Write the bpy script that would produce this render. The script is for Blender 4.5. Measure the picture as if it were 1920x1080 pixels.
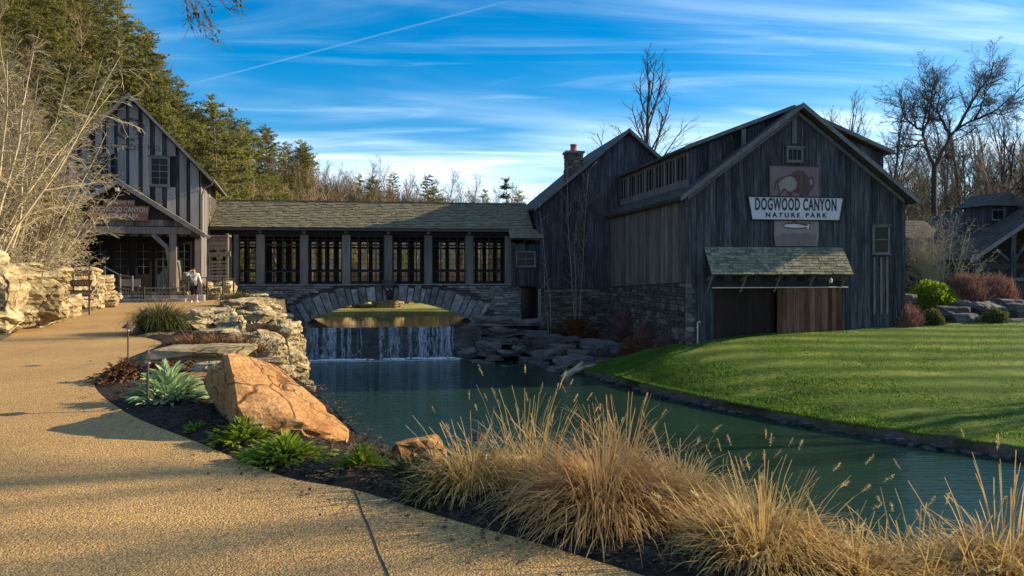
import bpy, bmesh, math, random
import numpy as np
from mathutils import Vector, Matrix, noise

for o in list(bpy.data.objects):
    bpy.data.objects.remove(o)
SC = bpy.context.scene
COL = SC.collection
R = math.radians

# ------------------------------------------------------------------ camera
FPX, HZ = 1400.0, 505.0            # focal length in px of a 1920 px wide picture, horizon row
EYE = 1.6
cam_d = bpy.data.cameras.new('camera')
cam = bpy.data.objects.new('camera', cam_d)
COL.objects.link(cam)
cam.location = (0, 0, EYE)
cam.rotation_euler = (R(90), 0, 0)
cam_d.sensor_width = 36
cam_d.lens = FPX / 1920 * 36
cam_d.shift_y = -(540 - HZ) / 1920
cam_d.clip_start = 0.1
cam_d.clip_end = 3000
SC.camera = cam

# ------------------------------------------------------------------ light
SUN_AZ = Vector((0.981, 0.194, 0)).normalized()      # towards the sun, on the ground
SUN_EL = R(22.8)
sun_dir = Vector((SUN_AZ.x * math.cos(SUN_EL), SUN_AZ.y * math.cos(SUN_EL), math.sin(SUN_EL)))
sd = bpy.data.lights.new('sun', 'SUN')
sd.energy = 5.0
sd.angle = R(0.5)
sd.color = (1.0, 0.79, 0.48)
sun = bpy.data.objects.new('sun', sd)
COL.objects.link(sun)
sun.rotation_euler = (-sun_dir).to_track_quat('-Z', 'Y').to_euler()
sun.location = (60, 20, 60)

W = bpy.data.worlds.new('World')
SC.world = W
W.use_nodes = True
wt = W.node_tree
wt.nodes.clear()
def wn(t, **k):
    n = wt.nodes.new(t)
    for a, b in k.items():
        setattr(n, a, b)
    return n
w_out = wn('ShaderNodeOutputWorld')
w_bg = wn('ShaderNodeBackground')
w_bg.inputs['Strength'].default_value = 0.112
sky = wn('ShaderNodeTexSky', sky_type='NISHITA')
sky.sun_disc = False
sky.sun_elevation = SUN_EL
sky.sun_rotation = math.atan2(SUN_AZ.x, SUN_AZ.y)
sky.air_density = 1.0
sky.dust_density = 0.3
sky.ozone_density = 3.0
hs = wn('ShaderNodeHueSaturation')
hs.inputs['Saturation'].default_value = 1.55
hs.inputs['Value'].default_value = 0.80
wt.links.new(sky.outputs[0], hs.inputs['Color'])
tc = wn('ShaderNodeTexCoord')
sep = wn('ShaderNodeSeparateXYZ')
wt.links.new(tc.outputs['Generated'], sep.inputs[0])
def wm(op, a, b=None, c=None):
    n = wn('ShaderNodeMath', operation=op)
    for i, v in enumerate((a, b, c)):
        if v is None:
            continue
        if isinstance(v, (int, float)):
            n.inputs[i].default_value = v
        else:
            wt.links.new(v, n.inputs[i])
    return n.outputs[0]
zc = wm('MAXIMUM', sep.outputs['Z'], 0.0)
den = wm('ADD', zc, 0.16)
cxn = wm('DIVIDE', sep.outputs['X'], den)
cyn = wm('DIVIDE', sep.outputs['Y'], den)
comb = wn('ShaderNodeCombineXYZ')
wt.links.new(cxn, comb.inputs[0]); wt.links.new(cyn, comb.inputs[1])
def cloud(scale, stretch, loc, rot, lo, hi, detail=7, dist=0.6):
    mp = wn('ShaderNodeMapping')
    mp.inputs['Location'].default_value = loc
    mp.inputs['Rotation'].default_value = (0, 0, rot)
    mp.inputs['Scale'].default_value = stretch
    wt.links.new(comb.outputs[0], mp.inputs[0])
    nz = wn('ShaderNodeTexNoise')
    nz.inputs['Scale'].default_value = scale
    nz.inputs['Detail'].default_value = detail
    nz.inputs['Roughness'].default_value = 0.55
    nz.inputs['Distortion'].default_value = dist
    wt.links.new(mp.outputs[0], nz.inputs['Vector'])
    mr = wn('ShaderNodeMapRange', interpolation_type='SMOOTHSTEP')
    mr.inputs['From Min'].default_value = lo
    mr.inputs['From Max'].default_value = hi
    wt.links.new(nz.outputs['Fac'], mr.inputs['Value'])
    return mr.outputs[0]
c_broad = cloud(0.55, (0.55, 1.5, 1), (-4.2, 0.8, 0), R(-14), 0.42, 0.70, 5, 0.4)
c_wisp = cloud(1.5, (0.45, 2.6, 1), (7.3, 2.2, 0), R(-12), 0.47, 0.74, 10, 1.1)
cl = wm('ADD', wm('MULTIPLY', c_broad, 0.75), wm('MULTIPLY', wm('MULTIPLY', c_wisp, 0.85), wm('ADD', c_broad, 0.3)))
# thin high cloud thickens towards the horizon all the way round
lowf = wn('ShaderNodeMapRange', interpolation_type='SMOOTHSTEP')
lowf.inputs['From Min'].default_value = 0.42
lowf.inputs['From Max'].default_value = 0.08
lowf.inputs['To Min'].default_value = 0.35
lowf.inputs['To Max'].default_value = 1.0
wt.links.new(zc, lowf.inputs['Value'])
cl = wm('MULTIPLY', cl, lowf.outputs[0])
# a contrail: a thin great-circle arc
d1 = Vector(((330 - 960) / FPX, 1, (HZ - 165) / FPX)).normalized()
d2 = Vector(((980 - 960) / FPX, 1, (HZ + 5) / FPX)).normalized()
nrm = d1.cross(d2).normalized()
vd = wn('ShaderNodeVectorMath', operation='DOT_PRODUCT')
vd.inputs[1].default_value = nrm
wt.links.new(tc.outputs['Generated'], vd.inputs[0])
mid = ((d1 + d2) / 2).normalized()
vm = wn('ShaderNodeVectorMath', operation='DOT_PRODUCT')
vm.inputs[1].default_value = mid
wt.links.new(tc.outputs['Generated'], vm.inputs[0])
tr = wn('ShaderNodeMapRange', interpolation_type='SMOOTHSTEP')
tr.inputs['From Min'].default_value = 0.0016; tr.inputs['From Max'].default_value = 0.0002
wt.links.new(wm('ABSOLUTE', vd.outputs['Value']), tr.inputs['Value'])
te = wn('ShaderNodeMapRange', interpolation_type='SMOOTHSTEP')
te.inputs['From Min'].default_value = mid.dot(d1) - 0.002; te.inputs['From Max'].default_value = mid.dot(d1) + 0.012
wt.links.new(vm.outputs['Value'], te.inputs['Value'])
trail = wm('MULTIPLY', wm('MULTIPLY', tr.outputs[0], te.outputs[0]), 0.07)
cl = wm('MINIMUM', wm('ADD', cl, trail), 0.9)
wmix = wn('ShaderNodeMix', data_type='RGBA')
wmix.inputs['B'].default_value = (5.6, 6.8, 7.9, 1)
wt.links.new(cl, wmix.inputs['Factor'])
wt.links.new(hs.outputs[0], wmix.inputs['A'])
wt.links.new(wmix.outputs['Result'], w_bg.inputs['Color'])
wt.links.new(w_bg.outputs[0], w_out.inputs[0])

SC.view_settings.view_transform = 'Standard'
SC.view_settings.look = 'None'
SC.view_settings.exposure = 1.02
SC.view_settings.gamma = 1.0
SC.view_settings.use_curve_mapping = False
SC.render.engine = 'CYCLES'
SC.cycles.max_bounces = 6
SC.cycles.transparent_max_bounces = 12
SC.cycles.use_denoising = True

# ------------------------------------------------------------------ helpers
def at(px, py, Y):
    return Vector(((px - 960) / FPX * Y, Y, EYE - (py - HZ) / FPX * Y))

def gp(px, py, z=0.0):
    Y = FPX * (EYE - z) / (py - HZ)
    return Vector(((px - 960) / FPX * Y, Y, z))

ZB = {}

class MB:
    def __init__(self):
        self.v, self.f, self.m = [], [], []
    def add(self, vs, fs, mi=0):
        b = len(self.v)
        self.v += [tuple(p) for p in vs]
        self.f += [tuple(i + b for i in f) for f in fs]
        self.m += [mi] * len(fs)
    def hexa(self, p, mi=0):
        # p: 8 points, bottom ring 0-3, top ring 4-7
        self.add(p, [(3, 2, 1, 0), (4, 5, 6, 7), (0, 1, 5, 4), (1, 2, 6, 5), (2, 3, 7, 6), (3, 0, 4, 7)], mi)
    def box(self, x0, x1, y0, y1, z0, z1, mi=0):
        self.hexa([(x0, y0, z0), (x1, y0, z0), (x1, y1, z0), (x0, y1, z0), (x0, y0, z1), (x1, y0, z1), (x1, y1, z1), (x0, y1, z1)], mi)
    def prism(self, loop, off, mi=0):
        n = len(loop)
        off = Vector(off)
        a = [Vector(p) for p in loop]
        self.add(a + [p + off for p in a],
                 [tuple(range(n - 1, -1, -1)), tuple(range(n, 2 * n))] + [(i, (i + 1) % n, n + (i + 1) % n, n + i) for i in range(n)], mi)
    def bar(self, a, b, w, h, up=(0, 0, 1), mi=0):
        a, b = Vector(a), Vector(b)
        d = (b - a).normalized()
        s = d.cross(Vector(up))
        if s.length < 1e-4:
            s = d.cross(Vector((0, 1, 0)))
        s.normalize()
        u = s.cross(d).normalized()
        s, u = s * w / 2, u * h / 2
        self.hexa([a - s - u, a + s - u, b + s - u, b - s - u, a - s + u, a + s + u, b + s + u, b - s + u], mi)
    def tube(self, pts, rad, n=6, cap=True, mi=0):
        pts = [Vector(p) for p in pts]
        if not isinstance(rad, (list, tuple)):
            rad = [rad] * len(pts)
        vs, fs = [], []
        ref = None
        for i, p in enumerate(pts):
            d = (pts[min(i + 1, len(pts) - 1)] - pts[max(i - 1, 0)]).normalized()
            if ref is None:
                ref = Vector((1, 0, 0)) if abs(d.x) < 0.8 else Vector((0, 1, 0))
            s = d.cross(ref)
            if s.length < 1e-5:
                s = d.orthogonal()
            s.normalize()
            u = s.cross(d)
            ref = u.cross(s) if False else ref
            for k in range(n):
                a = 2 * math.pi * k / n
                vs.append(p + (s * math.cos(a) + u * math.sin(a)) * rad[i])
        for i in range(len(pts) - 1):
            for k in range(n):
                k2 = (k + 1) % n
                fs.append((i * n + k, i * n + k2, (i + 1) * n + k2, (i + 1) * n + k))
        if cap and n > 2:
            fs.append(tuple(range(n - 1, -1, -1)))
            fs.append(tuple((len(pts) - 1) * n + k for k in range(n)))
        self.add(vs, fs, mi)
    def lathe(self, prof, n=12, c=(0, 0, 0), mi=0):
        vs, fs = [], []
        for r, z in prof:
            for k in range(n):
                a = 2 * math.pi * k / n
                vs.append((c[0] + r * math.cos(a), c[1] + r * math.sin(a), c[2] + z))
        for i in range(len(prof) - 1):
            for k in range(n):
                k2 = (k + 1) % n
                fs.append((i * n + k, i * n + k2, (i + 1) * n + k2, (i + 1) * n + k))
        fs.append(tuple(range(n - 1, -1, -1)))
        fs.append(tuple((len(prof) - 1) * n + k for k in range(n)))
        self.add(vs, fs, mi)
    def mesh(self, name, mat, smooth=False):
        me = bpy.data.meshes.new(name)
        me.from_pydata(self.v, [], self.f)
        mats = mat if isinstance(mat, (list, tuple)) else [mat]
        for m in mats:
            me.materials.append(m)
        if len(mats) > 1:
            me.polygons.foreach_set('material_index', self.m)
        if smooth:
            me.polygons.foreach_set('use_smooth', [True] * len(me.polygons))
        me.update()
        return me
    def build(self, name, mat, parent=None, smooth=False, **kw):
        return link(name, self.mesh(name, mat, smooth), parent, **kw)

def link(name, me, parent=None, label=None, cat=None, group=None, kind=None, loc=None, rot=None, scale=None):
    o = bpy.data.objects.new(name, me)
    COL.objects.link(o)
    if parent is not None:
        o.parent = parent
    if loc is not None:
        o.location = loc
    if parent is not None and parent.name in ZB:
        o.location.z -= ZB[parent.name]
    if rot is not None:
        o.rotation_euler = rot
    if scale is not None:
        o.scale = scale if hasattr(scale, '__len__') else (scale,) * 3
    tag(o, label, cat, group, kind)
    return o

def tag(o, label=None, cat=None, group=None, kind=None):
    for k, v in (('label', label), ('category', cat), ('group', group), ('kind', kind)):
        if v:
            o[k] = v
    return o

def thing(name, label, cat, loc=(0, 0, 0), rz=0.0, group=None, zlocal=False):
    """zlocal: the parts are written with world heights; the base height is taken off again."""
    o = bpy.data.objects.new(name, None)
    o.empty_display_size = 0.2
    COL.objects.link(o)
    o.location = loc
    o.rotation_euler = (0, 0, rz)
    tag(o, label, cat, group)
    if zlocal:
        ZB[o.name] = loc[2]
    return o

def copy_tree(src, loc, rz=0.0, scale=1.0, label=None, group=None):
    c = src.copy()
    COL.objects.link(c)
    c.location = loc
    c.rotation_euler = (0, 0, rz)
    c.scale = scale if hasattr(scale, '__len__') else (scale,) * 3
    if label: c['label'] = label
    if group: c['group'] = group
    for ch in src.children:
        d = ch.copy()
        COL.objects.link(d)
        d.parent = c
        for g in ch.children:
            e = g.copy()
            COL.objects.link(e)
            e.parent = d
    return c

# ------------------------------------------------------------------ materials
def new_mat(name):
    m = bpy.data.materials.new(name)
    m.use_nodes = True
    nt = m.node_tree
    return m, nt, nt.nodes['Principled BSDF']

class NT:
    def __init__(self, nt):
        self.nt = nt
    def n(self, t, **k):
        nd = self.nt.nodes.new(t)
        for a, b in k.items():
            setattr(nd, a, b)
        return nd
    def l(self, a, b):
        self.nt.links.new(a, b)
    def math(self, op, a, b=None, clamp=False):
        nd = self.n('ShaderNodeMath', operation=op)
        nd.use_clamp = clamp
        for i, v in enumerate((a, b)):
            if v is None: continue
            if isinstance(v, (int, float)): nd.inputs[i].default_value = v
            else: self.l(v, nd.inputs[i])
        return nd.outputs[0]
    def coords(self, kind='Object', scale=(1, 1, 1), perobj=False):
        tc = self.n('ShaderNodeTexCoord')
        src = tc.outputs[kind]
        if perobj:
            oi = self.n('ShaderNodeObjectInfo')
            cmb = self.n('ShaderNodeCombineXYZ')
            self.l(self.math('MULTIPLY', oi.outputs['Random'], 37.0), cmb.inputs[0])
            self.l(self.math('MULTIPLY', oi.outputs['Random'], 91.0), cmb.inputs[2])
            ad = self.n('ShaderNodeVectorMath', operation='ADD')
            self.l(src, ad.inputs[0]); self.l(cmb.outputs[0], ad.inputs[1])
            src = ad.outputs[0]
        mp = self.n('ShaderNodeMapping')
        mp.inputs['Scale'].default_value = scale
        self.l(src, mp.inputs[0])
        return mp.outputs[0]
    def noise(self, vec, scale, detail=5, rough=0.6, dist=0.0):
        nz = self.n('ShaderNodeTexNoise')
        nz.inputs['Scale'].default_value = scale
        nz.inputs['Detail'].default_value = detail
        nz.inputs['Roughness'].default_value = rough
        nz.inputs['Distortion'].default_value = dist
        self.l(vec, nz.inputs['Vector'])
        return nz.outputs['Fac']
    def ramp(self, fac, stops):
        r = self.n('ShaderNodeValToRGB')
        e = r.color_ramp.elements
        while len(e) < len(stops):
            e.new(0.5)
        for i, (p, c) in enumerate(stops):
            e[i].position = p
            e[i].color = (*c, 1) if len(c) == 3 else c
        self.l(fac, r.inputs[0])
        return r.outputs[0]
    def mix(self, fac, a, b, mode='MIX'):
        m = self.n('ShaderNodeMix', data_type='RGBA', blend_type=mode)
        for s, v in (('Factor', fac), ('A', a), ('B', b)):
            if isinstance(v, (int, float)): m.inputs[s].default_value = v
            elif isinstance(v, tuple): m.inputs[s].default_value = (*v, 1) if len(v) == 3 else v
            else: self.l(v, m.inputs[s])
        return m.outputs['Result']
    def bump(self, h, bsdf, strength=0.5, dist=0.02):
        b = self.n('ShaderNodeBump')
        b.inputs['Strength'].default_value = strength
        b.inputs['Distance'].default_value = dist
        self.l(h, b.inputs['Height'])
        self.l(b.outputs[0], bsdf.inputs['Normal'])
    def objvar(self, col, amount):
        """lighten or darken a whole object a little by its own random number"""
        oi = self.n('ShaderNodeObjectInfo')
        v = self.math('ADD', self.math('MULTIPLY', oi.outputs['Random'], 2 * amount), 1 - amount)
        h = self.n('ShaderNodeHueSaturation')
        self.l(v, h.inputs['Value'])
        self.l(col, h.inputs['Color'])
        return h.outputs[0]

def natural(name, stops, scale=3.0, stretch=(1, 1, 1), rough=0.9, bump=0.4, bdist=0.03, detail=8, nrough=0.65, var=0.0, perobj=False, fine=None, spec=0.2, dist=0.0):
    m, nt, b = new_mat(name)
    t = NT(nt)
    vec = t.coords('Object', stretch, perobj)
    f = t.noise(vec, scale, detail, nrough, dist)
    col = t.ramp(f, stops)
    h = f
    if fine:
        f2 = t.noise(vec, fine[0], 4, 0.6)
        col = t.mix(fine[1], col, t.ramp(f2, [(0.3, (0.15, 0.15, 0.15)), (0.7, (0.85, 0.85, 0.85))]), 'OVERLAY')
        h = t.math('ADD', f, t.math('MULTIPLY', f2, fine[2] if len(fine) > 2 else 0.4))
    if var:
        col = t.objvar(col, var)
    t.l(col, b.inputs['Base Color'])
    b.inputs['Roughness'].default_value = rough
    b.inputs['Specular IOR Level'].default_value = spec
    if bump:
        t.bump(h, b, bump, bdist)
    return m

def plain(name, col, rough=0.7, metal=0.0, spec=0.3):
    return natural(name, [(0.3, tuple(c * 0.75 for c in col)), (0.7, tuple(min(1, c * 1.2) for c in col))], 9, rough=rough, bump=0.1, bdist=0.004, spec=spec)

def leafy(name, stops, trans=0.35, scale=1.3, var=0.25, rough=0.6):
    m, nt, b = new_mat(name)
    t = NT(nt)
    vec = t.coords('Object', (1, 1, 1), True)
    col = t.objvar(t.ramp(t.noise(vec, scale, 4), stops), var)
    t.l(col, b.inputs['Base Color'])
    b.inputs['Roughness'].default_value = rough
    b.inputs['Specular IOR Level'].default_value = 0.25
    tl = t.n('ShaderNodeBsdfTranslucent')
    t.l(col, tl.inputs['Color'])
    mx = t.n('ShaderNodeMixShader')
    mx.inputs[0].default_value = trans
    t.l(b.outputs[0], mx.inputs[1]); t.l(tl.outputs[0], mx.inputs[2])
    t.l(mx.outputs[0], nt.nodes['Material Output'].inputs['Surface'])
    return m

def wood(name, stops, var=0.35, streak=(9, 9, 0.5), bump=0.5, wear=None):
    m, nt, b = new_mat(name)
    t = NT(nt)
    vec = t.coords('Object', streak, True)
    f = t.noise(vec, 1.6, 7, 0.65, 0.3)
    blot = t.noise(t.coords('Object', (1.2, 1.2, 0.45), True), 0.9, 5, 0.6)
    fac = t.math('ADD', t.math('MULTIPLY', f, 0.6), t.math('MULTIPLY', blot, 0.45))
    col = t.objvar(t.ramp(fac, stops), var)
    if wear:
        w = t.noise(t.coords('Object', (14, 14, 0.35), True), 1.5, 5, 0.7)
        col = t.mix(t.ramp(w, [(0.57, (0, 0, 0)), (0.70, (1, 1, 1))]), col, wear)
    t.l(col, b.inputs['Base Color'])
    b.inputs['Roughness'].default_value = 0.82
    b.inputs['Specular IOR Level'].default_value = 0.25
    t.bump(f, b, bump, 0.012)
    return m

M = {}
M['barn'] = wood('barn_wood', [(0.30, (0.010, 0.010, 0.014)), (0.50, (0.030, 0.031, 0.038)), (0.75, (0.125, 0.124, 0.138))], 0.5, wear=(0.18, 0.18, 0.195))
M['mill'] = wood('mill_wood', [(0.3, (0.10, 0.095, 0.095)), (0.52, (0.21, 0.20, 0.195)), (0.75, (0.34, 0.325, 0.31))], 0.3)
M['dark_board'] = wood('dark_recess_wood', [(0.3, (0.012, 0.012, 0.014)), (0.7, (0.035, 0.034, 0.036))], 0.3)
M['brown'] = wood('brown_barn_wood', [(0.3, (0.05, 0.038, 0.034)), (0.52, (0.13, 0.095, 0.08)), (0.75, (0.27, 0.21, 0.175))], 0.4, wear=(0.33, 0.28, 0.24))
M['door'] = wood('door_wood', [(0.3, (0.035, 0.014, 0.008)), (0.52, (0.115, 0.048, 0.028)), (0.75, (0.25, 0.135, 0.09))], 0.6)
M['timber'] = wood('timber', [(0.3, (0.075, 0.065, 0.06)), (0.52, (0.16, 0.14, 0.125)), (0.75, (0.27, 0.24, 0.21))], 0.2)
M['trim'] = wood('trim_wood', [(0.3, (0.06, 0.058, 0.06)), (0.7, (0.2, 0.19, 0.19))], 0.25, streak=(3, 3, 3))
M['sign_wood'] = wood('sign_wood', [(0.3, (0.13, 0.055, 0.03)), (0.7, (0.26, 0.12, 0.07))], 0.15, streak=(0.6, 6, 9))
M['sign_grey'] = wood('banner_wood', [(0.3, (0.40, 0.36, 0.38)), (0.7, (0.62, 0.57, 0.59))], 0.1)
M['shingle'] = natural('cedar_shingle', [(0.3, (0.08, 0.075, 0.055)), (0.5, (0.17, 0.16, 0.115)), (0.72, (0.27, 0.25, 0.18))], 1.6, (3, 3, 3), 0.9, 0.5, 0.01, var=0.35, perobj=True, fine=(9, 0.35))
M['shingle_mass'] = natural('cedar_shingle_mass', [(0.3, (0.09, 0.08, 0.055)), (0.5, (0.17, 0.155, 0.105)), (0.72, (0.25, 0.225, 0.15))], 2.2, (1.2, 3, 3), 0.9, 0.5, 0.01, fine=(13, 0.5))
M['roof_dark'] = natural('old_roof', [(0.3, (0.035, 0.034, 0.034)), (0.7, (0.10, 0.095, 0.09))], 2.5, rough=0.9, bump=0.6)
M['stone'] = natural('grey_field_stone', [(0.3, (0.09, 0.086, 0.086)), (0.5, (0.20, 0.19, 0.185)), (0.72, (0.36, 0.345, 0.33))], 2.2, rough=0.92, bump=0.6, bdist=0.03, var=0.35, perobj=True, fine=(17, 0.3))
M['stone_brown'] = natural('brown_field_stone', [(0.3, (0.045, 0.036, 0.032)), (0.5, (0.115, 0.093, 0.08)), (0.72, (0.22, 0.18, 0.155))], 2.2, rough=0.92, bump=0.6, bdist=0.03, var=0.45, perobj=True, fine=(17, 0.3))
M['mortar'] = natural('dark_joint', [(0.3, (0.04, 0.038, 0.036)), (0.7, (0.085, 0.08, 0.075))], 4, rough=0.95)
def cracked(name, stops, var, crack, cs=1.7, bump=1.0, strata=7.0, fine=11):
    m, nt, b = new_mat(name)
    t = NT(nt)
    vec = t.coords('Object', (1, 1, 1.5), True)
    f = t.noise(vec, 1.8, 9, 0.7, 0.2)
    f2 = t.noise(vec, fine, 5, 0.7)
    wd = t.n('ShaderNodeVectorMath', operation='ADD')
    nz = t.n('ShaderNodeTexNoise'); nz.inputs['Scale'].default_value = 2.2; t.l(vec, nz.inputs['Vector'])
    sc = t.n('ShaderNodeVectorMath', operation='SCALE'); sc.inputs['Scale'].default_value = 0.45; t.l(nz.outputs['Color'], sc.inputs[0])
    t.l(vec, wd.inputs[0]); t.l(sc.outputs[0], wd.inputs[1])
    v = t.n('ShaderNodeTexVoronoi', feature='DISTANCE_TO_EDGE'); v.inputs['Scale'].default_value = cs; t.l(wd.outputs[0], v.inputs['Vector'])
    ck = t.math('MAXIMUM', t.ramp(v.outputs['Distance'], [(0.0, (0.15, 0.15, 0.15)), (0.022, (1, 1, 1))]), t.ramp(t.noise(vec, 1.1, 3, 0.6), [(0.47, (0, 0, 0)), (0.56, (1, 1, 1))]))
    lay = t.n('ShaderNodeTexNoise'); lay.inputs['Scale'].default_value = 1.0; lay.inputs['Detail'].default_value = 6
    mp = t.n('ShaderNodeMapping'); mp.inputs['Scale'].default_value = (0.7, 0.7, strata); t.l(vec, mp.inputs[0]); t.l(mp.outputs[0], lay.inputs['Vector'])
    mixf = t.math('ADD', t.math('MULTIPLY', f, 0.6), t.math('MULTIPLY', lay.outputs['Fac'], 0.4))
    col = t.ramp(mixf, stops)
    col = t.mix(0.4, col, t.ramp(f2, [(0.32, (0.1, 0.1, 0.1)), (0.68, (0.9, 0.9, 0.9))]), 'OVERLAY')
    col = t.mix(ck, crack, col)
    col = t.objvar(col, var)
    t.l(col, b.inputs['Base Color'])
    b.inputs['Roughness'].default_value = 0.93
    b.inputs['Specular IOR Level'].default_value = 0.2
    h = t.math('ADD', t.math('ADD', t.math('MULTIPLY', lay.outputs['Fac'], 0.8), t.math('MULTIPLY', f2, 0.35)), t.math('MULTIPLY', t.math('MINIMUM', v.outputs['Distance'], 0.04), 7.0))
    t.bump(h, b, bump, 0.10)
    return m
M['rock'] = cracked('limestone', [(0.32, (0.10, 0.075, 0.04)), (0.43, (0.26, 0.20, 0.11)), (0.54, (0.42, 0.34, 0.20)), (0.68, (0.60, 0.51, 0.33))], 0.25, (0.035, 0.026, 0.016))
M['sandstone'] = cracked('orange_sandstone', [(0.32, (0.20, 0.085, 0.03)), (0.45, (0.36, 0.18, 0.068)), (0.56, (0.45, 0.255, 0.11)), (0.70, (0.56, 0.37, 0.19))], 0.0, (0.12, 0.05, 0.02), cs=1.3, bump=1.2, strata=4.5, fine=19)
M['rock_dark'] = natural('dark_grey_rock', [(0.3, (0.035, 0.034, 0.033)), (0.55, (0.11, 0.105, 0.10)), (0.78, (0.24, 0.23, 0.215))], 1.2, (1, 1, 2.4), 0.8, 1.0, 0.12, 9, 0.7, var=0.3, perobj=True, fine=(9, 0.3, 0.5))  # dark grey rock tone, mottled by noise
M['concrete'] = None
M['glass'] = None
M['metal_dark'] = plain('dark_bronze_metal', (0.05, 0.042, 0.035), 0.5)
M['white_paint'] = plain('pale_paint', (0.55, 0.53, 0.5), 0.6)
M['clay'] = plain('red_clay_pot', (0.36, 0.10, 0.055), 0.8)
M['letter_dark'] = plain('dark_lettering', (0.03, 0.026, 0.03), 0.8)
M['letter_pale'] = plain('pale_lettering', (0.55, 0.5, 0.4), 0.8)
M['panel_pink'] = wood('faded_painted_panel', [(0.3, (0.13, 0.085, 0.09)), (0.7, (0.26, 0.18, 0.185))], 0.1, wear=(0.10, 0.085, 0.09))
M['panel_tan'] = wood('faded_tan_paint', [(0.3, (0.22, 0.175, 0.165)), (0.7, (0.33, 0.27, 0.25))], 0.1, wear=(0.14, 0.11, 0.11))
M['paint_brown'] = wood('faded_brown_paint', [(0.3, (0.075, 0.035, 0.035)), (0.7, (0.13, 0.07, 0.068))], 0.1, wear=(0.16, 0.11, 0.11))
M['bark_dark'] = natural('dark_bark', [(0.3, (0.04, 0.036, 0.034)), (0.7, (0.115, 0.10, 0.092))], 5, (1, 1, 0.3), 0.95, 0.5, var=0.25)
M['bark_brown'] = natural('brown_bark', [(0.3, (0.14, 0.105, 0.062)), (0.7, (0.34, 0.26, 0.16))], 3, (1, 1, 0.3), 0.95, 0.4, var=0.35)
M['bark_pale'] = natural('pale_bark', [(0.3, (0.24, 0.195, 0.12)), (0.7, (0.48, 0.41, 0.27))], 5, (1, 1, 0.3), 0.9, 0.3, var=0.2)
M['pine_bark'] = natural('pine_bark', [(0.3, (0.07, 0.05, 0.035)), (0.7, (0.18, 0.135, 0.095))], 4, (1, 1, 0.3), 0.95, 0.5, var=0.25)
M['needles'] = leafy('pine_needles', [(0.3, (0.135, 0.142, 0.042)), (0.55, (0.205, 0.208, 0.062)), (0.8, (0.285, 0.268, 0.09))], 0.65, 0.5, 0.4)
M['needles_dark'] = leafy('dark_needles', [(0.3, (0.022, 0.036, 0.014)), (0.7, (0.055, 0.075, 0.026))], 0.2, 0.6, 0.3)
M['green_leaf'] = leafy('green_leaf', [(0.3, (0.12, 0.185, 0.018)), (0.6, (0.26, 0.36, 0.034)), (0.8, (0.40, 0.46, 0.05))], 0.5, 6, 0.15)
M['silver_leaf'] = leafy('silver_green_leaf', [(0.3, (0.20, 0.30, 0.13)), (0.7, (0.42, 0.55, 0.30))], 0.3, 8, 0.3, 0.7)
M['olive_leaf'] = leafy('olive_leaf', [(0.3, (0.055, 0.06, 0.018)), (0.7, (0.14, 0.14, 0.045))], 0.3, 4, 0.2)
M['dry_leaf'] = leafy('dry_brown_leaf', [(0.3, (0.09, 0.042, 0.02)), (0.7, (0.22, 0.11, 0.05))], 0.25, 5, 0.2, 0.85)
M['red_twig'] = leafy('reddish_twig', [(0.3, (0.13, 0.062, 0.052)), (0.7, (0.31, 0.175, 0.15))], 0.2, 3, 0.2, 0.85)
M['straw'] = leafy('dry_grass_blade', [(0.25, (0.27, 0.16, 0.055)), (0.5, (0.50, 0.345, 0.13)), (0.75, (0.68, 0.52, 0.23))], 0.35, 5, 0.1, 0.7)
M['straw_pink'] = leafy('russet_grass_blade', [(0.25, (0.29, 0.15, 0.055)), (0.5, (0.50, 0.31, 0.125)), (0.75, (0.66, 0.48, 0.22))], 0.35, 5, 0.1, 0.7)
M['plume'] = leafy('seed_plume', [(0.3, (0.5, 0.36, 0.16)), (0.7, (0.72, 0.58, 0.32))], 0.5, 7, 0.1, 0.8)
M['mulch_chip'] = natural('mulch_chip', [(0.3, (0.022, 0.015, 0.011)), (0.7, (0.10, 0.068, 0.046))], 14, rough=0.95, bump=0.3, bdist=0.004)
M['mulch'] = natural('dark_mulch', [(0.3, (0.016, 0.012, 0.010)), (0.55, (0.045, 0.033, 0.024)), (0.75, (0.09, 0.065, 0.045))], 9, rough=0.97, bump=1.0, bdist=0.05, fine=(60, 0.5, 0.6))
M['soil'] = natural('bank_soil', [(0.3, (0.05, 0.04, 0.026)), (0.7, (0.15, 0.12, 0.08))], 1.4, rough=0.97, bump=0.8, bdist=0.08, fine=(14, 0.4))
M['leaf_litter'] = natural('hill_leaf_litter', [(0.3, (0.10, 0.075, 0.035)), (0.55, (0.20, 0.15, 0.068)), (0.75, (0.30, 0.23, 0.11))], 0.35, rough=0.97, bump=0.8, bdist=0.25, fine=(4, 0.5, 0.5))
M['meadow'] = natural('winter_meadow', [(0.3, (0.17, 0.155, 0.035)), (0.55, (0.30, 0.265, 0.065)), (0.75, (0.40, 0.33, 0.11))], 0.5, rough=0.95, bump=0.5, bdist=0.08, fine=(9, 0.4))

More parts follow.
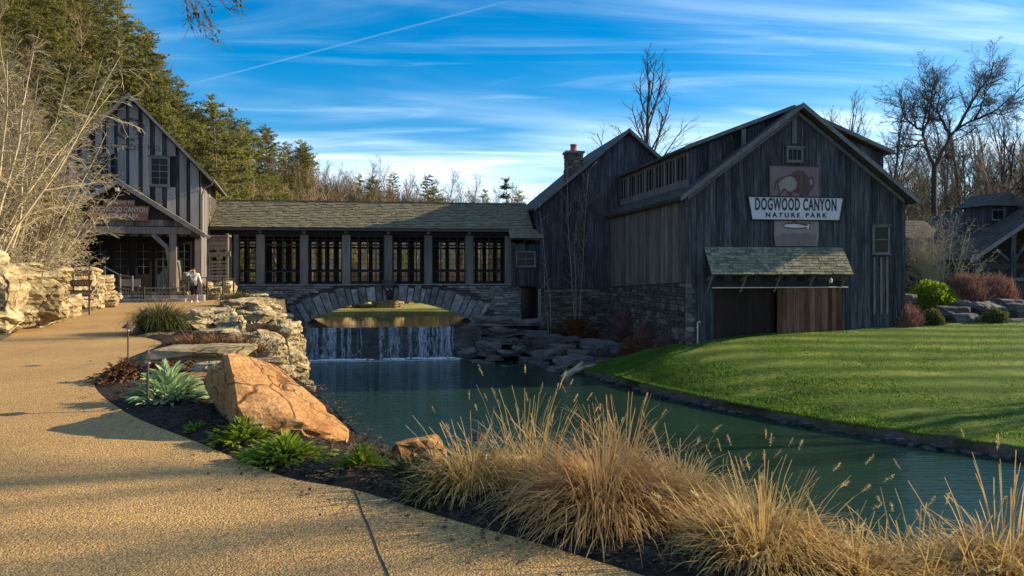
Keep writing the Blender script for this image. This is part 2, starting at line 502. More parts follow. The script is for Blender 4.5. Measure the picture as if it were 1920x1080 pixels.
def mk_concrete():
    m, nt, b = new_mat('exposed_aggregate')
    t = NT(nt)
    vec = t.coords('Object')
    big = t.noise(vec, 0.5, 5, 0.6)
    f1 = t.noise(vec, 42, 3, 0.7)
    v = t.n('ShaderNodeTexVoronoi')
    v.inputs['Scale'].default_value = 75
    t.l(vec, v.inputs['Vector'])
    base = t.ramp(big, [(0.3, (0.33, 0.215, 0.085)), (0.7, (0.43, 0.295, 0.125))])
    peb = t.ramp(v.outputs['Color'], [(0.15, (0.12, 0.09, 0.06)), (0.5, (0.50, 0.42, 0.30)), (0.85, (0.85, 0.76, 0.58))])
    col = t.mix(0.55, base, peb, 'OVERLAY')
    col = t.mix(0.35, col, t.ramp(f1, [(0.35, (0.08, 0.07, 0.06)), (0.65, (0.9, 0.86, 0.8))]), 'OVERLAY')
    st = t.noise(t.coords('Object', (1, .6, 1)), 0.9, 6, 0.7, 0.8)
    col = t.mix(t.ramp(st, [(0.52, (0, 0, 0)), (0.72, (0.45, 0.45, 0.45))]), col, (0.16, 0.11, 0.06))
    t.l(col, b.inputs['Base Color'])
    b.inputs['Roughness'].default_value = 0.85
    h = t.math('ADD', t.math('MULTIPLY', v.outputs['Distance'], -0.7), f1)
    t.bump(h, b, 0.9, 0.012)
    return m
M['concrete'] = mk_concrete()

def mk_glass():
    m, nt, b = new_mat('window_glass')
    t = NT(nt)
    g = t.n('ShaderNodeBsdfGlossy'); g.inputs['Roughness'].default_value = 0.03
    g.inputs['Color'].default_value = (0.8, 0.85, 0.9, 1)
    tr = t.n('ShaderNodeBsdfTransparent'); tr.inputs['Color'].default_value = (0.80, 0.82, 0.80, 1)
    fr = t.n('ShaderNodeFresnel'); fr.inputs['IOR'].default_value = 1.45
    mx = t.n('ShaderNodeMixShader')
    t.l(fr.outputs[0], mx.inputs[0]); t.l(tr.outputs[0], mx.inputs[1]); t.l(g.outputs[0], mx.inputs[2])
    t.l(mx.outputs[0], nt.nodes['Material Output'].inputs['Surface'])
    return m
M['glass'] = mk_glass()

def mk_water(name, deep, rip, scale, bumpd, rough=0.04):
    m, nt, b = new_mat(name)
    t = NT(nt)
    vec = t.coords('Object', rip)
    f = t.noise(vec, scale, 4, 0.55, 0.3)
    f2 = t.noise(t.coords('Object', tuple(r * 3.1 for r in rip)), scale, 3, 0.5, 0.2)
    b.inputs['Base Color'].default_value = (*deep, 1)
    b.inputs['Roughness'].default_value = rough
    b.inputs['IOR'].default_value = 1.33
    b.inputs['Specular IOR Level'].default_value = 0.65
    t.bump(t.math('ADD', f, t.math('MULTIPLY', f2, 0.35)), b, 1.0, bumpd)
    return m
M['pool'] = mk_water('pool_water', (0.012, 0.034, 0.024), (0.6, 3.2, 1), 1.7, 0.022)
M['pond'] = mk_water('upper_pond_water', (0.11, 0.095, 0.055), (0.5, 2.0, 1), 0.9, 0.006)
def mk_fall():
    m, nt, b = new_mat('falling_water')
    t = NT(nt)
    f = t.noise(t.coords('Object', (9, 9, 0.7)), 1.4, 5, 0.7)
    a = t.ramp(f, [(0.38, (0, 0, 0)), (0.72, (0.62, 0.62, 0.62))])
    b.inputs['Base Color'].default_value = (0.62, 0.68, 0.78, 1)
    b.inputs['Roughness'].default_value = 0.25
    t.l(a, b.inputs['Alpha'])
    return m
M['fall'] = mk_fall()
M['foam'] = natural('white_foam', [(0.3, (0.4, 0.45, 0.52)), (0.7, (0.75, 0.8, 0.85))], 8, rough=0.6, bump=0.5)

def mk_lawn():
    m, nt, b = new_mat('mown_lawn')
    t = NT(nt)
    vec = t.coords('Object')
    mot = t.noise(vec, 0.45, 5, 0.65)
    fine = t.noise(t.coords('Object', (3, 6, 3)), 7, 4, 0.75)
    # mowing stripes swept along the lawn: nap of the grass, two tones of green
    tc = t.n('ShaderNodeTexCoord')
    mp = t.n('ShaderNodeMapping'); mp.inputs['Rotation'].default_value = (0, 0, R(10))
    t.l(tc.outputs['Object'], mp.inputs[0])
    wv = t.n('ShaderNodeTexWave', bands_direction='Y', wave_profile='SIN')
    wv.inputs['Scale'].default_value = 0.21
    wv.inputs['Distortion'].default_value = 2.2
    wv.inputs['Detail'].default_value = 2
    wv.inputs['Detail Scale'].default_value = 0.5
    t.l(mp.outputs[0], wv.inputs['Vector'])
    col = t.ramp(mot, [(0.3, (0.080, 0.132, 0.026)), (0.5, (0.135, 0.20, 0.038)), (0.68, (0.28, 0.30, 0.065))])
    col = t.mix(t.math('MULTIPLY', wv.outputs['Fac'], 0.9), col, (0.032, 0.08, 0.013))
    col = t.mix(0.55, col, t.ramp(fine, [(0.3, (0.1, 0.1, 0.1)), (0.7, (0.9, 0.9, 0.8))]), 'OVERLAY')
    t.l(col, b.inputs['Base Color'])
    b.inputs['Roughness'].default_value = 0.9
    b.inputs['Specular IOR Level'].default_value = 0.15
    t.bump(fine, b, 1.0, 0.07)
    return m
M['lawn'] = mk_lawn()
M['lawn_blade'] = leafy('lawn_blade', [(0.3, (0.07, 0.135, 0.024)), (0.6, (0.13, 0.24, 0.03)), (0.8, (0.30, 0.36, 0.06))], 0.4, 0.5, 0.0)
# ------------------------------------------------------------------ land and water
POOL_Z, POND_Z = -3.5, -1.68

def catmull(pts, k):
    """resample a polyline of vectors with k points per span"""
    P = [np.array(p, float) for p in pts]
    P = [2 * P[0] - P[1]] + P + [2 * P[-1] - P[-2]]
    out = []
    for i in range(1, len(P) - 2):
        for j in range(k):
            t = j / k
            a, b, c, d = P[i - 1:i + 3]
            out.append(0.5 * (2 * b + (c - a) * t + (2 * a - 5 * b + 4 * c - d) * t * t + (3 * b - 3 * c + d - a) * t ** 3))
    out.append(P[-2])
    return [tuple(p) for p in out]

E_ = [(-15.6, 46.5), (-14.2, 42), (-13.6, 36), (-12.3, 30.5), (-11.0, 22.5), (-9.4, 18.6), (-7.6, 16.2), (-6.9, 13.4), (-5.98, 10.7), (-4.4, 8.45), (-2.9, 6.9), (-1.83, 5.82), (-1.12, 5.4), (-0.42, 4.8),
      (0.2, 4.32), (0.85, 3.75), (1.6, 3.0), (3, 1.5), (6, -1.5), (14, -8)]
C_ = [(-14.2, 47, -.3), (-13, 42.5, -.1), (-12.2, 36.5, -.1), (-10.2, 31, -.1), (-8, 25, -.1), (-5.9, 19.5, -.1), (-4.6, 14, -.1), (-3.2, 11.3, -.1), (-2.3, 9.5, -.15), (-1.65, 8.4, -.32), (-1.1, 7.7, -.34), (-.4, 6.9, -.3),
      (.3, 6.2, -.22), (1.0, 5.55, -.2), (1.7, 5.0, -.2), (2.4, 4.45, -.22), (3.3, 3.7, -.2), (4.8, 2.3, -.2), (8, -.5, -.2), (16, -7, -.2)]
S_ = [(-13.2, 47), (-11.9, 41.8), (-10.5, 37), (-9.0, 32.5), (-7.6, 27), (-5.6, 22.5), (-4.2, 18.6), (-3.1, 16.4), (-2.2, 14.6), (-.8, 13), (.4, 11.8), (1.6, 10.6), (2.8, 9.6), (3.8, 8.7), (4.6, 8), (5.4, 7.2), (6.5, 6), (8.5, 4), (12, 1), (20, -6)]
K = 8
Ec = catmull([(x, y, 0) for x, y in E_], K)
Cc = catmull(C_, K)
Sc = catmull([(x, y, POOL_Z) for x, y in S_], K)

def fbm(x, y, z, s, o=4):
    return noise.fractal(Vector((x * s, y * s, z * s)), 1.0, 2.1, o)

def loft(name, rows, mat, amp=0.0, nscale=1.0, keep=(), kind='structure', smooth=True):
    nr, nc = len(rows), len(rows[0])
    vs = []
    for r, row in enumerate(rows):
        for p in row:
            x, y, z = p
            if amp and r not in keep:
                z += amp * fbm(x, y, z, nscale)
            vs.append((x, y, z))
    fs = [(r * nc + c, r * nc + c + 1, (r + 1) * nc + c + 1, (r + 1) * nc + c) for r in range(nr - 1) for c in range(nc - 1)]
    me = bpy.data.meshes.new(name)
    me.from_pydata(vs, [], fs)
    bm = bmesh.new(); bm.from_mesh(me)
    bmesh.ops.recalc_face_normals(bm, faces=bm.faces)
    up = sum((f.normal.z * f.calc_area() for f in bm.faces))
    if up < 0:
        bmesh.ops.reverse_faces(bm, faces=bm.faces)
    bm.to_mesh(me); bm.free()
    me.materials.append(mat)
    if smooth:
        me.polygons.foreach_set('use_smooth', [True] * len(me.polygons))
    return link(name, me, kind=kind)

def lerp(a, b, t):
    return tuple(a[i] + (b[i] - a[i]) * t for i in range(len(a)))

bed_z = [(-0.02, -.03), (0.03, .0), (0.12, .035), (0.3, .06), (0.5, .04), (0.7, 0.0), (0.88, -.01), (1, 0)]
rows = []
for t, dz in bed_z:
    rows.append([(lerp(e, c, t)[0], lerp(e, c, t)[1], (e[2] + (c[2] - e[2]) * max(0, t) ** 2) + dz) for e, c in zip(Ec, Cc)])
loft('mulch_bed', rows, M['mulch'], 0.05, 2.2, keep=(0, 1))
rows = [Cc]
for t in (0.12, 0.3, 0.5, 0.7, 0.85, 1.0):
    rows.append([(lerp(c, s, t)[0], lerp(c, s, t)[1], c[2] + (s[2] - c[2]) * t ** 0.75) for c, s in zip(Cc, Sc)])
rows.append([(s[0] + (s[0] - c[0]) * .25, s[1] + (s[1] - c[1]) * .25, -5.2) for c, s in zip(Cc, Sc)])
loft('river_bank', rows, M['soil'], 0.16, 0.9, keep=(0,))

# path: one sheet, with the bed edge on its right and the rock garden on its left
PL = [(-19.9, 42), (-19.2, 37.3), (-17.3, 32), (-15.2, 25.7), (-13.8, 21.3), (-11.6, 17), (-10.4, 14), (-10.0, 10), (-10.0, 4), (-10, -9)]
PLc = catmull([(x, y, 0) for x, y in PL], 6)
loop = [(x, y, 0.0) for x, y, z in Ec[:]] + [(x, y, 0.0) for x, y, z in reversed(PLc)]
bm = bmesh.new()
f = bm.faces.new([bm.verts.new(p) for p in loop])
bmesh.ops.recalc_face_normals(bm, faces=bm.faces)
if f.normal.z < 0: bmesh.ops.reverse_faces(bm, faces=bm.faces)
bmesh.ops.triangulate(bm, faces=bm.faces)
me = bpy.data.meshes.new('path'); bm.to_mesh(me); bm.free()
me.materials.append(M['concrete'])
link('path', me, kind='structure')
# sawn joint across the path: a dark filled groove, 4 mm proud of the sheet
m = MB()
j0, j1 = gp(664, 921), gp(735, 1100)
dj = (j1 - j0).normalized()
sj = Vector((dj.y, -dj.x, 0)) * 0.006
pts = [j0 + dj * (k * 0.25) for k in range(0, 18)]
wob = [0.004 * math.sin(k * 2.3) for k in range(18)]
m.add([(p + sj * (1 + w * 40)) + Vector((w, 0, .003)) for p, w in zip(pts, wob)] + [(p - sj) + Vector((w, 0, .003)) for p, w in zip(pts, wob)], [(k, k + 1, 18 + k + 1, 18 + k) for k in range(17)])
m.build('path_joint', M['letter_dark'], kind='structure')

# rock garden bed left of the path
LB1 = [(x - 1.2, y + .1, 0.05) for x, y, z in PLc]
LB2 = [(x - 3.0, y + .3, 1.1 if y > 12 else .4) for x, y, z in PLc]
LB3 = [(x - 7.0, y + .6, 1.6 if y > 12 else .6) for x, y, z in PLc]
LB4 = [(x - 40.0, y + 5, 1.8) for x, y, z in PLc]
loft('garden_bank', [[(x + .02, y, -.02) for x, y, z in PLc], [(x - .3, y, .03) for x, y, z in PLc], LB1, LB2, LB3, LB4], M['soil'], 0.07, 1.5, keep=(0, 1))

# lawn
LS = [(3.2, 36.9), (4.5, 33.9), (5.6, 31), (6.94, 28.4), (9.4, 24.6), (11.6, 22), (13.7, 20), (18, 16.5), (26, 12), (40, 8), (70, 4)]
LT = [(3.7, 37.3, -3.3), (5.3, 38.4, -2.95), (7.1, 37.0, -2.25), (8.6, 36.2, -1.78), (13, 37, -1.38), (18.5, 41.5, -.95), (26, 42, -.78), (36, 42, -.6), (50, 40, -.4), (70, 36, -.2), (110, 30, 0)]
LSc = catmull([(x, y, POOL_Z) for x, y in LS], 10)
LTc = catmull(LT, 10)
def lawn_pt(s, t, u):
    x, y = s[0] + (t[0] - s[0]) * u, s[1] + (t[1] - s[1]) * u
    z0 = POOL_Z + 0.30
    g = 1 - (1 - u) ** 1.4
    return (x, y, z0 + (t[2] - z0) * g)
rows = [[(s[0] - .05, s[1] - .05, -5.0) for s in LSc], [(s[0], s[1], POOL_Z + .02) for s in LSc], [lawn_pt(s, t, 0.0) for s, t in zip(LSc, LTc)]]
for k in range(1, 41):
    rows.append([lawn_pt(s, t, (k / 40) ** 1.3) for s, t in zip(LSc, LTc)])
nr, nc = len(rows), len(rows[0])
vs = []
for r, row in enumerate(rows):
    for i, p in enumerate(row):
        x, y, z = p
        if r >= 2:
            z += 0.05 * fbm(x, y, 0, 0.35) + (0.07 * fbm(x, y, 3, 1.3) if r < 9 else 0)
        if r in (1, 2):
            x += 0.24 * fbm(x, y, 7, 0.8); y += 0.24 * fbm(x, y, 11, 0.8)
        vs.append((x, y, z))
fs = [(r * nc + c, r * nc + c + 1, (r + 1) * nc + c + 1, (r + 1) * nc + c) for r in range(nr - 1) for c in range(nc - 1)]
me = bpy.data.meshes.new('lawn')
me.from_pydata(vs, [], fs)
me.materials.append(M['lawn']); me.materials.append(M['soil'])
bm = bmesh.new(); bm.from_mesh(me)
bmesh.ops.recalc_face_normals(bm, faces=bm.faces)
if sum(f.normal.z for f in bm.faces) < 0: bmesh.ops.reverse_faces(bm, faces=bm.faces)
bm.to_mesh(me); bm.free()
me.polygons.foreach_set('use_smooth', [True] * len(me.polygons))
for p in me.polygons:
    if p.index < 2 * (nc - 1): p.material_index = 1
link('lawn', me, kind='structure')
# blades standing above the turf
rg = np.random.default_rng(5)
m = MB()
vsl, fsl = [], []
LSa, LTa = np.array(LSc), np.array(LTc)
for k in range(60000):
    ci = rg.uniform(0, 68); i = int(ci); fr = ci - i
    u = rg.uniform(0, 1) ** 1.6 * 0.9
    s = LSa[i] + (LSa[i + 1] - LSa[i]) * fr; t = LTa[i] + (LTa[i + 1] - LTa[i]) * fr
    x, y, z = lawn_pt(s, t, u)
    a = rg.uniform(0, 6.28); h = rg.uniform(.03, .075) * (1.5 if u < .03 else 1); w = rg.uniform(.012, .03)
    b = len(vsl)
    dx, dy = math.cos(a) * w, math.sin(a) * w
    vsl += [(x - dx, y - dy, z - .02), (x + dx, y + dy, z - .02), (x + rg.uniform(-.03, .03), y + rg.uniform(-.03, .03), z + h)]
    fsl.append((b, b + 1, b + 2))
m.v, m.f, m.m = vsl, fsl, [0] * len(fsl)
m.build('lawn_grass', M['lawn_blade'], kind='stuff', label='short green blades of the mown lawn beside the pool', cat='grass')

# pool and upper pond
def sheet(name, loop, z, mat, nx=1):
    me = bpy.data.meshes.new(name)
    bm = bmesh.new()
    f = bm.faces.new([bm.verts.new((x, y, z)) for x, y in loop])
    bmesh.ops.recalc_face_normals(bm, faces=bm.faces)
    if f.normal.z < 0: bmesh.ops.reverse_faces(bm, faces=bm.faces)
    bmesh.ops.triangulate(bm, faces=bm.faces)
    bm.to_mesh(me); bm.free()
    me.materials.append(mat)
    return link(name, me, kind='structure')
sheet('pool_water', [(-14, 44), (9, 44), (9, 34), (80, 34), (80, -12), (-1.5, -12), (-1.5, 8), (-8, 20), (-14, 36)], POOL_Z, M['pool'])

# ground: one large sheet, basin pressed in under the water
CTRL = np.array([(-12, 5, -.4), (-12, 20, -.4), (-14, 35, -.4), (-20, 42, -.4), (-30, 30, -.4), (-28, 45, -.2), (-22, 55, 0), (-40, 60, .3), (-60, 30, .5), (0, -8, -.4), (-12, -15, -.4), (20, -30, -.4),
                 (5, 41, -3.2), (7, 46, -2.6), (3.5, 44, -3.3), (10, 38, -2.4), (14, 40, -2.2), (19, 42, -1.5), (24, 40, -1.2), (30, 38, -1.2), (40, 33, -1.2), (60, 30, -.8), (28, 50, -.7), (20, 52, -.7), (45, 48, -.6), (12, 60, -1.2),
                 (-15, 56, -1.5), (-5, 56, -1.5), (4, 56, -1.4), (-10, 70, -1.5), (0, 72, -1.4), (-20, 75, -.6), (5, 90, -1.2), (-12, 95, -1.0), (60, 80, 0), (100, 60, 0)])
BAS = []
for e, c in zip(Ec, Cc):
    BAS.append((e[0] + (c[0] - e[0]) * .55, e[1] + (c[1] - e[1]) * .55))
BAS += [(60, -20)]
for s, t in reversed(list(zip(LSc, LTc))):
    BAS.append((s[0] + (t[0] - s[0]) * .93, s[1] + (t[1] - s[1]) * .93))
BAS += [(2.6, 39), (1.5, 44), (1.5, 53.5), (-4, 54.5), (-10, 53.6), (-16, 52.5), (-16, 46)]
BAS = np.array(BAS)

def inside(poly, X, Y):
    r = np.zeros(X.shape, bool)
    n = len(poly)
    for i in range(n):
        x1, y1 = poly[i]; x2, y2 = poly[(i + 1) % n]
        if y1 == y2: continue
        c = ((y1 > Y) != (y2 > Y)) & (X < (x2 - x1) * (Y - y1) / (y2 - y1) + x1)
        r ^= c
    return r

HP = [-3000, -400, 0, 230, 350, 450, 600, 750, 1000, 1300, 1700, 1920, 2400, 4000]
HB = [40, 48, 51, 56, 60, 66, 80, 100, 120, 120, 66, 62, 58, 50]
HR = [90, 100, 105, 110, 112, 118, 135, 150, 170, 150, 120, 112, 108, 100]
HZR = [74, 68, 58, 33.5, 20.5, 18.5, 16.5, 15.5, 13, 5, 4, 9, 15, 18]
def hill(X, Y):
    px = 960 + FPX * X / np.maximum(Y, 12)
    yb, yr, zr = np.interp(px, HP, HB), np.interp(px, HP, HR), np.interp(px, HP, HZR)
    r = np.clip((Y - yb) / (yr - yb), 0, 1.35)
    g = np.where(r < 1, r * r * (1.6 - .6 * r), 1 - (r - 1) * .3)
    return zr * np.maximum(g, 0) * np.clip((Y - 30) / 15, 0, 1)

def ground_z(X, Y):
    X, Y = np.asarray(X, float), np.asarray(Y, float)
    w = np.zeros(X.shape); z = np.zeros(X.shape)
    for cx, cy, cz in CTRL:
        k = 1 / ((X - cx) ** 2 + (Y - cy) ** 2 + .5) ** 2
        w += k; z += k * cz
    return z / w + hill(X, Y)

def axis(lo, hi, fine, flo, fhi):
    a = list(np.arange(flo, fhi + .01, fine))
    s, v = fine, flo
    left = []
    while v > lo:
        s *= 1.18; v -= s; left.append(v)
    s, v = fine, fhi
    right = []
    while v < hi:
        s *= 1.18; v += s; right.append(v)
    return np.array(left[::-1] + a + right)
ax_, ay_ = axis(-900, 900, 1.0, -60, 60), axis(-300, 1500, 1.0, -6, 100)
GX, GY = np.meshgrid(ax_, ay_)
GZ = ground_z(GX, GY)
GZ = np.where(inside(BAS, GX, GY), -5.2, GZ)
far = np.clip((GY - 45) / 15, 0, 1)
nzv = np.array([fbm(x, y, 0, .12, 5) for x, y in zip(GX.ravel(), GY.ravel())]).reshape(GX.shape)
GZ += far * nzv * np.where(GZ > 1.5, .8, .12)
ny, nx = GX.shape
vs = np.stack([GX.ravel(), GY.ravel(), GZ.ravel()], 1)
idx = np.arange(nx * ny).reshape(ny, nx)
quads = np.stack([idx[:-1, :-1].ravel(), idx[:-1, 1:].ravel(), idx[1:, 1:].ravel(), idx[1:, :-1].ravel()], 1)
me = bpy.data.meshes.new('ground')
me.from_pydata(vs.tolist(), [], quads.tolist())
me.materials.append(M['leaf_litter']); me.materials.append(M['meadow']); me.materials.append(M['soil'])
cxs, cys = vs[quads].mean(1)[:, 0], vs[quads].mean(1)[:, 1]
czs = vs[quads].mean(1)[:, 2]
hz = hill(cxs, cys)
mi = np.where(cys < 49, 2, np.where((hz < 1.2) & (np.abs(cxs + 8) < 30) & (cxs < 3), 1, 0))
me.polygons.foreach_set('material_index', mi.astype(np.int32))
me.polygons.foreach_set('use_smooth', [True] * len(me.polygons))
link('ground', me, kind='structure')
sheet('pond_water', [(-19, 40.46), (-2.2, 42.97), (2.0, 43.6), (2.0, 54), (-4, 55.5), (-10, 54.5), (-19, 53.2)], POND_Z, M['pond'])

def gz(x, y):
    return float(ground_z(np.array([x]), np.array([y]))[0])
# ------------------------------------------------------------------ buildings
ROT = R(8.5)
B0 = Vector((8.125, 35.0, 0))
UX = Vector((math.cos(ROT), math.sin(ROT), 0)); DX = Vector((-math.sin(ROT), math.cos(ROT), 0))
def L(s, t, z=0.0):
    return B0 + UX * s + DX * t + Vector((0, 0, z))

def boards(parent, a0, a1, bot, top, place, mat, w=0.3, th=(0.025, 0.05), name='board', gaps=(), seed=1, gap=0.006, mats=None):
    """vertical boards side by side, each one its own part. place(a, depth_out, z) -> local point; gaps: (a0, a1, z0, z1) openings."""
    rg = random.Random(seed)
    a = a0
    while a < a1 - .02:
        ww = w * rg.uniform(.7, 1.3)
        b = min(a + ww, a1)
        if a1 - b < .08: b = a1
        segs = []
        za0, zb0, za1, zb1 = bot(a), bot(b), top(a + gap), top(b - gap)
        spans = [(max(za0, zb0), None)]
        cut = [(g[2], g[3]) for g in gaps if g[0] < (a + b) / 2 < g[1]]
        lo = min(za0, zb0)
        pieces = []
        cur = None
        for z0, z1 in sorted(cut):
            pieces.append((cur, z0)); cur = z1
        pieces.append((cur, None))
        d = rg.uniform(*th)
        for p0, p1 in pieces:
            A0 = za0 if p0 is None else p0; B0_ = zb0 if p0 is None else p0
            A1 = za1 if p1 is None else p1; B1 = zb1 if p1 is None else p1
            if A1 - A0 < .04 and B1 - B0_ < .04: continue
            A1, B1 = max(A1, A0 + .01), max(B1, B0_ + .01)
            m = MB()
            j = rg.uniform(-.012, .012)
            m.hexa([place(a + gap, d, A0 + j), place(b - gap, d, B0_ + j), place(b - gap, 0, B0_ + j), place(a + gap, 0, A0 + j),
                    place(a + gap, d, A1), place(b - gap, d, B1), place(b - gap, 0, B1), place(a + gap, 0, A1)])
            m.build(name, rg.choice(mats) if mats else mat, parent)
        a = b

def slab(parent, name, quad, th, mat, **kw):
    q = [Vector(p) for p in quad]
    n = (q[1] - q[0]).cross(q[3] - q[0]).normalized()
    if n.z < 0: n = -n
    m = MB()
    m.prism(q, -n * th)
    return m.build(name, mat, parent, **kw)

def shingles(parent, O, A, B, la, lb, exp, mat, seed=3, w=(.14, .34), parts=False, th=.02, clip=None, name='shingle'):
    """courses of shingles on a slope: O eave corner, A along the eave, B up the slope"""
    rg = random.Random(seed)
    O, A, B = Vector(O), Vector(A).normalized(), Vector(B).normalized()
    N = A.cross(B).normalized()
    if N.z < 0: N = -N
    mm = MB()
    rows = int(lb / exp + .5)
    for r in range(rows):
        b0 = r * exp; b1 = min(b0 + exp * 1.25, lb)
        a = -rg.uniform(0, .1)
        while a < la - .01:
            ww = rg.uniform(*w)
            e = min(a + ww, la); s0 = max(a, 0)
            a += ww
            if e - s0 < .03: continue
            j = rg.uniform(-.018, .018); t0 = th * rg.uniform(.8, 1.9); g = .006
            m = MB() if parts else mm
            P = lambda aa, bb, nn: O + A * aa + B * bb + N * nn
            lo = max(b0 + j, -.03)
            m.hexa([P(s0 + g, lo, .003), P(e - g, lo, .003), P(e - g, b1, .002), P(s0 + g, b1, .002), P(s0 + g, lo, t0), P(e - g, lo, t0), P(e - g, b1, .008), P(s0 + g, b1, .008)])
            if parts: m.build(name, mat, parent)
    if not parts:
        return mm.build('shingle_courses', mat, parent, kind='stuff')

def window(parent, a, z, w, h, place, nx=2, ny=2, frame=.09, proud=.07, sill=True, glass='glass', cap=True):
    """window part (frame) with its panes as sub-parts; a, z = centre"""
    m = MB()
    def bx(mm, a0, a1, z0, z1, d0, d1):
        mm.hexa([place(a0, d1, z0), place(a1, d1, z0), place(a1, d0, z0), place(a0, d0, z0), place(a0, d1, z1), place(a1, d1, z1), place(a1, d0, z1), place(a0, d0, z1)])
    l, r_, b, t = a - w / 2, a + w / 2, z - h / 2, z + h / 2
    bx(m, l - frame, l, b, t, 0, proud); bx(m, r_, r_ + frame, b, t, 0, proud)
    bx(m, l - frame, r_ + frame, t, t + frame, 0, proud + .003)
    bx(m, l - frame, r_ + frame, b - frame, b, 0, proud + .003)
    for i in range(1, nx): bx(m, l + w * i / nx - .014, l + w * i / nx + .014, b, t, .032, proud - .02)
    for i in range(1, ny): bx(m, l, r_, b + h * i / ny - (.022 if i * 2 == ny else .013), b + h * i / ny + (.022 if i * 2 == ny else .013), .030, proud - .016)
    win = m.build('window', M['trim'], parent)
    if cap:
        m = MB(); bx(m, l - frame - .06, r_ + frame + .06, t + frame, t + frame + .05, 0, proud + .07); m.build('drip_cap', M['trim'], win)
    if sill:
        m = MB(); bx(m, l - frame - .04, r_ + frame + .04, b - frame - .045, b - frame, 0, proud + .05); m.build('sill', M['trim'], win)
    pm = {}
    for i in range(nx):
        for j in range(ny):
            m = MB(); bx(m, l + w * i / nx + .016, l + w * (i + 1) / nx - .016, b + h * j / ny + .016, b + h * (j + 1) / ny - .016, .036, .042)
            m.build('pane', M[glass], win)
    return win
m_, nt_, b_ = new_mat('dark_window_pane')
b_.inputs['Base Color'].default_value = (0.012, 0.013, 0.016, 1); b_.inputs['Roughness'].default_value = 0.1; b_.inputs['Specular IOR Level'].default_value = 0.12
M['dark_pane'] = m_

def stone_wall(parent, a0, a1, z0f, z1f, place, mat, ok=None, seed=2, hh=(.10, .24), ww=(.25, .8), limit=200, thick=(.03, .09), name='stone'):
    """dry-laid coursed rubble: each stone a part up to the limit (largest first), the rest joined"""
    rg = random.Random(seed)
    zmin = min(z0f(a0), z0f(a1), z0f((a0 + a1) / 2)); zmax = max(z1f(a0), z1f(a1))
    st = []
    z = zmin
    while z < zmax - .03:
        h = rg.uniform(*hh)
        a = a0 - rg.uniform(0, .3)
        while a < a1:
            w = rg.uniform(*ww)
            if rg.random() < .25: w *= .55
            l, r_ = max(a, a0), min(a + w, a1)
            a += w
            if r_ - l < .06: continue
            # some courses split in two
            sub = [(z, z + h)] if h < .17 or rg.random() < .55 else [(z, z + h * .5), (z + h * .5, z + h)]
            for y0, y1 in sub:
                y0 = max(y0, z0f((l + r_) / 2)); y1 = min(y1, z1f(l), z1f(r_))
                if y1 - y0 < .04: continue
                if ok and not all(ok(p, q) for p in (l, r_, (l + r_) / 2) for q in (y0, y1)): continue
                st.append((l, r_, y0, y1, rg.uniform(*thick), rg.random()))
        z += h
    st.sort(key=lambda s: -(s[1] - s[0]) * (s[3] - s[2]))
    rest = MB()
    for i, (l, r_, y0, y1, d, q) in enumerate(st):
        m = MB() if i < limit else rest
        g, J = .012, lambda k: rg.uniform(-k, k)
        c = []
        for (aa, zz) in ((l + g, y0 + g), (r_ - g, y0 + g), (r_ - g, y1 - g), (l + g, y1 - g)):
            c.append((aa + J(.015), zz + J(.012)))
        ca, cz = sum(p[0] for p in c) / 4, sum(p[1] for p in c) / 4
        back = [place(p[0], 0, p[1]) for p in c]
        mid = [place(p[0], d * .7, p[1]) for p in c]
        fr = [place(ca + (p[0] - ca) * .9 + J(.008), d + J(.012), cz + (p[1] - cz) * .78) for p in c]
        m.add(back + mid + fr, [(0, 1, 5, 4), (1, 2, 6, 5), (2, 3, 7, 6), (3, 0, 4, 7), (4, 5, 9, 8), (5, 6, 10, 9), (6, 7, 11, 10), (7, 4, 8, 11), (8, 9, 10, 11)])
        if i < limit: m.build(name, mat, parent)
    if rest.v: rest.build('small_stones', mat, parent, kind='stuff')

def text_mesh(txt, size, mat, depth=.006, align='CENTER', space=1.0, xs=1.0, bold=0.0):
    cu = bpy.data.curves.new('lettering', 'FONT')
    cu.body = txt; cu.size = size; cu.extrude = depth; cu.align_x = align; cu.align_y = 'CENTER'; cu.space_character = space
    cu.resolution_u = 3; cu.offset = bold
    o = bpy.data.objects.new('lettering', cu)
    COL.objects.link(o)
    dg = bpy.context.evaluated_depsgraph_get()
    me = bpy.data.meshes.new_from_object(o.evaluated_get(dg))
    bpy.data.objects.remove(o)
    me.materials.clear(); me.materials.append(mat)
    if xs != 1.0:
        me.transform(Matrix.Diagonal((xs, 1, 1, 1)))
    return me

# =================================================================== main barn (gable towards the lawn)
barn = thing('barn', 'tall dark weathered barn with bison mural, facing the lawn', 'barn', (B0.x, B0.y, -1.8), ROT, zlocal=True)
BW, BD = 11.3, 13.6
AP, AZ, SL = 5.65, 9.40, 0.746
rf = lambda s: AZ - SL * abs(s - AP)
front = lambda a, d, z: (a, -d, z)
sideL = lambda a, d, z: (-d, a, z)
m = MB()      # shell: front wall left and right of and above the door, sides, back
m.prism([(0, .0, -3.4), (1.25, .0, -3.4), (1.25, .0, .78), (7.9, .0, .78), (7.9, .0, -3.4), (BW, .0, -3.4), (BW, .0, rf(BW) - .22), (AP, .0, AZ - .22), (0, .0, rf(0) - .22)], (0, .14, 0))
m.box(0.0, .14, .145, BD, -3.6, rf(0) - .24)
m.box(BW - .14, BW, .145, BD, -3.6, rf(0) - .24)
m.prism([(0.15, BD, -3.4), (BW - .15, BD, -3.4), (BW - .15, BD, rf(BW) - .24), (AP, BD, AZ - .24), (.15, BD, rf(0) - .24)], (0, .14, 0))
m.build('wall', M['dark_board'], barn)
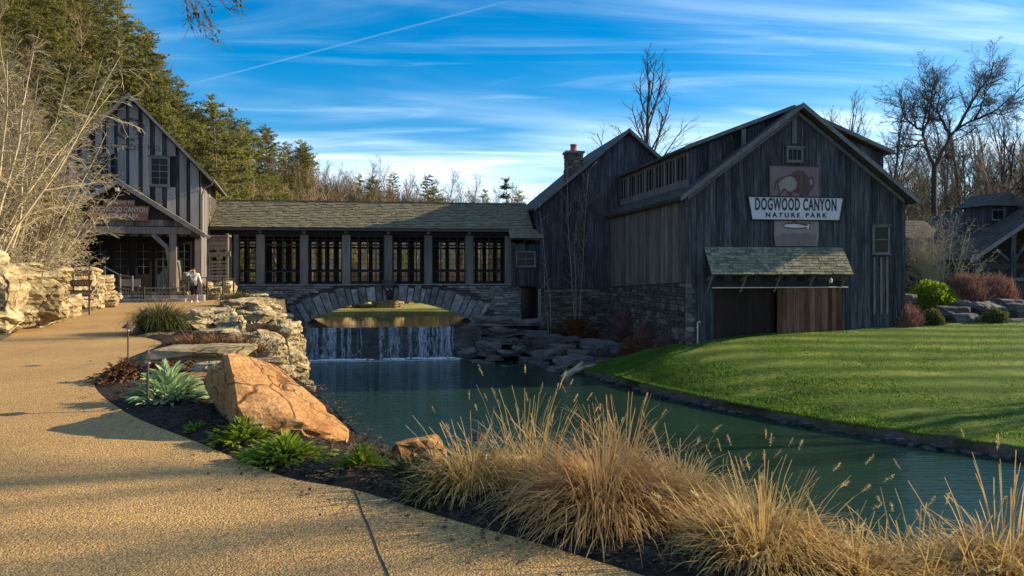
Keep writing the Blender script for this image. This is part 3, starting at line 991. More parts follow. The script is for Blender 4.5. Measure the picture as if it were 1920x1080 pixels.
m = MB(); m.box(.3, 11, .3, BD - .2, -1.9, -1.76); m.box(1.0, 8.2, 3.0, 3.1, -1.7, 2.2); m.build('inner_floor', M['dark_board'], barn)
gaps = [(1.3, 7.85, -9, .80)]
boards(barn, 0, BW, lambda a: -1.95 if a < 8 else -1.5, lambda a: rf(a) - .20, front, M['barn'], .33, (.02, .05), gaps=[(1.28, 7.87, -3, .78)], seed=4)
stl = lambda a: 1.0 - .5 * a / 12.5
boards(barn, .02, BD, lambda a: stl(a), lambda a: rf(0) - .24, sideL, M['brown'], .36, (.02, .055), seed=5)
boards(barn, .02, BD, lambda a: -2.2, lambda a: rf(0) - .24, lambda a, d, z: (BW + d, a, z), M['barn'], 1.2, (.02, .05), seed=6)
# stone foot of the left side wall, with quoins round the front corner
stone_wall(barn, .05, 12.6, lambda a: -3.5, lambda a: stl(a) - .03, sideL, M['stone_brown'], seed=8, hh=(.16, .34), ww=(.3, .9), limit=170, thick=(.03, .10))
m = MB(); 
for k in range(13):
    z0 = -2.0 + k * .225
    w_ = .42 if k % 2 else .28
    q = MB(); q.box(-.04, w_, -.10, -.055, z0 + .01, z0 + .215); q.build('quoin', M['stone_brown'], barn)
# roof: two main slopes
OV, RO = .42, .5
for sgn in (-1, 1):
    e = AP + sgn * (BW / 2 + OV)
    ez = rf(0) - SL * OV
    slab(barn, 'roof', [(e, -RO, ez + .06), (AP, -RO, AZ + .06), (AP, BD + RO, AZ + .06), (e, BD + RO, ez + .06)], .16, M['roof_dark'])
    m = MB()     # barge board under the verge
    m.prism([(e, -RO - .04, ez - .14), (AP, -RO - .04, AZ - .14), (AP, -RO - .04, AZ + .10), (e, -RO - .04, ez + .10)], (0, .036, 0))
    m.build('barge_board', M['trim'], barn)
    m = MB()
    m.prism([(AP + sgn * (BW / 2 - .1), -.10, rf(.1) - .42), (AP, -.10, AZ - .42), (AP, -.10, AZ - .22), (AP + sgn * (BW / 2 - .1), -.10, rf(.1) - .22)], (0, .045, 0))
    m.build('frieze_board', M['trim'], barn)
h = math.hypot(BW / 2 + OV, SL * (BW / 2 + OV))
shingles(barn, (-OV, BD + RO, rf(0) - SL * OV + .065), (0, -1, 0), (AP + OV, 0, SL * (AP + OV)), BD + 2 * RO, h, .24, M['roof_dark'], seed=11, w=(.2, .5))
# shed dormers on both slopes
for sgn, s_out in ((-1, .49), (1, 10.62)):
    t0, t1 = .7, 12.0
    zt, zb = 7.48, rf(s_out)
    # dormer roof from ridge to eave
    eo = s_out + sgn * .35
    ez = zt - .14
    slab(barn, 'dormer_roof', [(eo, t0 - .35, ez + .1), (AP, t0 - .35, AZ + .14), (AP, t1 + .3, AZ + .14), (eo, t1 + .3, ez + .1)], .14, M['roof_dark'])
    m = MB()
    m.prism([(eo, t0 - .39, ez - .06), (AP, t0 - .39, AZ - .02), (AP, t0 - .39, AZ + .17), (eo, t0 - .39, ez + .13)], (0, .037, 0))
    m.build('dormer_fascia', M['trim'], barn)
    top = lambda a, s_out=s_out, sgn=sgn: ez - .05 + (AZ - zt + .1) * abs(a - s_out) / abs(AP - s_out)
    m = MB(); m.prism([(s_out, t0 + .03, zb - .2), (AP - sgn * -.2, t0 + .03, AZ - .1), (s_out, t0 + .03, zt - .1)], (0, .08, 0)); m.build('dormer_cheek', M['dark_board'], barn)
    lo_, hi_ = (s_out, AP - .3) if sgn < 0 else (AP + .3, s_out)
    boards(barn, lo_, hi_, lambda a: rf(a) - .05, lambda a: max(top(a), rf(a)), lambda a, d, z: (a, t0 - d, z), M['barn'], .36, (.02, .05), seed=13 + sgn)
    # long side wall with its window strip
    wall_a = lambda a, d, z, s=s_out, g=sgn: (s + g * d, a, z)
    m = MB()
    x0, x1 = (s_out, s_out + .08) if sgn < 0 else (s_out - .08, s_out)
    m.box(x0, x1, t0 + .12, t1, zb - .15, zb + .42); m.box(x0, x1, t0 + .12, t1, zt - .35, zt - .02)
    m.build('dormer_wall', M['trim'], barn)
    m = MB(); m.box(s_out - sgn * .6 - .02, s_out - sgn * .6 + .02, t0 + .2, t1 - .2, zb + .4, zt - .3); m.build('dormer_interior', M['dark_board'], barn)
    nwin = 7
    for k in range(nwin):
        a0 = t0 + .15 + (t1 - t0 - .2) * k / nwin; a1 = t0 + .15 + (t1 - t0 - .2) * (k + 1) / nwin
        m = MB()
        m.hexa([wall_a(a0 - .09, .06, zb + .40), wall_a(a0 + .09, .06, zb + .40), wall_a(a0 + .09, -.04, zb + .40), wall_a(a0 - .09, -.04, zb + .40),
                wall_a(a0 - .09, .06, zt - .3), wall_a(a0 + .09, .06, zt - .3), wall_a(a0 + .09, -.04, zt - .3), wall_a(a0 - .09, -.04, zt - .3)])
        for i in (1, 2):
            c = a0 + (a1 - a0) * i / 3
            m.hexa([wall_a(c - .025, .02, zb + .42), wall_a(c + .025, .02, zb + .42), wall_a(c + .025, -.03, zb + .42), wall_a(c - .025, -.03, zb + .42),
                    wall_a(c - .025, .02, zt - .35), wall_a(c + .025, .02, zt - .35), wall_a(c + .025, -.03, zt - .35), wall_a(c - .025, -.03, zt - .35)])
        wv_ = m.build('dormer_window', M['timber'], barn)
        m = MB(); m.hexa([wall_a(a0 + .1, -.05, zb + .42), wall_a(a1 - .1, -.05, zb + .42), wall_a(a1 - .1, -.06, zb + .42), wall_a(a0 + .1, -.06, zb + .42),
                          wall_a(a0 + .1, -.05, zt - .34), wall_a(a1 - .1, -.05, zt - .34), wall_a(a1 - .1, -.06, zt - .34), wall_a(a0 + .1, -.06, zt - .34)])
        m.build('pane', M['dark_pane'], wv_)
# chimney stub on the ridge side
m = MB(); m.box(2.95, 3.12, .2, .37, 7.4, 8.3); m.build('vent_pipe', M['trim'], barn)
# windows of the gable
window(barn, 5.45, 7.08, .66, .50, lambda a, d, z: (a, -.045 - d, z), 3, 1, .09, .07, glass='dark_pane')
window(barn, 9.96, 3.05, .72, 1.22, lambda a, d, z: (a, -.045 - d, z), 1, 2, .10, .07, glass='dark_pane')
m = MB(); m.box(5.33, 5.57, -.085, -.05, 7.62, 8.85); m.build('gable_batten', M['trim'], barn)
# vertical trim below the side window
for a in (9.62, 9.98, 10.3):
    m = MB(); m.box(a - .05, a + .05, -.078, -.052, -.6, 2.2); m.build('batten', M['timber'], barn)
# mural painted on the boards: bison panel, fish panel
def flat(parent, name, poly, d0, d1, mat, place):
    m = MB()
    n = len(poly)
    a = [place(p[0], d1, p[1]) for p in poly]; b = [place(p[0], d0, p[1]) for p in poly]
    m.add(a + b, [tuple(range(n)), tuple(range(2 * n - 1, n - 1, -1))] + [(i, n + i, n + (i + 1) % n, (i + 1) % n) for i in range(n)])
    return m.build(name, mat, parent)
mur = MB()
s0, s1, z0, z1 = 4.17, 6.74, 4.62, 6.55
pan = flat(barn, 'bison_panel', [(s0, z0), (s1, z0), (s1, z1), (s0, z1)], .035, .058, M['panel_pink'], front)
mm = MB()
for (x0, x1, y0, y1) in ((s0, s1, z1 - .035, z1), (s0, s0 + .035, z0, z1 - .035), (s1 - .035, s1, z0, z1 - .035)):
    mm.box(x0, x1, -.066, -.0585, y0, y1)
mm.build('panel_border', M['paint_brown'], pan)
def bison(pts):     # pixel outline of the painted mark, from the wall's own scale (4.9 px of zoom = 1 px)
    return [(4.17 + (x - 305) / (765 - 305) * 2.57, 6.55 - (y - 245) / (530 - 245) * (6.55 - 4.98)) for x, y in pts]
body = bison([(345, 455), (352, 400), (372, 365), (410, 345), (450, 335), (500, 318), (530, 290), (560, 278), (600, 283), (630, 300), (650, 325), (668, 345), (690, 328), (712, 345), (720, 385),
              (712, 425), (690, 455), (672, 470), (668, 500), (640, 505), (628, 480), (615, 512), (585, 515), (582, 490), (550, 478), (510, 478), (515, 500), (490, 505), (465, 480), (455, 455), (420, 480),
              (405, 505), (385, 505), (392, 465), (378, 430), (368, 400), (362, 440), (352, 470)])
flat(pan, 'bison_figure', body, .0585, .068, M['paint_brown'], front)
flank = bison([(385, 400), (410, 370), (450, 348), (495, 335), (530, 350), (552, 385), (550, 430), (520, 462), (480, 470), (445, 440), (420, 450), (400, 485), (400, 455)])
flat(pan, 'bison_flank', flank, .0685, .074, M['panel_tan'], front)
mask = bison([(672, 368), (690, 358), (700, 380), (695, 405), (678, 412)])
flat(pan, 'bison_mask', mask, .0685, .074, M['panel_tan'], front)
fp = flat(barn, 'fish_panel', [(4.5, 2.72), (6.62, 2.72), (6.70, 3.2), (6.70, 4.3), (4.42, 4.3), (4.42, 3.2)], .035, .058, M['panel_tan'], front)
def fpx(pts):
    return [(4.5 + (x - 360) / (730 - 360) * 2.1, 4.0 - (y - 765) / (990 - 765) * 1.28) for x, y in pts]
flat(fp, 'fish_outline', fpx([(412, 820), (440, 800), (490, 795), (525, 778), (560, 792), (620, 800), (650, 805), (672, 780), (668, 860), (645, 838), (600, 845), (540, 848), (470, 845), (435, 838)]), .0585, .064, M['paint_brown'], front)
flat(fp, 'fish_figure', fpx([(420, 822), (450, 810), (520, 804), (590, 812), (632, 822), (664, 802), (658, 850), (630, 830), (585, 836), (520, 838), (450, 832)]), .0645, .069, M['sign_grey'], front)
flat(fp, 'painted_bank', fpx([(365, 905), (420, 880), (470, 892), (520, 876), (580, 890), (640, 878), (690, 894), (728, 885), (728, 985), (365, 985)]), .0585, .064, M['panel_pink'], front)

# banner sign
sgn_ = thing('banner_sign', 'wide pale banner sign with dark capitals on the barn front', 'sign', tuple(L(5.5, -.075, 4.5)), ROT)
m = MB(); m.prism([(-2.22, 0, -.52), (2.22, 0, -.52), (2.42, 0, .53), (-2.42, 0, .53)], (0, -.05, 0)); m.build('sign_board', M['sign_grey'], sgn_)
m = MB()
m.prism([(-2.46, .0, .533), (2.46, .0, .533), (2.46, .0, .585), (-2.46, .0, .585)], (0, -.08, 0))
m.prism([(-2.26, .0, -.575), (2.26, .0, -.575), (2.26, .0, -.523), (-2.26, .0, -.523)], (0, -.08, 0))
m.prism([(-2.223, 0, -.52), (-2.423, 0, .53), (-2.47, 0, .53), (-2.27, 0, -.52)], (0, -.078, 0)); m.prism([(2.223, 0, -.52), (2.27, 0, -.52), (2.47, 0, .53), (2.423, 0, .53)], (0, -.078, 0))
m.build('sign_frame', M['letter_dark'], sgn_)
me = text_mesh('DOGWOOD CANYON', .80, M['letter_dark'], .006, space=1.12, xs=.47, bold=.018)
link('lettering', me, sgn_, loc=(0, -.058, .17), rot=(R(90), 0, 0))
me = text_mesh('NATURE PARK', .30, M['letter_dark'], .006, space=1.55, xs=1.12, bold=.008)
link('lettering', me, sgn_, loc=(0, -.058, -.32), rot=(R(90), 0, 0))

# awning over the barn door
az0, az1, ap = 2.62, 1.36, .95
A0s, A1s = .92, 7.9
slab(barn, 'awning_roof', [(A0s, -.06, az0), (A1s, -.06, az0), (A1s, -ap, az1), (A0s, -ap, az1)], .08, M['roof_dark'])
ln = math.hypot(ap - .06, az0 - az1)
shingles(barn, (A0s - .04, -ap - .02, az1 + .004), (1, 0, 0), (0, ap - .06, az0 - az1), A1s - A0s + .08, ln + .03, .155, M['shingle'], seed=21, w=(.18, .45), parts=True, th=.022)
m = MB()
for s in (1.05, 2.7, 4.4, 6.1, 7.75):
    m2 = MB(); m2.bar((s, -.05, 1.05), (s, -ap + .1, az1 - .02), .09, .09); m2.bar((s, -.06, .55), (s, -ap * .75, az1 - .02), .08, .08); m2.build('awning_bracket', M['timber'], barn)
m = MB(); m.box(1.0, 7.95, -.20, -.06, .80, 1.04); m.build('door_header', M['dark_board'], barn)
m = MB(); m.tube([(1.2, -.26, .74), (8.1, -.26, .74)], .03, 6); m.build('door_track', M['white_paint'], barn)
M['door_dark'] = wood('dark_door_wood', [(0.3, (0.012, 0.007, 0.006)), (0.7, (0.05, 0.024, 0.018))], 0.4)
# sliding door, right half closed
dr = MB(); dr.box(4.55, 7.95, -.115, -.08, -1.75, .70); door = dr.build('sliding_door', M['dark_board'], barn)
boards(door, 4.5, 7.98, lambda a: -1.76, lambda a: .69, lambda a, d, z: (a, -.12 - d, z), M['door'], .27, (.015, .06), seed=33)
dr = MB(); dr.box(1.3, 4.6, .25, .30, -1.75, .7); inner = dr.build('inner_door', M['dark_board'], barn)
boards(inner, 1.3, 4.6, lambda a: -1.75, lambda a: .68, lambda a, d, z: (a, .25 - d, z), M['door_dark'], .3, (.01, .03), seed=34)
for a in (1.26, 7.93):
    m = MB(); m.box(a - .09, a + .09, -.07, .0, -1.85, .79); m.build('door_post', M['barn'], barn)
lan = thing('wall_lantern', 'small lantern with a pale bracket under the barn awning', 'lamp', tuple(L(7.1, -.42, 1.0)), ROT)
m = MB(); m.lathe([(.10, .10), (.085, .12), (.02, .19)], 8); m.lathe([(.06, -.06), (.085, -.05), (.085, .10), (.06, .105)], 8); m.build('lamp_body', M['white_paint'], lan)
m = MB(); m.tube([(0, 0, .18), (0, .0, .27), (.0, .2, .3), (.0, .36, .28)], .012, 5); m.build('bracket', M['metal_dark'], lan)
hyd = thing('water_hydrant', 'grey pipe hydrant with a hose at the barn corner', 'hydrant', tuple(L(.5, -.25, -1.85)), ROT)
m = MB(); m.tube([(0, 0, 0), (0, 0, .95), (.05, -.03, 1.02), (.14, -.06, .98)], .03, 6); m.build('standpipe', M['white_paint'], hyd)
m = MB(); m.tube([(.14, -.06, .96), (.17, -.08, .5), (.22, -.1, .2), (.4, -.2, .08), (.62, -.25, .06)], .02, 6); m.build('hose', M['metal_dark'], hyd)
m = MB(); m.bar((-.06, 0, .72), (.07, 0, .82), .03, .03); m.build('handle', M['white_paint'], hyd)

# =================================================================== middle barn with the chimney
MBt = 12.6
mid = thing('gable_house', 'narrow dark barn between covered bridge and mural barn, stone foot', 'barn', tuple(L(-4.6, MBt, -3.2)), ROT, zlocal=True)
mw, map_, mz, msl = 11.4, 5.7, 10.45, .83
mrf = lambda s: mz - msl * abs(s - map_)
m = MB()
m.prism([(0, 0, -3.6), (mw, 0, -3.6), (mw, 0, mrf(mw) - .2), (map_, 0, mz - .2), (0, 0, mrf(0) - .2)], (0, 10, 0))
m.build('wall', M['dark_board'], mid)
boards(mid, 0, mw, lambda a: .42, lambda a: mrf(a) - .2, lambda a, d, z: (a, -d, z), M['barn'], .36, (.02, .05), seed=41)
boards(mid, .02, 10, lambda a: .42, lambda a: mrf(0) - .2, lambda a, d, z: (-d, a, z), M['barn'], .5, (.02, .05), seed=42)
for sgn in (-1, 1):
    e = map_ + sgn * (mw / 2 + .4); ez = mrf(0) - msl * .4
    slab(mid, 'roof', [(e, -.4, ez + .05), (map_, -.4, mz + .05), (map_, 10.4, mz + .05), (e, 10.4, ez + .05)], .15, M['roof_dark'])
    m = MB(); m.prism([(e, -.44, ez - .16), (map_, -.44, mz - .16), (map_, -.44, mz + .09), (e, -.44, ez + .09)], (0, .036, 0)); m.build('barge_board', M['trim'], mid)
stone_wall(mid, .0, 5.2, lambda a: -3.4, lambda a: .40, lambda a, d, z: (a, -d, z), M['stone_brown'], seed=44, hh=(.12, .26), ww=(.3, .9), limit=150)
m = MB(); m.box(-.09, .09, -.12, .0, -2.3, .38); m.build('corner_post', M['timber'], mid)
m = MB(); m.tube([(4.55, -.12, 4.0), (4.55, -.12, -3.0)], .06, 8); m.build('downspout', M['metal_dark'], mid)
# chimney on the left slope
chy = thing('chimney', 'square stone chimney with red clay pot above dark roof', 'chimney', tuple(L(-4.6 + 2.45, MBt + 1.1, 6.2)), ROT, zlocal=True)
m = MB(); m.box(-.5, .5, -.45, .45, 6.2, 9.05); m.build('chimney_core', M['mortar'], chy)
for k, (pl, a0, a1) in enumerate(((lambda a, d, z: (a, -.45 - d, z), -.5, .5), (lambda a, d, z: (-.5 - d, -a, z), -.45, .45), (lambda a, d, z: (.5 + d, a, z), -.45, .45))):
    stone_wall(chy, a0, a1, lambda a: 6.3, lambda a: 9.05, pl, M['stone_brown'], seed=50 + k, hh=(.14, .24), ww=(.25, .55), limit=45)
m = MB(); m.box(-.62, .62, -.57, .57, 9.052, 9.18); m.build('chimney_cap', M['stone'], chy)
m = MB(); m.lathe([(.24, 9.183), (.26, 9.22), (.22, 9.3), (.2, 9.58), (.24, 9.6), (.24, 9.66), (.17, 9.66), (.15, 9.4)], 12); m.build('chimney_pot', M['clay'], chy, smooth=True)

# =================================================================== covered bridge
br0, br1 = -25.0, -4.72
bridge = thing('covered_bridge', 'long covered timber bridge on a stone arch over the weir', 'bridge', tuple(L(br0, 13.5, -1.8)), ROT, zlocal=True)
bs = lambda s: s - br0                         # barn s -> bridge local
SILL, EAVE, RIDGE = .68, 4.12, 5.92
BT = 4.4                                       # depth between front and back walls
WL = bs(-6.4)
AC, AH, ARise, AZ0 = bs(-13.83), 5.40, 1.52, -1.84
AR = (AH ** 2 + ARise ** 2) / (2 * ARise); ACZ = AZ0 + ARise - AR
def arch_z(a, rad=0.0):
    q = (AR + rad) ** 2 - (a - AC) ** 2
    return ACZ + math.sqrt(q) if q > 0 else -99
# stone spandrels: backing with the arch cut through
xs = [bs(-23.1)] + [AC - AH + AH * 2 * i / 28 for i in range(29)] + [bs(-5.6)]
for nm, y0, y1 in (('spandrel_wall', .06, .5), ('spandrel_wall', BT - .5, BT - .06)):
    m = MB()
    for i in range(len(xs) - 1):
        a, b = xs[i], xs[i + 1]
        za = arch_z(a) if AC - AH - .01 <= a <= AC + AH + .01 else -4
        zb = arch_z(b) if AC - AH - .01 <= b <= AC + AH + .01 else -4
        if i == 0: za = zb = -4
        if i == len(xs) - 2: za = zb = -4
        m.hexa([(a, y0, za), (b, y0, zb), (b, y1, zb), (a, y1, za), (a, y0, SILL - .02), (b, y0, SILL - .02), (b, y1, SILL - .02), (a, y1, SILL - .02)])
    m.build(nm, M['mortar'], bridge)
m = MB()
for i in range(1, len(xs) - 2):
    a, b = xs[i], xs[i + 1]
    m.hexa([(a, .08, arch_z(a) + .002), (b, .08, arch_z(b) + .002), (b, BT - .08, arch_z(b) + .002), (a, BT - .08, arch_z(a) + .002), (a, .08, arch_z(a) + .3), (b, .08, arch_z(b) + .3), (b, BT - .08, arch_z(b) + .3), (a, BT - .08, arch_z(a) + .3)])
m.build('arch_soffit', M['stone'], bridge)
# voussoirs
rg = random.Random(61)
ang = math.asin(AH / AR)
t = -ang - .01
kn = 0
while t < ang:
    wid = rg.uniform(.25, .58) / AR
    e = min(t + wid, ang + .01)
    midt = (t + e) / 2
    key = abs(midt) < .028
    ln_ = (.92 + 1.1 * abs(math.sin(midt)) ** 1.2) * rg.uniform(.82, 1.05)
    top_lim = lambda tt: (SILL - .06 - ACZ) / math.cos(tt) - AR
    p = lambda tt, rr, d: (AC + (AR + rr) * math.sin(tt), -d, ACZ + (AR + rr) * math.cos(tt))
    d = rg.uniform(.05, .13)
    g = .022 / AR
    l0, l1 = min(ln_, top_lim(t)), min(ln_ * rg.uniform(.93, 1.06), top_lim(e))
    m = MB()
    B = [p(t + g, -.03, -.1), p(e - g, -.03, -.1), p(e - g, l1, -.1), p(t + g, l0, -.1)]
    Fm = [p(t + g, -.03, d * .6), p(e - g, -.03, d * .6), p(e - g, l1, d * .6), p(t + g, l0, d * .6)]
    g2 = g + .05 / AR
    Fr = [p(t + g2, .03, d), p(e - g2, .03, d + rg.uniform(-.02, .02)), p(e - g2, l1 - .06, d), p(t + g2, l0 - .06, d + rg.uniform(-.02, .02))]
    m.add(B + Fm + Fr, [(0, 1, 5, 4), (1, 2, 6, 5), (2, 3, 7, 6), (3, 0, 4, 7), (4, 5, 9, 8), (5, 6, 10, 9), (6, 7, 11, 10), (7, 4, 8, 11), (8, 9, 10, 11)])
    m.build('voussoir', M['stone'], bridge)
    t = e
def ok_b(a, z):
    if abs(a - AC) > AH + .3: 
        return z > -3.4 and math.hypot(a - AC, z - ACZ) > AR + 1.0 or abs(a - AC) > AH + 1.6
    return math.hypot(a - AC, z - ACZ) > AR + .95 + 1.0 * (abs(a - AC) / AR) ** 1.2
stone_wall(bridge, bs(-23.1), bs(-5.6), lambda a: -3.4, lambda a: SILL - .06, lambda a, d, z: (a, .06 - d, z), M['stone'], ok=ok_b, seed=62, hh=(.11, .24), ww=(.3, 1.0), limit=270, thick=(.05, .13))
stone_wall(bridge, -.4, bs(-23.1) - .04, lambda a: -.5, lambda a: SILL - .06, lambda a, d, z: (a, .3 - d, z), M['stone'], seed=63, hh=(.11, .24), ww=(.3, .8), limit=60)
m = MB(); m.box(bs(-23.15), bs(-5.5), -.12, .5, SILL - .058, SILL); m.build('coping', M['stone'], bridge)
# keystone carved as an animal head
key = MB()
def blob(mb, c, r, n=8, k=5, sq=(1, 1, 1)):
    prof = [(math.sin(math.pi * i / k) * r, -math.cos(math.pi * i / k) * r) for i in range(k + 1)]
    vs, fs = [], []
    for rr, z in prof:
        for j in range(n):
            a = 2 * math.pi * j / n
            vs.append((c[0] + rr * math.cos(a) * sq[0], c[1] + rr * math.sin(a) * sq[1], c[2] + z * sq[2]))
    for i in range(k):
        for j in range(n):
            fs.append((i * n + j, i * n + (j + 1) % n, (i + 1) * n + (j + 1) % n, (i + 1) * n + j))
    mb.add(vs, fs)
kx = bs(-13.85)
key.prism([(kx - .20, -.14, -.28), (kx + .18, -.14, -.28), (kx + .30, -.14, .5), (kx - .34, -.14, .5)], (0, .2, 0))
blob(key, (kx - .05, -.3, .62), .42, 12, 8, (1.05, .75, .72))
blob(key, (kx - .08, -.52, .36), .2, 10, 6, (.9, 1.1, .9))
blob(key, (kx - .38, -.2, .86), .13, 8, 5, (1, .6, 1)); blob(key, (kx + .28, -.2, .86), .13, 8, 5, (1, .6, 1))
kk = key.build('carved_keystone', M['metal_dark'], bridge, smooth=True, label='dark keystone carved as an animal head')
km = MB(); km.bar((kx - .24, -.66, .47), (kx - .08, -.73, .33), .05, .03); km.bar((kx + .08, -.62, .45), (kx + .13, -.60, .36), .06, .03); km.build('muzzle_marking', M['white_paint'], kk)

# floor, plates, posts
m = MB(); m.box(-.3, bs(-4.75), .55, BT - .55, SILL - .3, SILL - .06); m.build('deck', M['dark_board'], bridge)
posts = []
for pxp in (488, 570, 649, 728, 803, 880):
    r_ = (pxp - 960) / FPX
    s_ = (r_ * (35 + .989 * 13.5) - 8.125 + .148 * 13.5) / (.989 - .148 * r_)
    posts.append(bs(s_))
pl_, pr_ = bs(-23.0), bs(-6.5)
for a in posts:
    m = MB(); m.box(a - .24, a + .24, .02, .36, SILL + .002, 3.72); m.build('post', M['timber'], bridge)
for a in (pl_, pr_):
    m = MB(); m.box(a - .14, a + .14, .02, .36, SILL + .002, 3.72); m.build('post', M['timber'], bridge)
m = MB(); m.box(-.2, bs(-5.75), -.02, .40, 3.723, 4.06); m.build('wall_plate', M['dark_board'], bridge)
m = MB(); m.box(-.2, bs(-4.75), BT - .4, BT + .02, 3.723, 4.06); m.build('wall_plate', M['dark_board'], bridge)
for a in posts:
    m = MB(); m.box(a - .1, a + .1, -.12, -.022, 3.80, 3.96); m.build('beam_end', M['timber'], bridge)
# bays: front screens, and the windows of the rear wall seen through them
edges = [pl_] + posts + [pr_]
rg = random.Random(66)
for i in range(len(edges) - 1):
    a0, a1 = edges[i] + (.24 if i else .14), edges[i + 1] - (.24 if i < len(edges) - 2 else .14)
    m = MB()
    w_ = a1 - a0
    m.box(a0, a1, .14, .22, 3.60, 3.72); m.box(a0, a1, .14, .22, SILL + .004, SILL + .10)
    for zz, hh_ in ((3.38, .05), (3.05, .10), (1.42, .10)):
        m.box(a0, a1, .145, .215, zz, zz + hh_)
    nn = 4 if w_ > 1.5 else 2
    for k in range(0, nn + 1):
        c = a0 + w_ * k / nn
        if k in (0, nn):
            c = a0 + .035 if k == 0 else a1 - .035
        m.box(c - .035, c + .035, .15, .21, SILL + .1, 3.6)
    scr = m.build('screen_frame', M['dark_board'], bridge)
# rear wall: dark piers with glazed lights between
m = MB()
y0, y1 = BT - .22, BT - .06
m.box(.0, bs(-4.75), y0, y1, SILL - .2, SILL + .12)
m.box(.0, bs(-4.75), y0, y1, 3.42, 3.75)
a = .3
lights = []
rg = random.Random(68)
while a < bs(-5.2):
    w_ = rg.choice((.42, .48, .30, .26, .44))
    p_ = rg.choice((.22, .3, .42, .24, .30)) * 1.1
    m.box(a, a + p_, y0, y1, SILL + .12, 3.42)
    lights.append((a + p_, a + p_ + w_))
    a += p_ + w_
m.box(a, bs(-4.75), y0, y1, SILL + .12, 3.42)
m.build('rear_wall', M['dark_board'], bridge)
for (a0, a1) in lights:
    m = MB()
    for zz, hh_ in ((2.98, .12), (1.46, .14)):
        m.box(a0 + .002, a1 - .002, y0 + .02, y1 - .02, zz, zz + hh_)
    for zz in (1.10, 1.95, 2.28, 2.62, 3.22):
        m.box(a0 + .002, a1 - .002, y0 + .04, y1 - .04, zz, zz + .03)
    if a1 - a0 > .38: m.box((a0 + a1) / 2 - .012, (a0 + a1) / 2 + .012, y0 + .05, y1 - .05, SILL + .14, 1.455)
    wv_ = m.build('rear_window', M['dark_board'], bridge)
    m = MB(); m.box(a0 + .002, a1 - .002, y0 + .075, y0 + .079, SILL + .12, 3.42); m.build('pane', M['glass'], wv_)
# furniture silhouettes on the deck are left to the dark interior; roof
hh_ = BT / 2 + .42
rsl = (RIDGE - EAVE) / (BT / 2 + .42)
slab(bridge, 'roof', [(.62, -.42, EAVE), (bs(-4.9), -.42, EAVE), (bs(-4.9), BT / 2, RIDGE), (.62, BT / 2, RIDGE)], .12, M['roof_dark'])
slab(bridge, 'roof', [(.62, BT + .42, EAVE), (bs(-4.9), BT + .42, EAVE), (bs(-4.9), BT / 2 + .004, RIDGE), (.62, BT / 2 + .004, RIDGE)], .12, M['roof_dark'])
sl_len = math.hypot(hh_, RIDGE - EAVE)
shingles(bridge, (.58, -.44, EAVE + .004), (1, 0, 0), (0, hh_, RIDGE - EAVE), bs(-4.9) - .58, sl_len, .2, M['shingle_mass'], seed=71, w=(.14, .42), th=.042)
m = MB(); m.bar((.6, BT / 2, RIDGE + .045), (bs(-4.9), BT / 2, RIDGE + .045), .26, .05); m.build('ridge_cap', M['shingle_mass'], bridge)
m = MB(); m.box(.6, bs(-5.75), -.50, -.442, EAVE - .17, EAVE - .02); m.build('eave_gutter', M['metal_dark'], bridge)
# board-clad end block with a lower eave and its own window
e0, e1 = bs(-6.36), bs(-4.62)
m = MB(); m.box(e0, e1, -.88, .02, SILL - .12, 3.15); m.build('end_block', M['dark_board'], bridge)
bp = lambda a, d, z: (a, -.88 - d, z)
boards(bridge, e0, e1, lambda a: SILL - .15, lambda a: 3.16, bp, M['barn'], .3, (.02, .04), seed=72)
boards(bridge, -.86, .0, lambda a: SILL - .15, lambda a: 3.2 + (a + .86) * .65, lambda a, d, z: (e0 - d, a, z), M['timber'], .3, (.02, .04), seed=73)
slab(bridge, 'roof', [(e0 - .12, -1.25, EAVE - .83 * rsl - .01), (e1 + .25, -1.25, EAVE - .83 * rsl - .01), (e1 + .25, -.44, EAVE - .005), (e0 - .12, -.44, EAVE - .005)], .12, M['roof_dark'])
shingles(bridge, (e0 - .14, -1.28, EAVE - .845 * rsl), (1, 0, 0), (0, hh_, RIDGE - EAVE), e1 - e0 + .4, math.hypot(.85, .85 * rsl), .165, M['shingle_mass'], seed=74, w=(.14, .38), th=.024)
window(bridge, (e0 + e1) / 2 + .02, 2.25, 1.08, .82, lambda a, d, z: (a, -.92 - d, z), 2, 2, .08, .06, glass='dark_pane', cap=False)
# stone pier at the mill end of the roof
m = MB(); m.box(.12, .56, -.1, 1.4, -.4, 5.9); pier = m.build('end_pier', M['mortar'], bridge)
stone_wall(pier, .12, .56, lambda a: 2.0, lambda a: 5.9, lambda a, d, z: (a, -.1 - d, z), M['rock'], seed=76, hh=(.15, .28), ww=(.2, .45), limit=40)

# weir under the bridge
weir = thing('weir', 'dark straight weir wall with white water spilling over it', 'weir', tuple(L(-19.2, 9.3, POOL_Z - .6)), ROT, zlocal=True)
ww_ = 10.2
m = MB(); m.box(-.6, ww_ + .4, 0, .5, -4.2, POND_Z - .02); m.build('weir_wall', M['rock_dark'], weir)
m = MB(); m.box(.2, ww_ - .2, -.75, -.02, -4.2, POOL_Z + .07); m.build('apron_sill', M['rock_dark'], weir)
rg = random.Random(81)
def strand(a, w, z1, wob=.1, out=.12):
    m = MB(); n = 9
    vs = []
    for k in range(n):
        f = k / (n - 1)
        z = z1 + (POOL_Z + .08 - z1) * f
        y = -.03 - out * (1 - (1 - f) ** 2) - rg.uniform(0, .02)
        c = a + rg.uniform(-wob, wob) * f
        hw = w * (.5 + .5 * rg.random())
        vs += [(c - hw, y, z), (c + hw, y - rg.uniform(-.03, .03), z)]
    m.add(vs, [(2 * k, 2 * k + 1, 2 * k + 3, 2 * k + 2) for k in range(n - 1)])
    return m
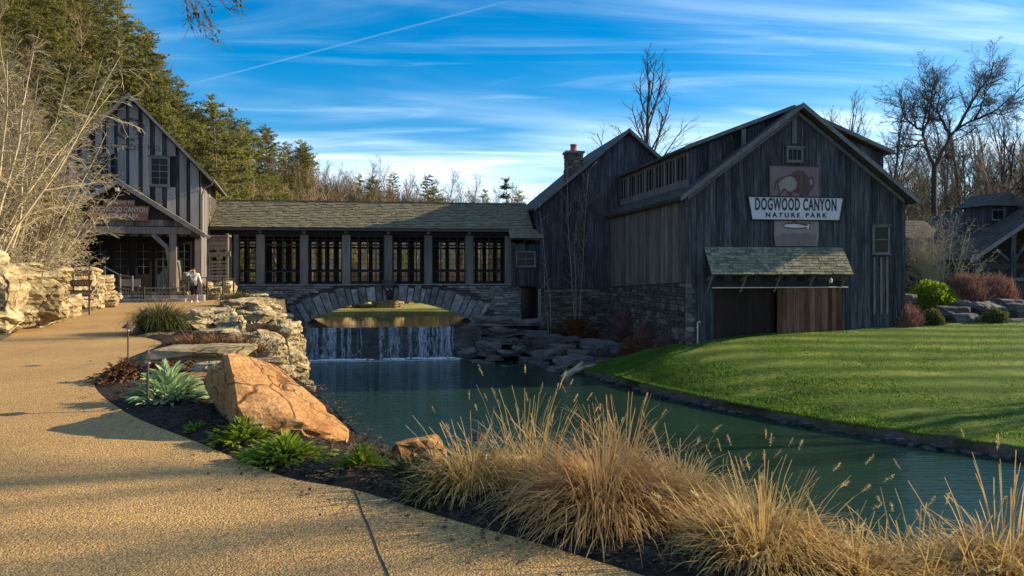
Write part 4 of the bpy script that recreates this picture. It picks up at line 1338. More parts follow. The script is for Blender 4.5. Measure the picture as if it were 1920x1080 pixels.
for k in range(46):
    c_ = rg.choice((1.0, 2.0, 2.4, 3.6, 5.8, 7.2, 8.6, 5.0, 1.6)) + rg.gauss(0, .35)
    if .1 < c_ < 9.7:
        strand(c_, rg.choice((.03, .04, .06, .09, .14)), POND_Z + .02, .12, rg.uniform(.06, .3)).build('water_strand', M['fall'], weir)
for c_, w_, o_ in ((2.1, .45, .28), (5.75, .22, .2), (7.2, .3, .25), (8.6, .2, .2), (1.0, .3, .12)):
    strand(c_, w_, POND_Z + .02, .15, o_).build('water_film', M['fall'], weir)
m = MB()
for k in range(190):
    a = rg.choice((1.0, 2.1, 2.5, 3.6, 5.8, 7.2, 8.6)) + rg.gauss(0, .45); w = rg.uniform(.06, .3); y = rg.uniform(-.78, -.15)
    a = min(max(a, .3), 9.7)
    blob(m, (a, y, POOL_Z + .08), rg.uniform(.03, .07), 7, 4, (w / .07, 1.6, .8))
m.build('foam', M['foam'], weir, kind='stuff', smooth=True)
m = MB(); m.box(.1, ww_ - .9, -.80, -.76, POOL_Z + .005, POOL_Z + .05); m.build('foam_line', M['foam'], weir)

# =================================================================== mill on the left
MROT = R(17)
MU = Vector((math.cos(MROT), math.sin(MROT), 0)); MD = Vector((-math.sin(MROT), math.cos(MROT), 0))
M0 = Vector((-16.92, 40.5, 0))
def ML(s, t, z=0.0):
    return M0 + MU * s + MD * t + Vector((0, 0, z))
mill = thing('mill_house', 'tall steep-gabled mill house with open timber porch', 'mill', (M0.x, M0.y, -.4), MROT, zlocal=True)
MW, MA, MZ, MS = 6.8, -3.4, 10.75, 1.075
mr = lambda s: MZ - MS * abs(s - MA)
MDp = 9.0
m = MB()
m.prism([(-MW, 0, 3.3), (0, 0, 3.3), (0, 0, mr(0) - .2), (MA, 0, MZ - .22), (-MW, 0, mr(0) - .2)], (0, .14, 0))
m.box(-.14, 0, .145, MDp, -.4, mr(0) - .2); m.box(-MW, -MW + .14, .145, MDp, -.4, mr(0) - .2)
m.box(-MW + .15, -.15, MDp - .14, MDp, -.4, mr(0) - .3)
m.build('wall', M['dark_board'], mill)
fr_ = lambda a, d, z: (a, -d, z)
# board on board: proud boards throw raking shadows; recessed ones are also coloured dark as shade
rg = random.Random(91)
a = -MW
flip = True
wins = [(-4.82, 6.82), (-1.98, 6.82)]
while a < -.05:
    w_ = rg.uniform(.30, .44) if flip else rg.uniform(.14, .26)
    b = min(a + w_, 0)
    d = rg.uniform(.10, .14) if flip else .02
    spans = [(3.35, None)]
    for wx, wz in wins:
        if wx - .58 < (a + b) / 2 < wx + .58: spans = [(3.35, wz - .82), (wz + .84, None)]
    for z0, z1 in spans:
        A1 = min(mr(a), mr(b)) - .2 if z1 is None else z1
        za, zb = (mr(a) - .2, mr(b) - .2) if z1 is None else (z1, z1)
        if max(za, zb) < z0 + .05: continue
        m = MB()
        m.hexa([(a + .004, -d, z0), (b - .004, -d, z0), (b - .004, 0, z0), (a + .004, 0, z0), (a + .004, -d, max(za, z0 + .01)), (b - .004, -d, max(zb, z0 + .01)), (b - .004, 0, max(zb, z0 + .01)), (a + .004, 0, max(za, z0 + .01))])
        m.build('board', M['mill'] if flip else M['barn'], mill)  # shade of the recessed boards is put into their darker wood
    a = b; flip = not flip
boards(mill, .02, MDp, lambda a: 0.0, lambda a: mr(0) - .2, lambda a, d, z: (d, a, z), M['mill'], .35, (.02, .09), seed=93)
for sgn in (-1, 1):
    e = MA + sgn * (MW / 2 + .62); ez = mr(0) - MS * .62
    slab(mill, 'roof', [(e, -.55, ez + .05), (MA, -.55, MZ + .05), (MA, MDp + .5, MZ + .05), (e, MDp + .5, ez + .05)], .14, M['roof_dark'])
    m = MB(); m.prism([(e, -.59, ez - .10), (MA, -.59, MZ - .10), (MA, -.59, MZ + .09), (e, -.59, ez + .09)], (0, .036, 0)); m.build('barge_board', M['trim'], mill)
m = MB(); m.box(MA - .07, MA + .07, -.45, -.15, MZ - .55, MZ - .40); m.build('ridge_beam', M['white_paint'], mill)
for wx, wz in wins:
    window(mill, wx, wz, .78, 1.36, lambda a, d, z: (a, -.10 - d, z), 2, 4, .11, .08, glass='dark_pane')
ge = MA + MW / 2 + .70; gzz = mr(0) - MS * .62
m = MB(); m.tube([(ge, -.5, gzz), (ge, MDp, gzz)], .07, 8); m.build('gutter', M['timber'], mill)
m = MB(); m.tube([(ge, -.42, gzz - .05), (ge - .1, -.3, gzz - .25), (.22, -.12, gzz - .45), (.12, -.1, gzz - .8), (.12, -.1, 3.4)], .05, 7); m.build('downspout', M['timber'], mill)
# faded wall lettering and emblem
M['faded'] = None
mt_, nt_, bb_ = new_mat('faded_wall_paint')
t_ = NT(nt_)
w_ = t_.ramp(t_.noise(t_.coords('Object', (3, 3, 1.5)), 1.6, 5, .7), [(.42, (0, 0, 0)), (.58, (1, 1, 1))])
bb_.inputs['Base Color'].default_value = (.075, .045, .045, 1); bb_.inputs['Roughness'].default_value = .9
t_.l(w_, bb_.inputs['Alpha'])
M['faded'] = mt_
me = text_mesh('DOGWOOD MILL', .46, M['faded'], .003, space=1.1, xs=.98)
link('lettering', me, mill, loc=(-3.55, -.147, 8.02), rot=(R(90), 0, 0))
m = MB()
n = 28
vs = []
for k in range(n):
    a_ = 2 * math.pi * k / n
    vs += [(-3.4 + .74 * math.cos(a_), -.146, 8.98 + .62 * math.sin(a_)), (-3.4 + .60 * math.cos(a_), -.146, 8.98 + .48 * math.sin(a_))]
m.add(vs, [(2 * k, (2 * k + 2) % (2 * n), (2 * k + 3) % (2 * n), 2 * k + 1) for k in range(n)])
for dx in (-.3, .28):
    m.add([(-3.4 + dx + .2 * math.cos(q * 1.05), -.146, 8.95 + .3 * math.sin(q * 1.05)) for q in range(6)], [(0, 1, 2, 3, 4, 5)])
m.build('faded_emblem', M['faded'], mill)
# ---- porch
PF, PH, PZ, PE = -3.2, 3.95, 5.95, 3.35
psl = (PZ - PE) / PH
pr2 = lambda s: PZ - psl * abs(s - MA)
for sgn in (-1, 1):
    e = MA + sgn * PH
    slab(mill, 'porch_roof', [(e, PF - .1, PE), (MA, PF - .1, PZ), (MA, -.16, PZ), (e, -.16, PE)], .12, M['roof_dark'])
    m = MB(); m.prism([(e, PF - .15, PE - .2), (MA, PF - .15, PZ - .2), (MA, PF - .15, PZ + .05), (e, PF - .15, PE + .05)], (0, .046, 0)); m.build('barge_board', M['trim'], mill)
    slab(mill, 'porch_shingle_bed', [(e, PF - .12, PE + .03), (MA, PF - .12, PZ + .03), (MA, -.17, PZ + .03), (e, -.17, PE + .03)], .025, M['shingle_mass'])
m = MB(); m.box(MA - .08, MA + .08, PF - .22, PF + .3, PZ - .55, PZ - .38); m.build('ridge_beam', M['white_paint'], mill)
gw = MB(); gw.prism([(-6.3, PF + .25, 3.72), (-.5, PF + .25, 3.72), (-.5, PF + .25, 3.95), (MA, PF + .25, PZ - .25), (-6.3, PF + .25, 3.95)], (0, .06, 0)); gw.build('porch_gable', M['dark_board'], mill)
for k in range(13):
    a0 = -6.2 + k * .44
    m = MB(); m.box(a0, a0 + .42, PF + .19, PF + .248, 3.74, 4.02 + .06 * rg.random()); m.build('gable_board', M['brown'], mill)
m = MB(); m.box(-6.5, -.1, PF + .05, PF + .33, 3.36, 3.70); m.build('porch_beam', M['timber'], mill)
for s_, t_2 in ((-.95, PF + .2), (-5.75, PF + .2), (.15, PF + .9), (-6.9, PF + .9)):
    m = MB(); m.box(s_ - .16, s_ + .16, t_2 - .16, t_2 + .16, .0, 3.355 if t_2 < PF + .5 else 3.2); m.build('porch_post', M['timber'], mill)
for s_, q in ((-.95, -1), (-5.75, 1)):
    m = MB()
    P0, P1, P2 = Vector((s_ + q * .12, PF + .2, 1.75)), Vector((s_ + q * .28, PF + .2, 2.7)), Vector((s_ + q * .95, PF + .2, 3.36))
    m.bar(P0, P1, .2, .2, (0, 1, 0)); m.bar(P1, P2, .2, .2, (0, 1, 0)); m.build('brace', M['timber'], mill)
m = MB(); m.box(-7.2, .5, PF - .1, .0, -.4, .30); m.box(-6.5, -.3, PF - .6, PF - .11, -.4, .15); m.build('porch_floor', M['stone'], mill)
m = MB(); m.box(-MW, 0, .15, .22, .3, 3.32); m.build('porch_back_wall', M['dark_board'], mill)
for s_ in (-5.85, -4.85, -3.9, -2.8, -1.85, -.8):
    m = MB()
    w_ = .78
    m.box(s_ - w_ / 2, s_ - .29, .05, .14, .31, 3.1); m.box(s_ + .29, s_ + w_ / 2, .05, .14, .31, 3.1); m.box(s_ - .29, s_ + .29, .05, .14, .31, 1.35); m.box(s_ - .29, s_ + .29, .05, .14, 2.95, 3.1)
    dd = m.build('porch_door', M['dark_board'], mill)
    m = MB()
    m.box(s_ - .012, s_ + .012, .06, .13, 1.35, 2.95)
    for k in (1, 2, 3): m.box(s_ - .29, s_ + .29, .062, .128, 1.35 + .4 * k - .012, 1.35 + .4 * k + .012)
    m.build('glazing_bars', M['timber'], dd)
    for i in range(2):
        for j in range(4):
            m = MB(); m.box(s_ - .29 + .29 * i + .014, s_ - .29 + .29 * (i + 1) - .014, .09, .094, 1.35 + .4 * j + .014, 1.35 + .4 * (j + 1) - .014)
            m.build('pane', M['dark_pane'], dd)
# sign over the porch
ws = thing('welcome_sign', 'carved brown sign with pale capitals in the mill porch gable', 'sign', tuple(ML(-3.35, PF + .1, 4.0)), MROT)
m = MB(); m.prism([(-1.25, 0, 0), (1.25, 0, 0), (1.36, 0, .72), (-1.36, 0, .72)], (0, -.07, 0)); m.prism([(-.7, 0, .723), (.7, 0, .723), (.7, 0, 1.0), (-.7, 0, 1.0)], (0, -.065, 0)); m.build('sign_board', M['sign_wood'], ws)
for txt, sz, z, xs_ in (('WELCOME TO', .22, .86, .9), ('DOGWOOD CANYON', .34, .52, .72), ('NATURE PARK', .34, .2, .8)):
    link('lettering', text_mesh(txt, sz, M['letter_pale'], .004, xs=xs_), ws, loc=(0, -.078, z), rot=(R(90), 0, 0))

# flume tower between mill and bridge
fl = thing('flume_tower', 'slatted timber flume tower with a box at the bridge end', 'tower', tuple(L(-23.75, 12.2, -.3)), ROT, zlocal=True)
for a_, y_ in ((-.52, 0), (.52, 0), (-.52, .8), (.52, .8)):
    m = MB(); m.box(a_ - .07, a_ + .07, y_ - .07, y_ + .07, -.3, 3.7 if a_ > 0 else 3.4); m.build('post', M['timber'], fl)
for k in range(11):
    m = MB(); m.bar((-.5, -.10, .0 + k * .2), (.5, -.10, .02 + k * .2 + .02 * (k % 3)), .04, .12); m.build('slat', M['timber'], fl)
m = MB(); m.bar((-2.2, -.15, 2.36), (.75, -.15, 2.5), .16, .28); m.build('beam', M['timber'], fl)
m = MB(); m.box(-.5, .5, -.05, .7, 2.72, 3.5); bxo = m.build('box', M['brown'], fl)
for k in range(3):
    m = MB(); m.box(-.52, .52, -.09, -.053, 2.74 + k * .26, 2.96 + k * .26); m.build('box_board', M['brown'], fl)
m = MB(); m.box(-.6, .62, -.14, .8, 3.503, 3.6); m.build('box_lid', M['timber'], fl)
m = MB(); m.bar((-.55, -.2, 2.3), (-1.7, -.2, 1.25), .16, .3); m.build('brace', M['brown'], fl)
m = MB(); m.bar((-.6, .1, 3.1), (-2.1, .3, 2.75), .5, .2); m.build('flume_trough', M['dark_board'], fl)

# =================================================================== pavilion on the right
PR = R(8.5)
PB = Vector((25.65, 42.0, 0))
pav = thing('pavilion', 'open timber pavilion with blue-grey shingle roof and cupola', 'pavilion', (PB.x, PB.y, -.75), PR, zlocal=True)
ge_, gh, gap_ = 2.1, 5.3, 5.0
# gable wing, ridge running away
for sgn in (-1, 1):
    e = gap_ + sgn * (gap_ + .2)
    quad = [(e, -.4, ge_), (gap_, -.4, gh), (gap_, 9, gh), (e, 9, ge_)]
    slab(pav, 'roof', quad, .14, M['roof_dark'])
    m = MB(); m.prism([(e, -.45, ge_ - .2), (gap_, -.45, gh - .2), (gap_, -.45, gh + .04), (e, -.45, ge_ + .04)], (0, .045, 0)); m.build('barge_board', M['trim'], pav)
hl = math.hypot(5.2, gh - ge_)
shingles(pav, (-.22, 9, ge_ + .004), (0, -1, 0), (5.2, 0, gh - ge_), 9.4, hl, .24, M['roof_dark'], seed=101, w=(.2, .45))
# main range, ridge along the front
slab(pav, 'roof', [(-9, 1.6, ge_ - .02), (2, 1.6, ge_ - .02), (2, 6.2, 4.75), (-9, 6.2, 4.75)], .14, M['roof_dark'])
shingles(pav, (-9, 1.58, ge_ - .015), (1, 0, 0), (0, 4.6, 4.77 - ge_), 10.2, math.hypot(4.6, 4.77 - ge_), .24, M['roof_dark'], seed=102, w=(.2, .45))
m = MB(); m.prism([(-8.8, 5.0, -.75), (9.6, 5.0, -.75), (9.6, 5.0, 2.0), (5, 5.0, 4.95), (.4, 5.0, 2.0), (-8.8, 5.0, 2.0)], (0, .12, 0)); m.box(1.0, 3.3, 1.5, 1.6, -.75, 1.65); m.build('back_wall', M['barn'], pav)
for s_, y_ in ((.35, 0), (2.75, 0), (4.6, -.1), (7.0, 0), (9.6, 0), (-1.6, 1.9), (-4.6, 1.9), (-7.6, 1.9)):
    zt_ = (ge_ + min(s_, 10 - s_) * .62 - .1) if s_ > 0 else 1.9
    m = MB(); m.box(s_ - .17, s_ + .17, y_ - .15, y_ + .15, -.75, min(zt_, 4.9)); m.build('post', M['barn'], pav)
    for q in (-1, 1):
        m = MB(); m.bar((s_ + q * .15, y_, .75), (s_ + q * .95, y_, 1.6), .14, .14, (0, 1, 0)); m.build('brace', M['barn'], pav)
m = MB(); m.box(.1, 9.9, -.12, .12, 1.62, 1.92); m.build('tie_beam', M['dark_board'], pav)
m = MB(); m.box(-8.6, .1, 1.78, 2.0, 1.62, 1.92); m.build('tie_beam', M['dark_board'], pav)
m = MB(); m.box(-.4, 4.4, -.25, -.13, .95, 1.12); m.build('rail_beam', M['timber'], pav)
for a_, b_2 in (((2.75, 1.95), (1.7, 2.75)), ((2.75, 1.95), (3.7, 3.1)), ((4.6, 2.4), (3.9, 3.4))):
    m = MB(); m.bar((a_[0], .0, a_[1]), (b_2[0], .0, b_2[1]), .15, .15, (0, 1, 0)); m.build('brace', M['barn'], pav)
m = MB(); m.box(2.9, 5.0, 2.0, 3.8, 3.6, 5.35); m.build('cupola_wall', M['barn'], pav)
boards(pav, 2.9, 5.0, lambda a: 3.8, lambda a: 5.34, lambda a, d, z: (a, 2.0 - d, z), M['barn'], .3, (.02, .04), seed=105)
window(pav, 3.6, 4.85, .7, .5, lambda a, d, z: (a, 1.95 - d, z), 2, 1, .07, .05, glass='dark_pane', cap=False)
m = MB(); m.prism([(2.5, 1.5, 5.36), (5.4, 1.5, 5.36), (3.95, 1.5, 6.2)], (0, 2.8, 0)); m.build('cupola_roof', M['roof_dark'], pav)
# ------------------------------------------------------------------ trees
def rv(rg, k=1.0):
    return Vector((rg.gauss(0, k), rg.gauss(0, k), rg.gauss(0, k)))

def limb(mb, rg, p, d, length, r0, r1, seg, wig, up, n):
    """a wandering tapered limb; returns its points and radii"""
    pts, rad = [Vector(p)], [r0]
    d = Vector(d).normalized()
    for i in range(seg):
        d = (d + rv(rg, wig) + Vector((0, 0, up))).normalized()
        pts.append(pts[-1] + d * length / seg)
        rad.append(r0 + (r1 - r0) * (i + 1) / seg)
    mb.tube(pts, rad, n, cap=False)
    return pts, rad

def grow(mb, rg, pts, rad, level, cfg):
    """side branches along a limb, recursively"""
    c = cfg[level]
    L_ = sum((pts[i + 1] - pts[i]).length for i in range(len(pts) - 1))
    for k in range(c['n']):
        f = c['from'] + (1 - c['from']) * (k + rg.random()) / c['n']
        x = f * (len(pts) - 1)
        i = min(int(x), len(pts) - 2)
        p = pts[i].lerp(pts[i + 1], x - i)
        r = rad[i] + (rad[i + 1] - rad[i]) * (x - i)
        d = (pts[i + 1] - pts[i]).normalized()
        s = d.orthogonal().normalized()
        s.rotate(Matrix.Rotation(rg.uniform(0, 6.283), 3, d))
        a = R(rg.uniform(*c['ang']))
        nd = d * math.cos(a) + s * math.sin(a)
        ln = c['len'] * rg.uniform(.6, 1.2) * (1 - c.get('taper', .5) * f) * (L_ if c.get('rel', True) else 1)
        rr = max(min(r * .62, c['r'] * rg.uniform(.7, 1.2)), .006)
        q, w = limb(mb, rg, p, nd, ln, rr, max(rr * .4, .0045), c['seg'], c['wig'], c['up'], c['sides'])
        if level + 1 < len(cfg):
            grow(mb, rg, q, w, level + 1, cfg)

def bare_tree_meshes(seed, h, r, cfg, trunk_frac=.9, wig=.06, lean=(0, 0), mat='bark_brown', forks=None):
    rg = random.Random(seed)
    t = MB(); c = MB()
    pts, rad = limb(t, rg, (0, 0, -.3), (lean[0], lean[1], 1), h * trunk_frac, r, r * .22, 9, wig, .05, 7)
    grow(c, rg, pts, rad, 0, cfg)
    return t.mesh('trunk', M[mat], True), c.mesh('crown', M[mat], False)

CFG_FOREST = [dict(n=17, len=.46, ang=(28, 62), r=.07, seg=5, wig=.14, up=.10, sides=4, **{'from': .22}, taper=.55),
              dict(n=9, len=.5, ang=(25, 60), r=.032, seg=4, wig=.18, up=.06, sides=3, **{'from': .15}),
              dict(n=8, len=.6, ang=(20, 60), r=.017, seg=3, wig=.2, up=.04, sides=3, **{'from': .1})]
CFG_VASE = [dict(n=9, len=.75, ang=(22, 40), r=.11, seg=6, wig=.10, up=.10, sides=5, **{'from': .22}, taper=.6),
            dict(n=11, len=.46, ang=(25, 50), r=.04, seg=5, wig=.14, up=.07, sides=3, **{'from': .2}),
            dict(n=10, len=.5, ang=(20, 50), r=.018, seg=3, wig=.18, up=.05, sides=3, **{'from': .1})]
CFG_UPRIGHT = [dict(n=22, len=.40, ang=(18, 36), r=.055, seg=5, wig=.09, up=.12, sides=4, **{'from': .15}, taper=.6),
               dict(n=9, len=.46, ang=(20, 45), r=.027, seg=4, wig=.13, up=.08, sides=3, **{'from': .2}),
               dict(n=7, len=.55, ang=(20, 50), r=.016, seg=3, wig=.16, up=.05, sides=3, **{'from': .2})]

def put_tree(name, label, cat, meshes, loc, rz=0, sc=1.0, group=None):
    t = thing(name, label, cat, loc, rz, group)
    t.scale = (sc, sc, sc)
    link('trunk', meshes[0], t)
    link('crown', meshes[1], t)
    return t

def pine_meshes(seed, h, r, crown_from, spread, mat='needles', dens=1.0, shape='cone'):
    rg = random.Random(seed)
    t = MB(); c = MB()
    pts, rad = limb(t, rg, (0, 0, -.3), (rg.uniform(-.03, .03), rg.uniform(-.03, .03), 1), h, r, .03, 8, .02, .08, 6)
    nb = int(62 * dens)
    vs, fs = [], []
    for k in range(nb):
        f = crown_from + (1 - crown_from) * min(.995, ((k // 5) * 5 + rg.uniform(0, 1.6)) / nb)
        x = f * 8; i = min(int(x), 7)
        p = pts[i].lerp(pts[i + 1], x - i)
        g = (f - crown_from) / (1 - crown_from)
        if shape == 'cone': pr = (1 - g) ** .8 * .95 + .1
        else: pr = (math.sin(math.pi * min(1, .18 + .82 * g)) ** .7) * .95 + .12
        ln = spread * pr * rg.uniform(.55, 1.15)
        a = rg.uniform(0, 6.283)
        d = Vector((math.cos(a), math.sin(a), rg.uniform(-.12, .45)))
        q, w = limb(t, rg, p, d, ln, max(.018, .05 * pr), .01, 3, .1, .06, 3)
        ncl = max(2, int(ln * 3.2))
        for j in range(ncl):
            ff = .25 + .75 * (j + rg.random()) / ncl
            y = ff * 3; ii = min(int(y), 2)
            cc = q[ii].lerp(q[ii + 1], y - ii) + Vector((rg.gauss(0, .22), rg.gauss(0, .22), rg.gauss(.03, .07)))
            for _ in range(10):
                dv = Vector((rg.gauss(0, 1), rg.gauss(0, 1), rg.gauss(.25, .38))).normalized() * rg.uniform(.28, .58)
                sd_ = dv.cross(rv(rg)).normalized() * rg.uniform(.05, .10)
                o_ = cc + rv(rg, .10)
                b = len(vs)
                vs += [o_ - sd_, o_ + sd_, o_ + dv]
                fs.append((b, b + 1, b + 2))
    c.add(vs, fs)
    return t.mesh('trunk', M['pine_bark']), c.mesh('crown', M[mat])

pines = [pine_meshes(1, 15, .19, .25, 3.5, shape='round'), pine_meshes(2, 17, .21, .38, 3.4, shape='round'), pine_meshes(3, 13, .17, .12, 3.3, shape='round'), pine_meshes(4, 16, .2, .3, 3.8, shape='round'), pine_meshes(5, 12, .15, .08, 2.2, 'needles_dark')]
bares = [bare_tree_meshes(11, 13, .17, CFG_FOREST), bare_tree_meshes(12, 15, .2, CFG_FOREST, wig=.09), bare_tree_meshes(13, 12, .15, CFG_UPRIGHT), bare_tree_meshes(14, 14, .18, CFG_VASE, .7), bare_tree_meshes(15, 11, .13, CFG_FOREST, wig=.12)]
darks = [tuple(bare_tree_meshes(s, h, r, c, mat='bark_dark', trunk_frac=tf)) for s, h, r, c, tf in ((21, 15, .2, CFG_FOREST, .9), (22, 14, .18, CFG_VASE, .7), (23, 16, .2, CFG_UPRIGHT, .95))]

protos = {}
def scatter_tree(kind, idx, x, y, sc, rz, name, label, cat, group):
    key = (name, kind, idx)
    z = gz(x, y) - .1
    ms = {'p': pines, 'b': bares, 'd': darks}[kind][idx]
    if key not in protos:
        protos[key] = put_tree(name, label, cat, ms, (x, y, z), rz, sc, group)
    else:
        copy_tree(protos[key], (x, y, z), rz, sc, label, group)

LP = 'olive green pine standing among the trees of the wooded hillside behind the mill'
LB_ = 'leafless tan-barked tree standing on the wooded hillside behind the bridge'
rg = random.Random(200)
taken = []
def free(x, y, dmin):
    for a, b in taken:
        if (a - x) ** 2 + (b - y) ** 2 < dmin * dmin: return False
    taken.append((x, y)); return True
npine = nbare = 0
tries = 0
while (npine < 275 or nbare < 235) and tries < 16000:
    tries += 1
    px = rg.uniform(-170, 1040)
    yb, yr = np.interp(px, HP, HB), np.interp(px, HP, HR)
    r_ = rg.random() ** .9 * 1.04
    Y = yb - 2 + (yr - yb + 2) * r_
    x = (px - 960) / FPX * Y
    ppine = np.interp(px, [0, 300, 430, 520, 620, 1000], [.66, .74, .60, .22, .04, .02]) * (.34 + .85 * r_)
    if rg.random() < ppine:
        if npine >= 275 or not free(x, Y, 2.1): continue
        npine += 1
        scatter_tree('p', rg.choice((0, 1, 2, 3, 0, 3)), x, Y, rg.uniform(.42, .66), rg.uniform(0, 6.28), 'pine_tree', LP, 'pine tree', 'pines on the hillside')
    else:
        if nbare >= 235 or not free(x, Y, 2.3): continue
        nbare += 1
        scatter_tree('b', rg.choice((0, 1, 2, 3, 4, 1)), x, Y, rg.uniform(.5, .78), rg.uniform(0, 6.28), 'bare_tree', LB_, 'bare tree', 'leafless trees on the hillside')

# trees of the skyline one can tell apart
def sky_tree(kind, idx, px, py_top, Y, name, label, cat, sc=None, rz=0.0):
    x = (px - 960) / FPX * Y
    z = gz(x, Y) - .1
    top = EYE - (py_top - HZ) / FPX * Y
    h0 = {'p': (15, 17, 13, 16, 12), 'b': (12.6, 14.5, 12.5, 13.5, 10.5), 'd': (14.5, 13, 16.5)}[kind][idx]
    s = sc or (top - z) / h0
    return put_tree(name, label, cat, {'p': pines, 'b': bares, 'd': darks}[kind][idx], (x, Y, z), rz, s)
sky_tree('p', 3, 408, 176, 84, 'pine_tree', 'tall layered pine rising clear of the slope right of the mill gable', 'pine tree', rz=1)
sky_tree('p', 1, 268, 56, 92, 'pine_tree', 'tallest pine on the skyline above the mill gable', 'pine tree', rz=2)
sky_tree('p', 0, 226, -10, 94, 'pine_tree', 'pine cut by the top of the picture left of the sky', 'pine tree')
sky_tree('p', 0, 318, 140, 98, 'pine_tree', 'slim pine just below the end of the contrail', 'pine tree', rz=.4)
sky_tree('p', 3, 445, 232, 92, 'pine_tree', 'lower pine behind the tall layered pine', 'pine tree', rz=4)
sky_tree('p', 4, 952, 330, 118, 'pine_tree', 'lone round-topped evergreen above the right end of the bridge roof', 'pine tree', sc=None)
sky_tree('b', 3, 803, 322, 112, 'bare_tree', 'fan-shaped bare tree above the middle of the bridge roof', 'bare tree')
sky_tree('b', 2, 905, 326, 114, 'bare_tree', 'narrow bare tree left of the lone evergreen', 'bare tree')
sky_tree('b', 1, 845, 348, 120, 'bare_tree', 'small bare tree between the fan-shaped and the narrow one', 'bare tree')
sky_tree('b', 0, 640, 314, 128, 'bare_tree', 'bare tree topping the brown ridge left of the bridge middle', 'bare tree')
sky_tree('b', 3, 700, 322, 130, 'bare_tree', 'broad bare tree on the brown ridge above the bridge', 'bare tree', rz=2)
sky_tree('b', 4, 985, 352, 122, 'bare_tree', 'small bare tree touching the dark house roof', 'bare tree')
sky_tree('d', 2, 1160, 122, 62, 'bare_tree', 'slender upright bare tree rising behind the narrow dark barn', 'bare tree').scale.xy = (1.75, 1.75)

# woods on the right
rg = random.Random(300)
LD = 'leafless dark tree in the woods behind the pavilion on the right'
k = 0
while k < 125:
    px = rg.uniform(1500, 2150)
    Y = rg.uniform(62, 118) if px > 1690 else rg.uniform(64, 100)
    x = (px - 960) / FPX * Y
    if not free(x, Y, 2.2): continue
    scatter_tree('d' if rg.random() < .5 else 'b', rg.randrange(3), x, Y, rg.uniform(.82, 1.15), rg.uniform(0, 6.28), 'woodland_tree', LD, 'bare tree', 'bare trees behind the pavilion')
    k += 1
for px, py, Y, i, lab in ((1552, 182, 66, 2, 'upright bare tree just right of the barn ridge'), (1640, 178, 64, 2, 'bushy upright bare tree above the right dormer'), (1600, 200, 72, 1, 'bare tree between the two upright ones over the barn roof'), (1880, 175, 75, 1, 'bare tree at the right edge behind the cupola')):
    sky_tree('d', i, px, py, Y, 'bare_tree', lab, 'bare tree', rz=px)

# the big forked tree
def forked_tree():
    rg = random.Random(77)
    Y = 54.0
    base = at(1752, 480, Y); base.z = gz(base.x, Y) - .1
    W2 = lambda px, py, dy=0: Vector(((px - 960) / FPX * Y - base.x, dy, EYE - (py - HZ) / FPX * Y - base.z))
    t = MB(); c = MB()
    trunk = [Vector((0, 0, -.3)), W2(1752, 440), W2(1751, 370), W2(1752, 312)]
    t.tube(trunk, [.26, .22, .20, .18], 8, cap=False)
    limbs = [([(1752, 312, 0), (1742, 285, .2), (1735, 255, .3), (1734, 225, .2), (1740, 195, 0), (1730, 168, -.3), (1712, 140, -.8)], .13, .02),
             ([(1735, 250, .3), (1752, 222, .9), (1764, 190, 1.3), (1772, 160, 1.5), (1776, 125, 1.6)], .12, .03),
             ([(1733, 243, .3), (1718, 236, .2), (1700, 222, 0), (1684, 205, -.5), (1676, 192, -.8)], .10, .02),
             ([(1735, 262, .3), (1716, 268, -.6), (1698, 280, -1.2), (1672, 288, -1.9), (1652, 300, -2.4)], .10, .02),
             ([(1753, 312, 0), (1764, 285, -.3), (1775, 258, -.5), (1790, 242, -.6), (1815, 228, -.8), (1850, 212, -1.1), (1880, 180, -1.5), (1900, 160, -1.8)], .14, .02),
             ([(1775, 258, -.5), (1770, 232, 0), (1764, 205, .4), (1770, 178, .7), (1760, 150, 1)], .12, .025),
             ([(1785, 245, -.6), (1790, 220, -1.3), (1800, 190, -1.9), (1815, 160, -2.4), (1822, 135, -2.6)], .12, .025),
             ([(1815, 228, -.8), (1838, 196, -.2), (1852, 165, .3), (1862, 150, .5)], .09, .02),
             ([(1754, 330, 0), (1775, 300, 1.0), (1800, 285, 1.8), (1830, 272, 2.6)], .10, .02),
             ([(1840, 217, -1), (1870, 218, -.6), (1898, 205, -.2)], .06, .015)]
    cfg = [dict(n=24, len=2.5, rel=False, ang=(25, 62), r=.040, seg=5, wig=.16, up=.05, sides=4, **{'from': .18}, taper=.35),
           dict(n=9, len=.52, ang=(25, 60), r=.020, seg=4, wig=.2, up=.03, sides=3, **{'from': .12}),
           dict(n=8, len=.6, ang=(20, 60), r=.013, seg=3, wig=.2, up=.02, sides=3, **{'from': .1})]
    for l, r0, r1 in limbs:
        P = catmull([tuple(W2(x, y, d)) for x, y, d in l], 3)
        P = [Vector(p) + rv(rg, .03) for p in P]
        P[0] = W2(*l[0])
        rad = [r0 + (r1 - r0) * (i / (len(P) - 1)) ** .8 for i in range(len(P))]
        t.tube(P, rad, 6, cap=False)
        grow(c, rg, P, rad, 0, cfg)
    tr = thing('bare_tree', 'large forked bare tree with spreading crown, right of mural barn', 'bare tree', tuple(base))
    t.build('trunk', M['bark_dark'], tr, smooth=True); c.build('crown', M['bark_dark'], tr)
    m = MB(); blob(m, W2(1787, 291, .6), .28, 7, 5, (1, 1, .8)); m.build('nest', M['bark_dark'], tr)
forked_tree()

